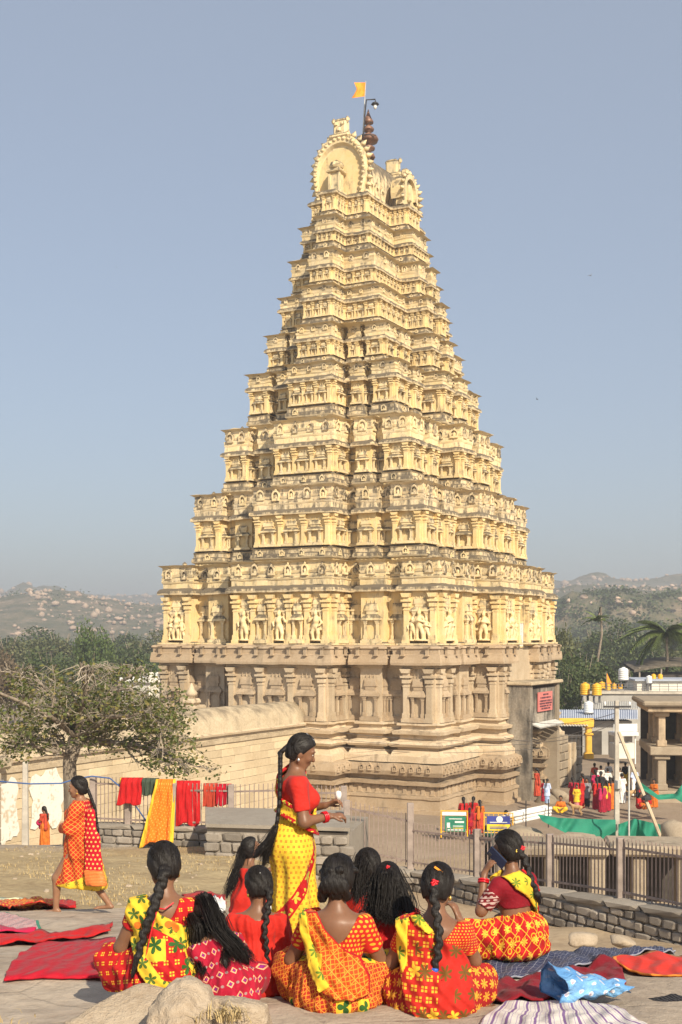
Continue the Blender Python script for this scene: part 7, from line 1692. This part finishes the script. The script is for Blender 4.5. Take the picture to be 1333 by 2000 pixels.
def ground_cloth(name, label, outline, mat, nu=60, nv=26, bump=.03, seed=0, lift=.012, rough=9, cat='cloth', hem=.0):
    """outline: left edge and right edge as pixel rows [(px, py), ...] on the ground: near edge list, far edge list"""
    near, far = outline; V = []; UV = []; pts = []
    def gp(px, py):                              # ground point under a pixel
        Y = 7.0
        for _ in range(40):
            z = float(ground_h(np.array([(px-666.5)/F*Y]), np.array([Y]), False)[0]); Yn = -z*F/(py-YH); Y = .5*Y+.5*Yn
        return (px-666.5)/F*Y, Y
    N = [gp(*p) for p in near]; Fr = [gp(*p) for p in far]
    def rs_(P, n): P = np.array(P); d = np.r_[0, np.cumsum(np.linalg.norm(np.diff(P, axis=0), axis=1))]; t = np.linspace(0, d[-1], n); return np.stack([np.interp(t, d, P[:, 0]), np.interp(t, d, P[:, 1])], 1), d[-1]
    A, La = rs_(N, nu); B, Lb = rs_(Fr, nu)
    X = np.zeros((nu, nv)); Y = np.zeros((nu, nv))
    for j in range(nv): s = j/(nv-1); X[:, j] = A[:, 0]*(1-s)+B[:, 0]*s; Y[:, j] = A[:, 1]*(1-s)+B[:, 1]*s
    X = X+fbm(X*5+seed, Y*3, seed)*.05; Y = Y+fbm(X*4, Y*4+seed, seed+2)*.08
    Z = ground_h(X, Y)+lift; w_ = np.abs(fbm(X*rough*.35+seed, Y*rough*.2, seed+1))*bump*6+np.abs(np.sin(X*rough+3*np.sin(Y*3+seed)+seed))**3*bump*.6
    Z = Z+w_; o0 = (float(X.mean()), float(Y.mean()), float(Z.min())); V = np.stack([X-o0[0], Y-o0[1], Z-o0[2]], -1).reshape(-1, 3)
    W = np.linalg.norm(B-A, axis=1).mean(); u = np.repeat(np.linspace(0, La, nu)[:, None], nv, 1); v_ = np.repeat(np.linspace(0, W, nv)[None], nu, 0); e = np.minimum(np.minimum(u, La-u), np.minimum(v_, W-v_))
    return tag(solid(V, nu, nv, .012, name, mat, np.stack([u, v_, e], -1).reshape(-1, 3), None, o0), label, cat)
def stripes_c(g, u, v, e): c = sel(g, ab(fr((u+v*.1)/.09)-.5) > .40, (.62, .57, .52), (.20, .11, .26)); return sel(g, (ab(fr((u+v*.1)/.09)-.5) > .18)*(ab(fr((u+v*.1)/.09)-.5) < .24), c, (.40, .32, .42))
clothmat('stripes', stripes_c); clothmat('check', lambda g, u, v, e: sel(g, grid_(u, v, .05, .035), (.028, .036, .085), (.26, .27, .33))); clothmat('orangeprint', lambda g, u, v, e: sel(g, leafy(u, v, .1, 2.5, .4), sel(g, (fr(v/.3) < .5), (.60, .13, .02), (.55, .03, .02)), YEL))
clothmat('palegreen', lambda g, u, v, e: (.60, .62, .40)); clothmat('orangedots', lambda g, u, v, e: sel(g, (e < .06), sel(g, dots4(u, v, .075, .07, .06), (.68, .17, .012), (.78, .45, .10)), YEL)); clothmat('darkgreen', lambda g, u, v, e: (.05, .07, .05)); clothmat('rust', lambda g, u, v, e: (.40, .05, .025))
clothmat('crochet', lambda g, u, v, e: sel(g, (e < .05), sel(g, diamond(u, v, .03, .2), (.40, .015, .05), (.52, .45, .42)), (.04, .20, .13)))
clothmat('magenta', lambda g, u, v, e: (.48, .01, .06)); clothmat('blackcloth', lambda g, u, v, e: (.018, .016, .02)); clothmat('orangered', lambda g, u, v, e: sel(g, (e < .03), (.55, .03, .018), (.65, .2, .03)))
C_ = ground_cloth
C_('sari_cloth', 'large flat crimson cloth spread on the rock at the left', ([(6, 1925), (100, 1922), (215, 1918)], [(78, 1838), (120, 1838), (225, 1836)]), 'crimson', bump=.012, seed=1)
C_('sari_cloth', 'long rumpled red strip of cloth behind the large crimson one', ([(-10, 1850), (60, 1845), (110, 1838), (215, 1828)], [(-10, 1832), (60, 1828), (120, 1826), (222, 1814)]), 'redcloth', 70, 14, .03, 2)
C_('sari_cloth', 'small magenta cloth at the left edge', ([(-10, 1826), (30, 1824), (70, 1822)], [(-10, 1810), (40, 1812), (72, 1816)]), 'magenta', 40, 10, .02, 3)
C_('crochet_cloth', 'red and white openwork cloth with a green edge at the left edge', ([(-10, 1816), (40, 1815), (84, 1812)], [(-10, 1790), (30, 1796), (76, 1806)]), 'crochet', 40, 14, .012, 4)
C_('sari_cloth', 'rumpled orange printed cloth on the rock left of the walking woman', ([(-10, 1784), (50, 1790), (112, 1784)], [(-10, 1762), (40, 1764), (116, 1768)]), 'orangeprint', 60, 16, .05, 5)
C_('sari_cloth', 'pale green cloth at the far left edge of the rock', ([(-10, 1764), (30, 1762), (75, 1760)], [(-10, 1752), (30, 1752), (70, 1755)]), 'palegreen', 40, 8, .02, 6)
C_('sari_cloth', 'red cloth lying behind the walking woman', ([(70, 1776), (110, 1774), (150, 1774)], [(75, 1762), (110, 1762), (148, 1764)]), 'redcloth', 40, 8, .03, 7)
C_('sari_cloth', 'bright red cloth laid behind the girls at the middle left', ([(375, 1776), (410, 1776), (440, 1772)], [(355, 1742), (400, 1742), (440, 1748)]), 'redcloth', 40, 16, .03, 8)
C_('white_cloth', 'crumpled white cloth beside the girl with the plait', ([(398, 1795), (420, 1790), (440, 1784)], [(402, 1768), (420, 1764), (440, 1768)]), 'white', 30, 14, .06, 9)
C_('wide_shawl', 'long dark blue checked shawl spread behind the maroon velvet', ([(945, 1928), (1000, 1916), (1100, 1906), (1200, 1893), (1318, 1877)], [(948, 1884), (1010, 1880), (1100, 1878), (1200, 1872), (1312, 1865)]), 'check', 90, 16, .03, 10, .014, 12)
C_('velvet_cloth', 'dark red velvet cloth rumpled on the rock at the right', ([(930, 1974), (1000, 1968), (1090, 1958), (1160, 1950), (1222, 1936)], [(940, 1930), (1010, 1922), (1100, 1908), (1170, 1896), (1212, 1892)]), 'maroon', 80, 24, .03, 11, .014, 14)
C_('sari_cloth', 'red cloth with an orange edge at the right edge of the rock', ([(1210, 1900), (1270, 1914), (1345, 1918)], [(1196, 1890), (1260, 1886), (1345, 1884)]), 'orangered', 50, 14, .02, 12)
C_('striped_mat', 'white mat with purple stripes under the blue bag', ([(930, 2010), (1050, 2030), (1160, 2026), (1270, 2014)], [(990, 1968), (1060, 1962), (1130, 1962), (1210, 1976)]), 'stripes', 80, 24, .012, 13)
def lump(name, label, px_, py_, Y_, size, mat, seed, cat='cloth', rz=0, crumple=.25, uv=False):
    b = rock_mesh(name, seed, 4, rough=crumple, fine=.10); p = at(px_, py_, Y_)
    if True: setuv(b, np.array([[q.co.x*size[0], q.co.z*size[2]+q.co.y*size[1]] for q in b.vertices]))
    o = tag(obj(name, b, mat, None, p, rz), label, cat); o.scale = size; return o
lump('velvet_bunch', 'bunched-up end of the dark red velvet', 1188, 1924, 7.95, (.10, .09, .045), 'maroon', 61, rz=.3, crumple=.5)
lump('black_cloth', 'crumpled black cloth at the lower right corner', 1300, 1968, 7.2, (.17, .14, .06), 'blackcloth', 62, rz=.5, crumple=.6)
lump('cloth_bundle', 'small green and white bundle behind the standing woman', 532, 1780, 11.5, (.10, .08, .06), 'white', 63, crumple=.5)
# blue bag: soft open sack lying on its side
g = G('bagprint'); u, v, e = g.attr('cuv', 'Vector'); a_, b_, uu, vv = lat(u, v, .075); q = cell(uu, vv)
c = g.mix(sstep(g.noise(g.pos(), 9, 4), .3, .7), (.09, .27, .58), (.20, .42, .70)); c = g.mix((length2(a_, b_) < .20)*(q > .25), c, (.60, .64, .70)); c = g.mix((length2(a_-.06, b_+.05) < .11)*(q > .5), c, (.42, .36, .44))
M['bagprint'] = g.set(c, .4, g.noise(g.pos(), 14, 4, .6, 1.5), .8, .03)
n1, n2 = 36, 26; V = []; UV = []
for i in range(n1):
    a = 2*math.pi*i/n1
    for j in range(n2):
        t = j/(n2-1); w_ = .155*(1-.62*t**1.5); h_ = .095*(1-.75*t); ca, sa = math.cos(a), math.sin(a)
        rip = 1+.10*math.sin(a*5+t*9)*(1-.4*t)+.05*math.sin(a*11-t*14); flare = 1+.22*math.exp(-t*9)
        V.append((t*.46+.02*math.sin(a*3), ca*w_*rip*flare, max(-.0, .085*(1-.5*t)+sa*h_*rip*flare+.012*math.sin(t*20+a*2)))); UV.append((a*.10, t*.46))
idx = np.arange(n1*n2).reshape(n1, n2); i2 = np.roll(idx, -1, 0); Q = np.stack([idx[:, :-1].ravel(), i2[:, :-1].ravel(), i2[:, 1:].ravel(), idx[:, 1:].ravel()], 1)
V = np.array(V); c0 = np.array([V[:, 0].mean(), 0, .07]); Vi = V.copy(); Vi[:, 1] *= .965; Vi[:, 2] = (Vi[:, 2]-.05)*.95+.052; nV = len(V)
rim = np.stack([idx[:, 0], idx[:, 0]+nV, i2[:, 0]+nV, i2[:, 0]], 1)
me = nmesh('plastic_bag', np.concatenate([V, Vi]), np.concatenate([Q[:, ::-1], Q+nV, rim])); setuv(me, np.array(UV+UV))
pb = at(1080, 1984, 7.0); bo = tag(obj('plastic_bag', me, 'bagprint', None, (pb.x, pb.y, gh(pb.x, pb.y)+.03), R(12)), 'light blue printed plastic bag lying open on the striped mat', 'bag')
# washing on the left fence
def washing(label, px0, px1, yt, yb, Y_, mat, seed=0, spread=0, nf=4, amp=.035, shift=0, behind=True):
    nu, nv = 34, 26; o0 = at((px0+px1)/2, yt, Y_); V = []; UV = []; rs = random.Random(seed); ph = rs.random()*6
    H = (yb-yt)/F*Y_; W = (px1-px0)/F*Y_
    for i in range(nu):
        s = i/(nu-1)
        for j in range(nv):
            t = j/(nv-1); x = (s-.5)*W*(1+spread*t)+shift*t; fold = amp*math.sin(s*nf*6.28+ph+1.2*math.sin(t*3+ph))*(.35+.65*t)+amp*.4*math.sin(s*nf*15+ph*2+t*4)
            z = -H*t*(1+.05*math.sin(s*9+ph)); y = -.06-.05*min(1, t*6)+fold-spread*.35*t*t
            if t < .08: y = -.06+.06*(1-t/.08)+fold*.3; z = .02-.02*(t/.08)
            V.append((x, y, z)); UV.append((s*W*(1+spread*.5), t*H, min(min(s, 1-s)*W, 9)))
    return tag(solid(V, nu, nv, .006, 'hanging_cloth', mat, np.array(UV), None, o0, Vector((0, -1, 0))), label, 'cloth', 'washing on the fence')
washing('bright red cloth hung at the left end of the fence washing', 238, 281, 1520, 1570, 31.35, 'redcloth', 1, .1, 4, shift=-.08)
washing('dark green cloth hung next to the left red one', 279, 312, 1521, 1552, 31.3, 'darkgreen', 2, 0, 3)
washing('long orange dotted sari with yellow edge trailing from fence to ground', 306, 344, 1523, 1646, 31.05, 'orangedots', 3, .75, 3, .03, -.2)
washing('wide red sari hung in the middle of the fence washing', 346, 392, 1526, 1610, 31.0, 'redcloth', 4, .05, 3)
washing('rust-coloured cloth, second from the right of the washing', 398, 426, 1531, 1576, 30.9, 'rust', 5, .03, 3)
washing('crimson cloth hung at the right end of the fence washing', 424, 453, 1532, 1572, 30.85, 'crimson', 6, .02, 3)
washing('small yellow cloth peeping out left of the red washing', 236, 246, 1520, 1548, 31.5, 'yellowcloth', 7, 0, 2)
# ------------------------------------------------------------------ boulders and dry grass at the very front
def front_rock(label, px_, py_, Y_, size, seed, rz=0, flat=1):
    me = rock_mesh('boulder', seed, 5, flat, .30, .05); p = at(px_, py_, Y_); o = tag(obj('boulder', me, 'boulder', None, p, rz), label, 'boulder'); o.scale = size; return o
front_rock('broad pale boulder the left woman sits on', 255, 2012, 6.5, (.46, .30, .20), 3, .2)
front_rock('angular pale rock at the bottom in front of the seated left woman', 368, 2004, 6.1, (.25, .20, .22), 14, 1.1)
front_rock('rough yellowish rock at the bottom beside dry grass', 455, 2010, 6.15, (.19, .2, .19), 17, 2.2)
g = G('straw'); u = g.attr('cuv', 'Vector')[0]; M['straw'] = g.set(g.mix(u, (.33, .24, .115), (.50, .385, .195)), .8)
def tuft(label, px_, py_, Y_, n, h, sp, seed):
    rs = np.random.RandomState(seed); V = []; Fq = []; UV = []
    for k in range(n):
        b = np.array([rs.normal()*sp, rs.normal()*sp*.6, 0]); a = rs.rand()*6.28; d = np.array([math.cos(a), math.sin(a), 0]); L = h*(.5+rs.rand()); bend = rs.uniform(.2, 1.1); pr = np.array([-d[1], d[0], 0])*.0035
        pts = [b, b+d*L*bend*.3+np.array([0, 0, L*.5]), b+d*L*bend+np.array([0, 0, L*(.85-.3*bend)])]; i = len(V)
        V += [pts[0]-pr, pts[0]+pr, pts[1]+pr*.8, pts[1]-pr*.8, pts[2]+pr*.2, pts[2]-pr*.2]; Fq += [(i, i+1, i+2, i+3), (i+3, i+2, i+4, i+5)]; UV += [(rs.rand(), 0)]*6
    me = nmesh('dry_grass', np.array(V), np.array(Fq), False); setuv(me, np.array(UV)); return tag(obj('dry_grass', me, 'straw', None, at(px_, py_, Y_)), label, 'grass', kind='stuff')
tuft('dry straw tuft on the rough rock at the bottom', 440, 1992, 5.95, 110, .075, .06, 1); tuft('dry straw in the lower left corner', 40, 1998, 6.2, 14, .05, .12, 2)
# dry grass over the slope: uncountable, one object
rs = np.random.RandomState(12); n = 9000; Yg = rs.uniform(15.5, 31, n); pxg = rs.uniform(-60, 720, n); Xg = (pxg-666.5)/F*Yg; keep = (fbm(Xg*.8, Yg*.5, 4) > -.03); Xg, Yg = Xg[keep], Yg[keep]; Zg = ground_h(Xg, Yg); n = len(Xg)
a = rs.rand(n)*6.28; L = .02+.05*rs.rand(n)**2; w_ = .010; dx, dy = np.cos(a), np.sin(a)
V = np.stack([np.stack([Xg-dy*w_, Yg+dx*w_, Zg-.01], 1), np.stack([Xg+dy*w_, Yg-dx*w_, Zg-.01], 1), np.stack([Xg+dx*L*.7, Yg+dy*L*.7, Zg+L], 1)], 1).reshape(-1, 3)
me = nmesh('dry_grass', V, np.arange(3*n).reshape(-1, 3), False); setuv(me, np.repeat(rs.rand(n, 1), 3, 0)); tag(obj('dry_grass', me, 'straw'), 'dry straw-coloured grass on the slope below the fence', 'grass', kind='stuff')
# litter heap by the wall foot
rs = random.Random(9); LM = ['white', 'tin', 'palegreen', 'saffron', 'boulder', 'ruinstone', 'boulder', 'rust']
for k in range(26):
    px_ = rs.uniform(755, 845); py_ = 1742+(px_-755)*.28+rs.uniform(-12, 22); Y_ = 22-(py_-1742)*.08; x, y = pl_(px_, Y_); m = rs.choice(LM); s = rs.uniform(.05, .13)
    o = tag(obj('debris', ROCKS[k % 5], m, None, (x, y, gh(x, y)+s*.3), rs.random()*6), 'small stone or scrap in the litter heap by the wall foot', 'debris', 'litter heap behind the seated women'); o.scale = (s*1.3, s, s*.6)
for k in range(46):
    px_ = rs.uniform(10, 640); py_ = rs.uniform(1655, 1760); x, y = pl_(px_, 13+(1790-py_)*.12); s = rs.uniform(.02, .06)
    o = tag(obj('pebble', ROCKS[k % 5], 'boulder', None, (x, y, gh(x, y)), rs.random()*6), 'small loose stone lying in the dry grass', 'stone', 'loose stones on the slope'); o.scale = (s*1.3, s, s*.7)
# birds
plain('bird', (.12, .11, .11), .7, .2, 6); plain('birdpale', (.5, .5, .5), .7, .2, 6)
def bird(label, px_, py_, Y_, s, mat, roll=0):
    o = empty('bird', at(px_, py_, Y_), random.random()*6, label, 'bird'); b = MB(); b.lathe([(.001, -.5), (.08, -.3), (.12, 0), (.08, .25), (.05, .35), (.001, .45)], 7); bo_ = b.build('body', mat, o, True); bo_.rotation_euler = (R(90), 0, 0)
    for q in (-1, 1): w_ = MB(); w_.add([(q*.06, .12, .03), (q*.06, -.14, .03), (q*.55, -.02, .30), (q*.5, .16, .28), (q*.95, -.12, .42), (q*.06, .12, .0), (q*.06, -.14, .0), (q*.55, -.02, .27), (q*.5, .16, .25)], [(0, 1, 2, 3), (3, 2, 4), (5, 8, 7, 6), (8, 4, 7)]); w_.build('wing', mat, o)
    o.scale = (s,)*3; o.rotation_euler.y = roll
bird('pale bird gliding right of the tower', 1154, 538, 90, .28, 'birdpale', .5); bird('dark bird flying low right of the tower', 1050, 780, 90, .22, 'bird', .2); bird('tiny dark bird far left of the tower', 228, 522, 110, .16, 'bird', -.3)
# ------------------------------------------------------------------ hazy air
hm = MB(); hm.add([(x, y, z) for z in (-14, 62) for x, y in ((-4200, -60), (4200, -60), (4200, 3200), (-4200, 3200))], [(3, 2, 1, 0), (4, 5, 6, 7), (0, 1, 5, 4), (1, 2, 6, 5), (2, 3, 7, 6), (3, 0, 4, 7)])
g = G('haze'); g.nodes.remove(g.b); pv = g.n('ShaderNodeVolumePrincipled'); pv.inputs['Color'].default_value = (.86, .88, .92, 1); pv.inputs['Density'].default_value = .00075; pv.inputs['Anisotropy'].default_value = .2
g.links.new(pv.outputs[0], g.nodes['Material Output'].inputs['Volume']); M['haze'] = g.m
tag(hm.build('haze', 'haze'), 'thin warm haze in the air', 'haze', kind='stuff')
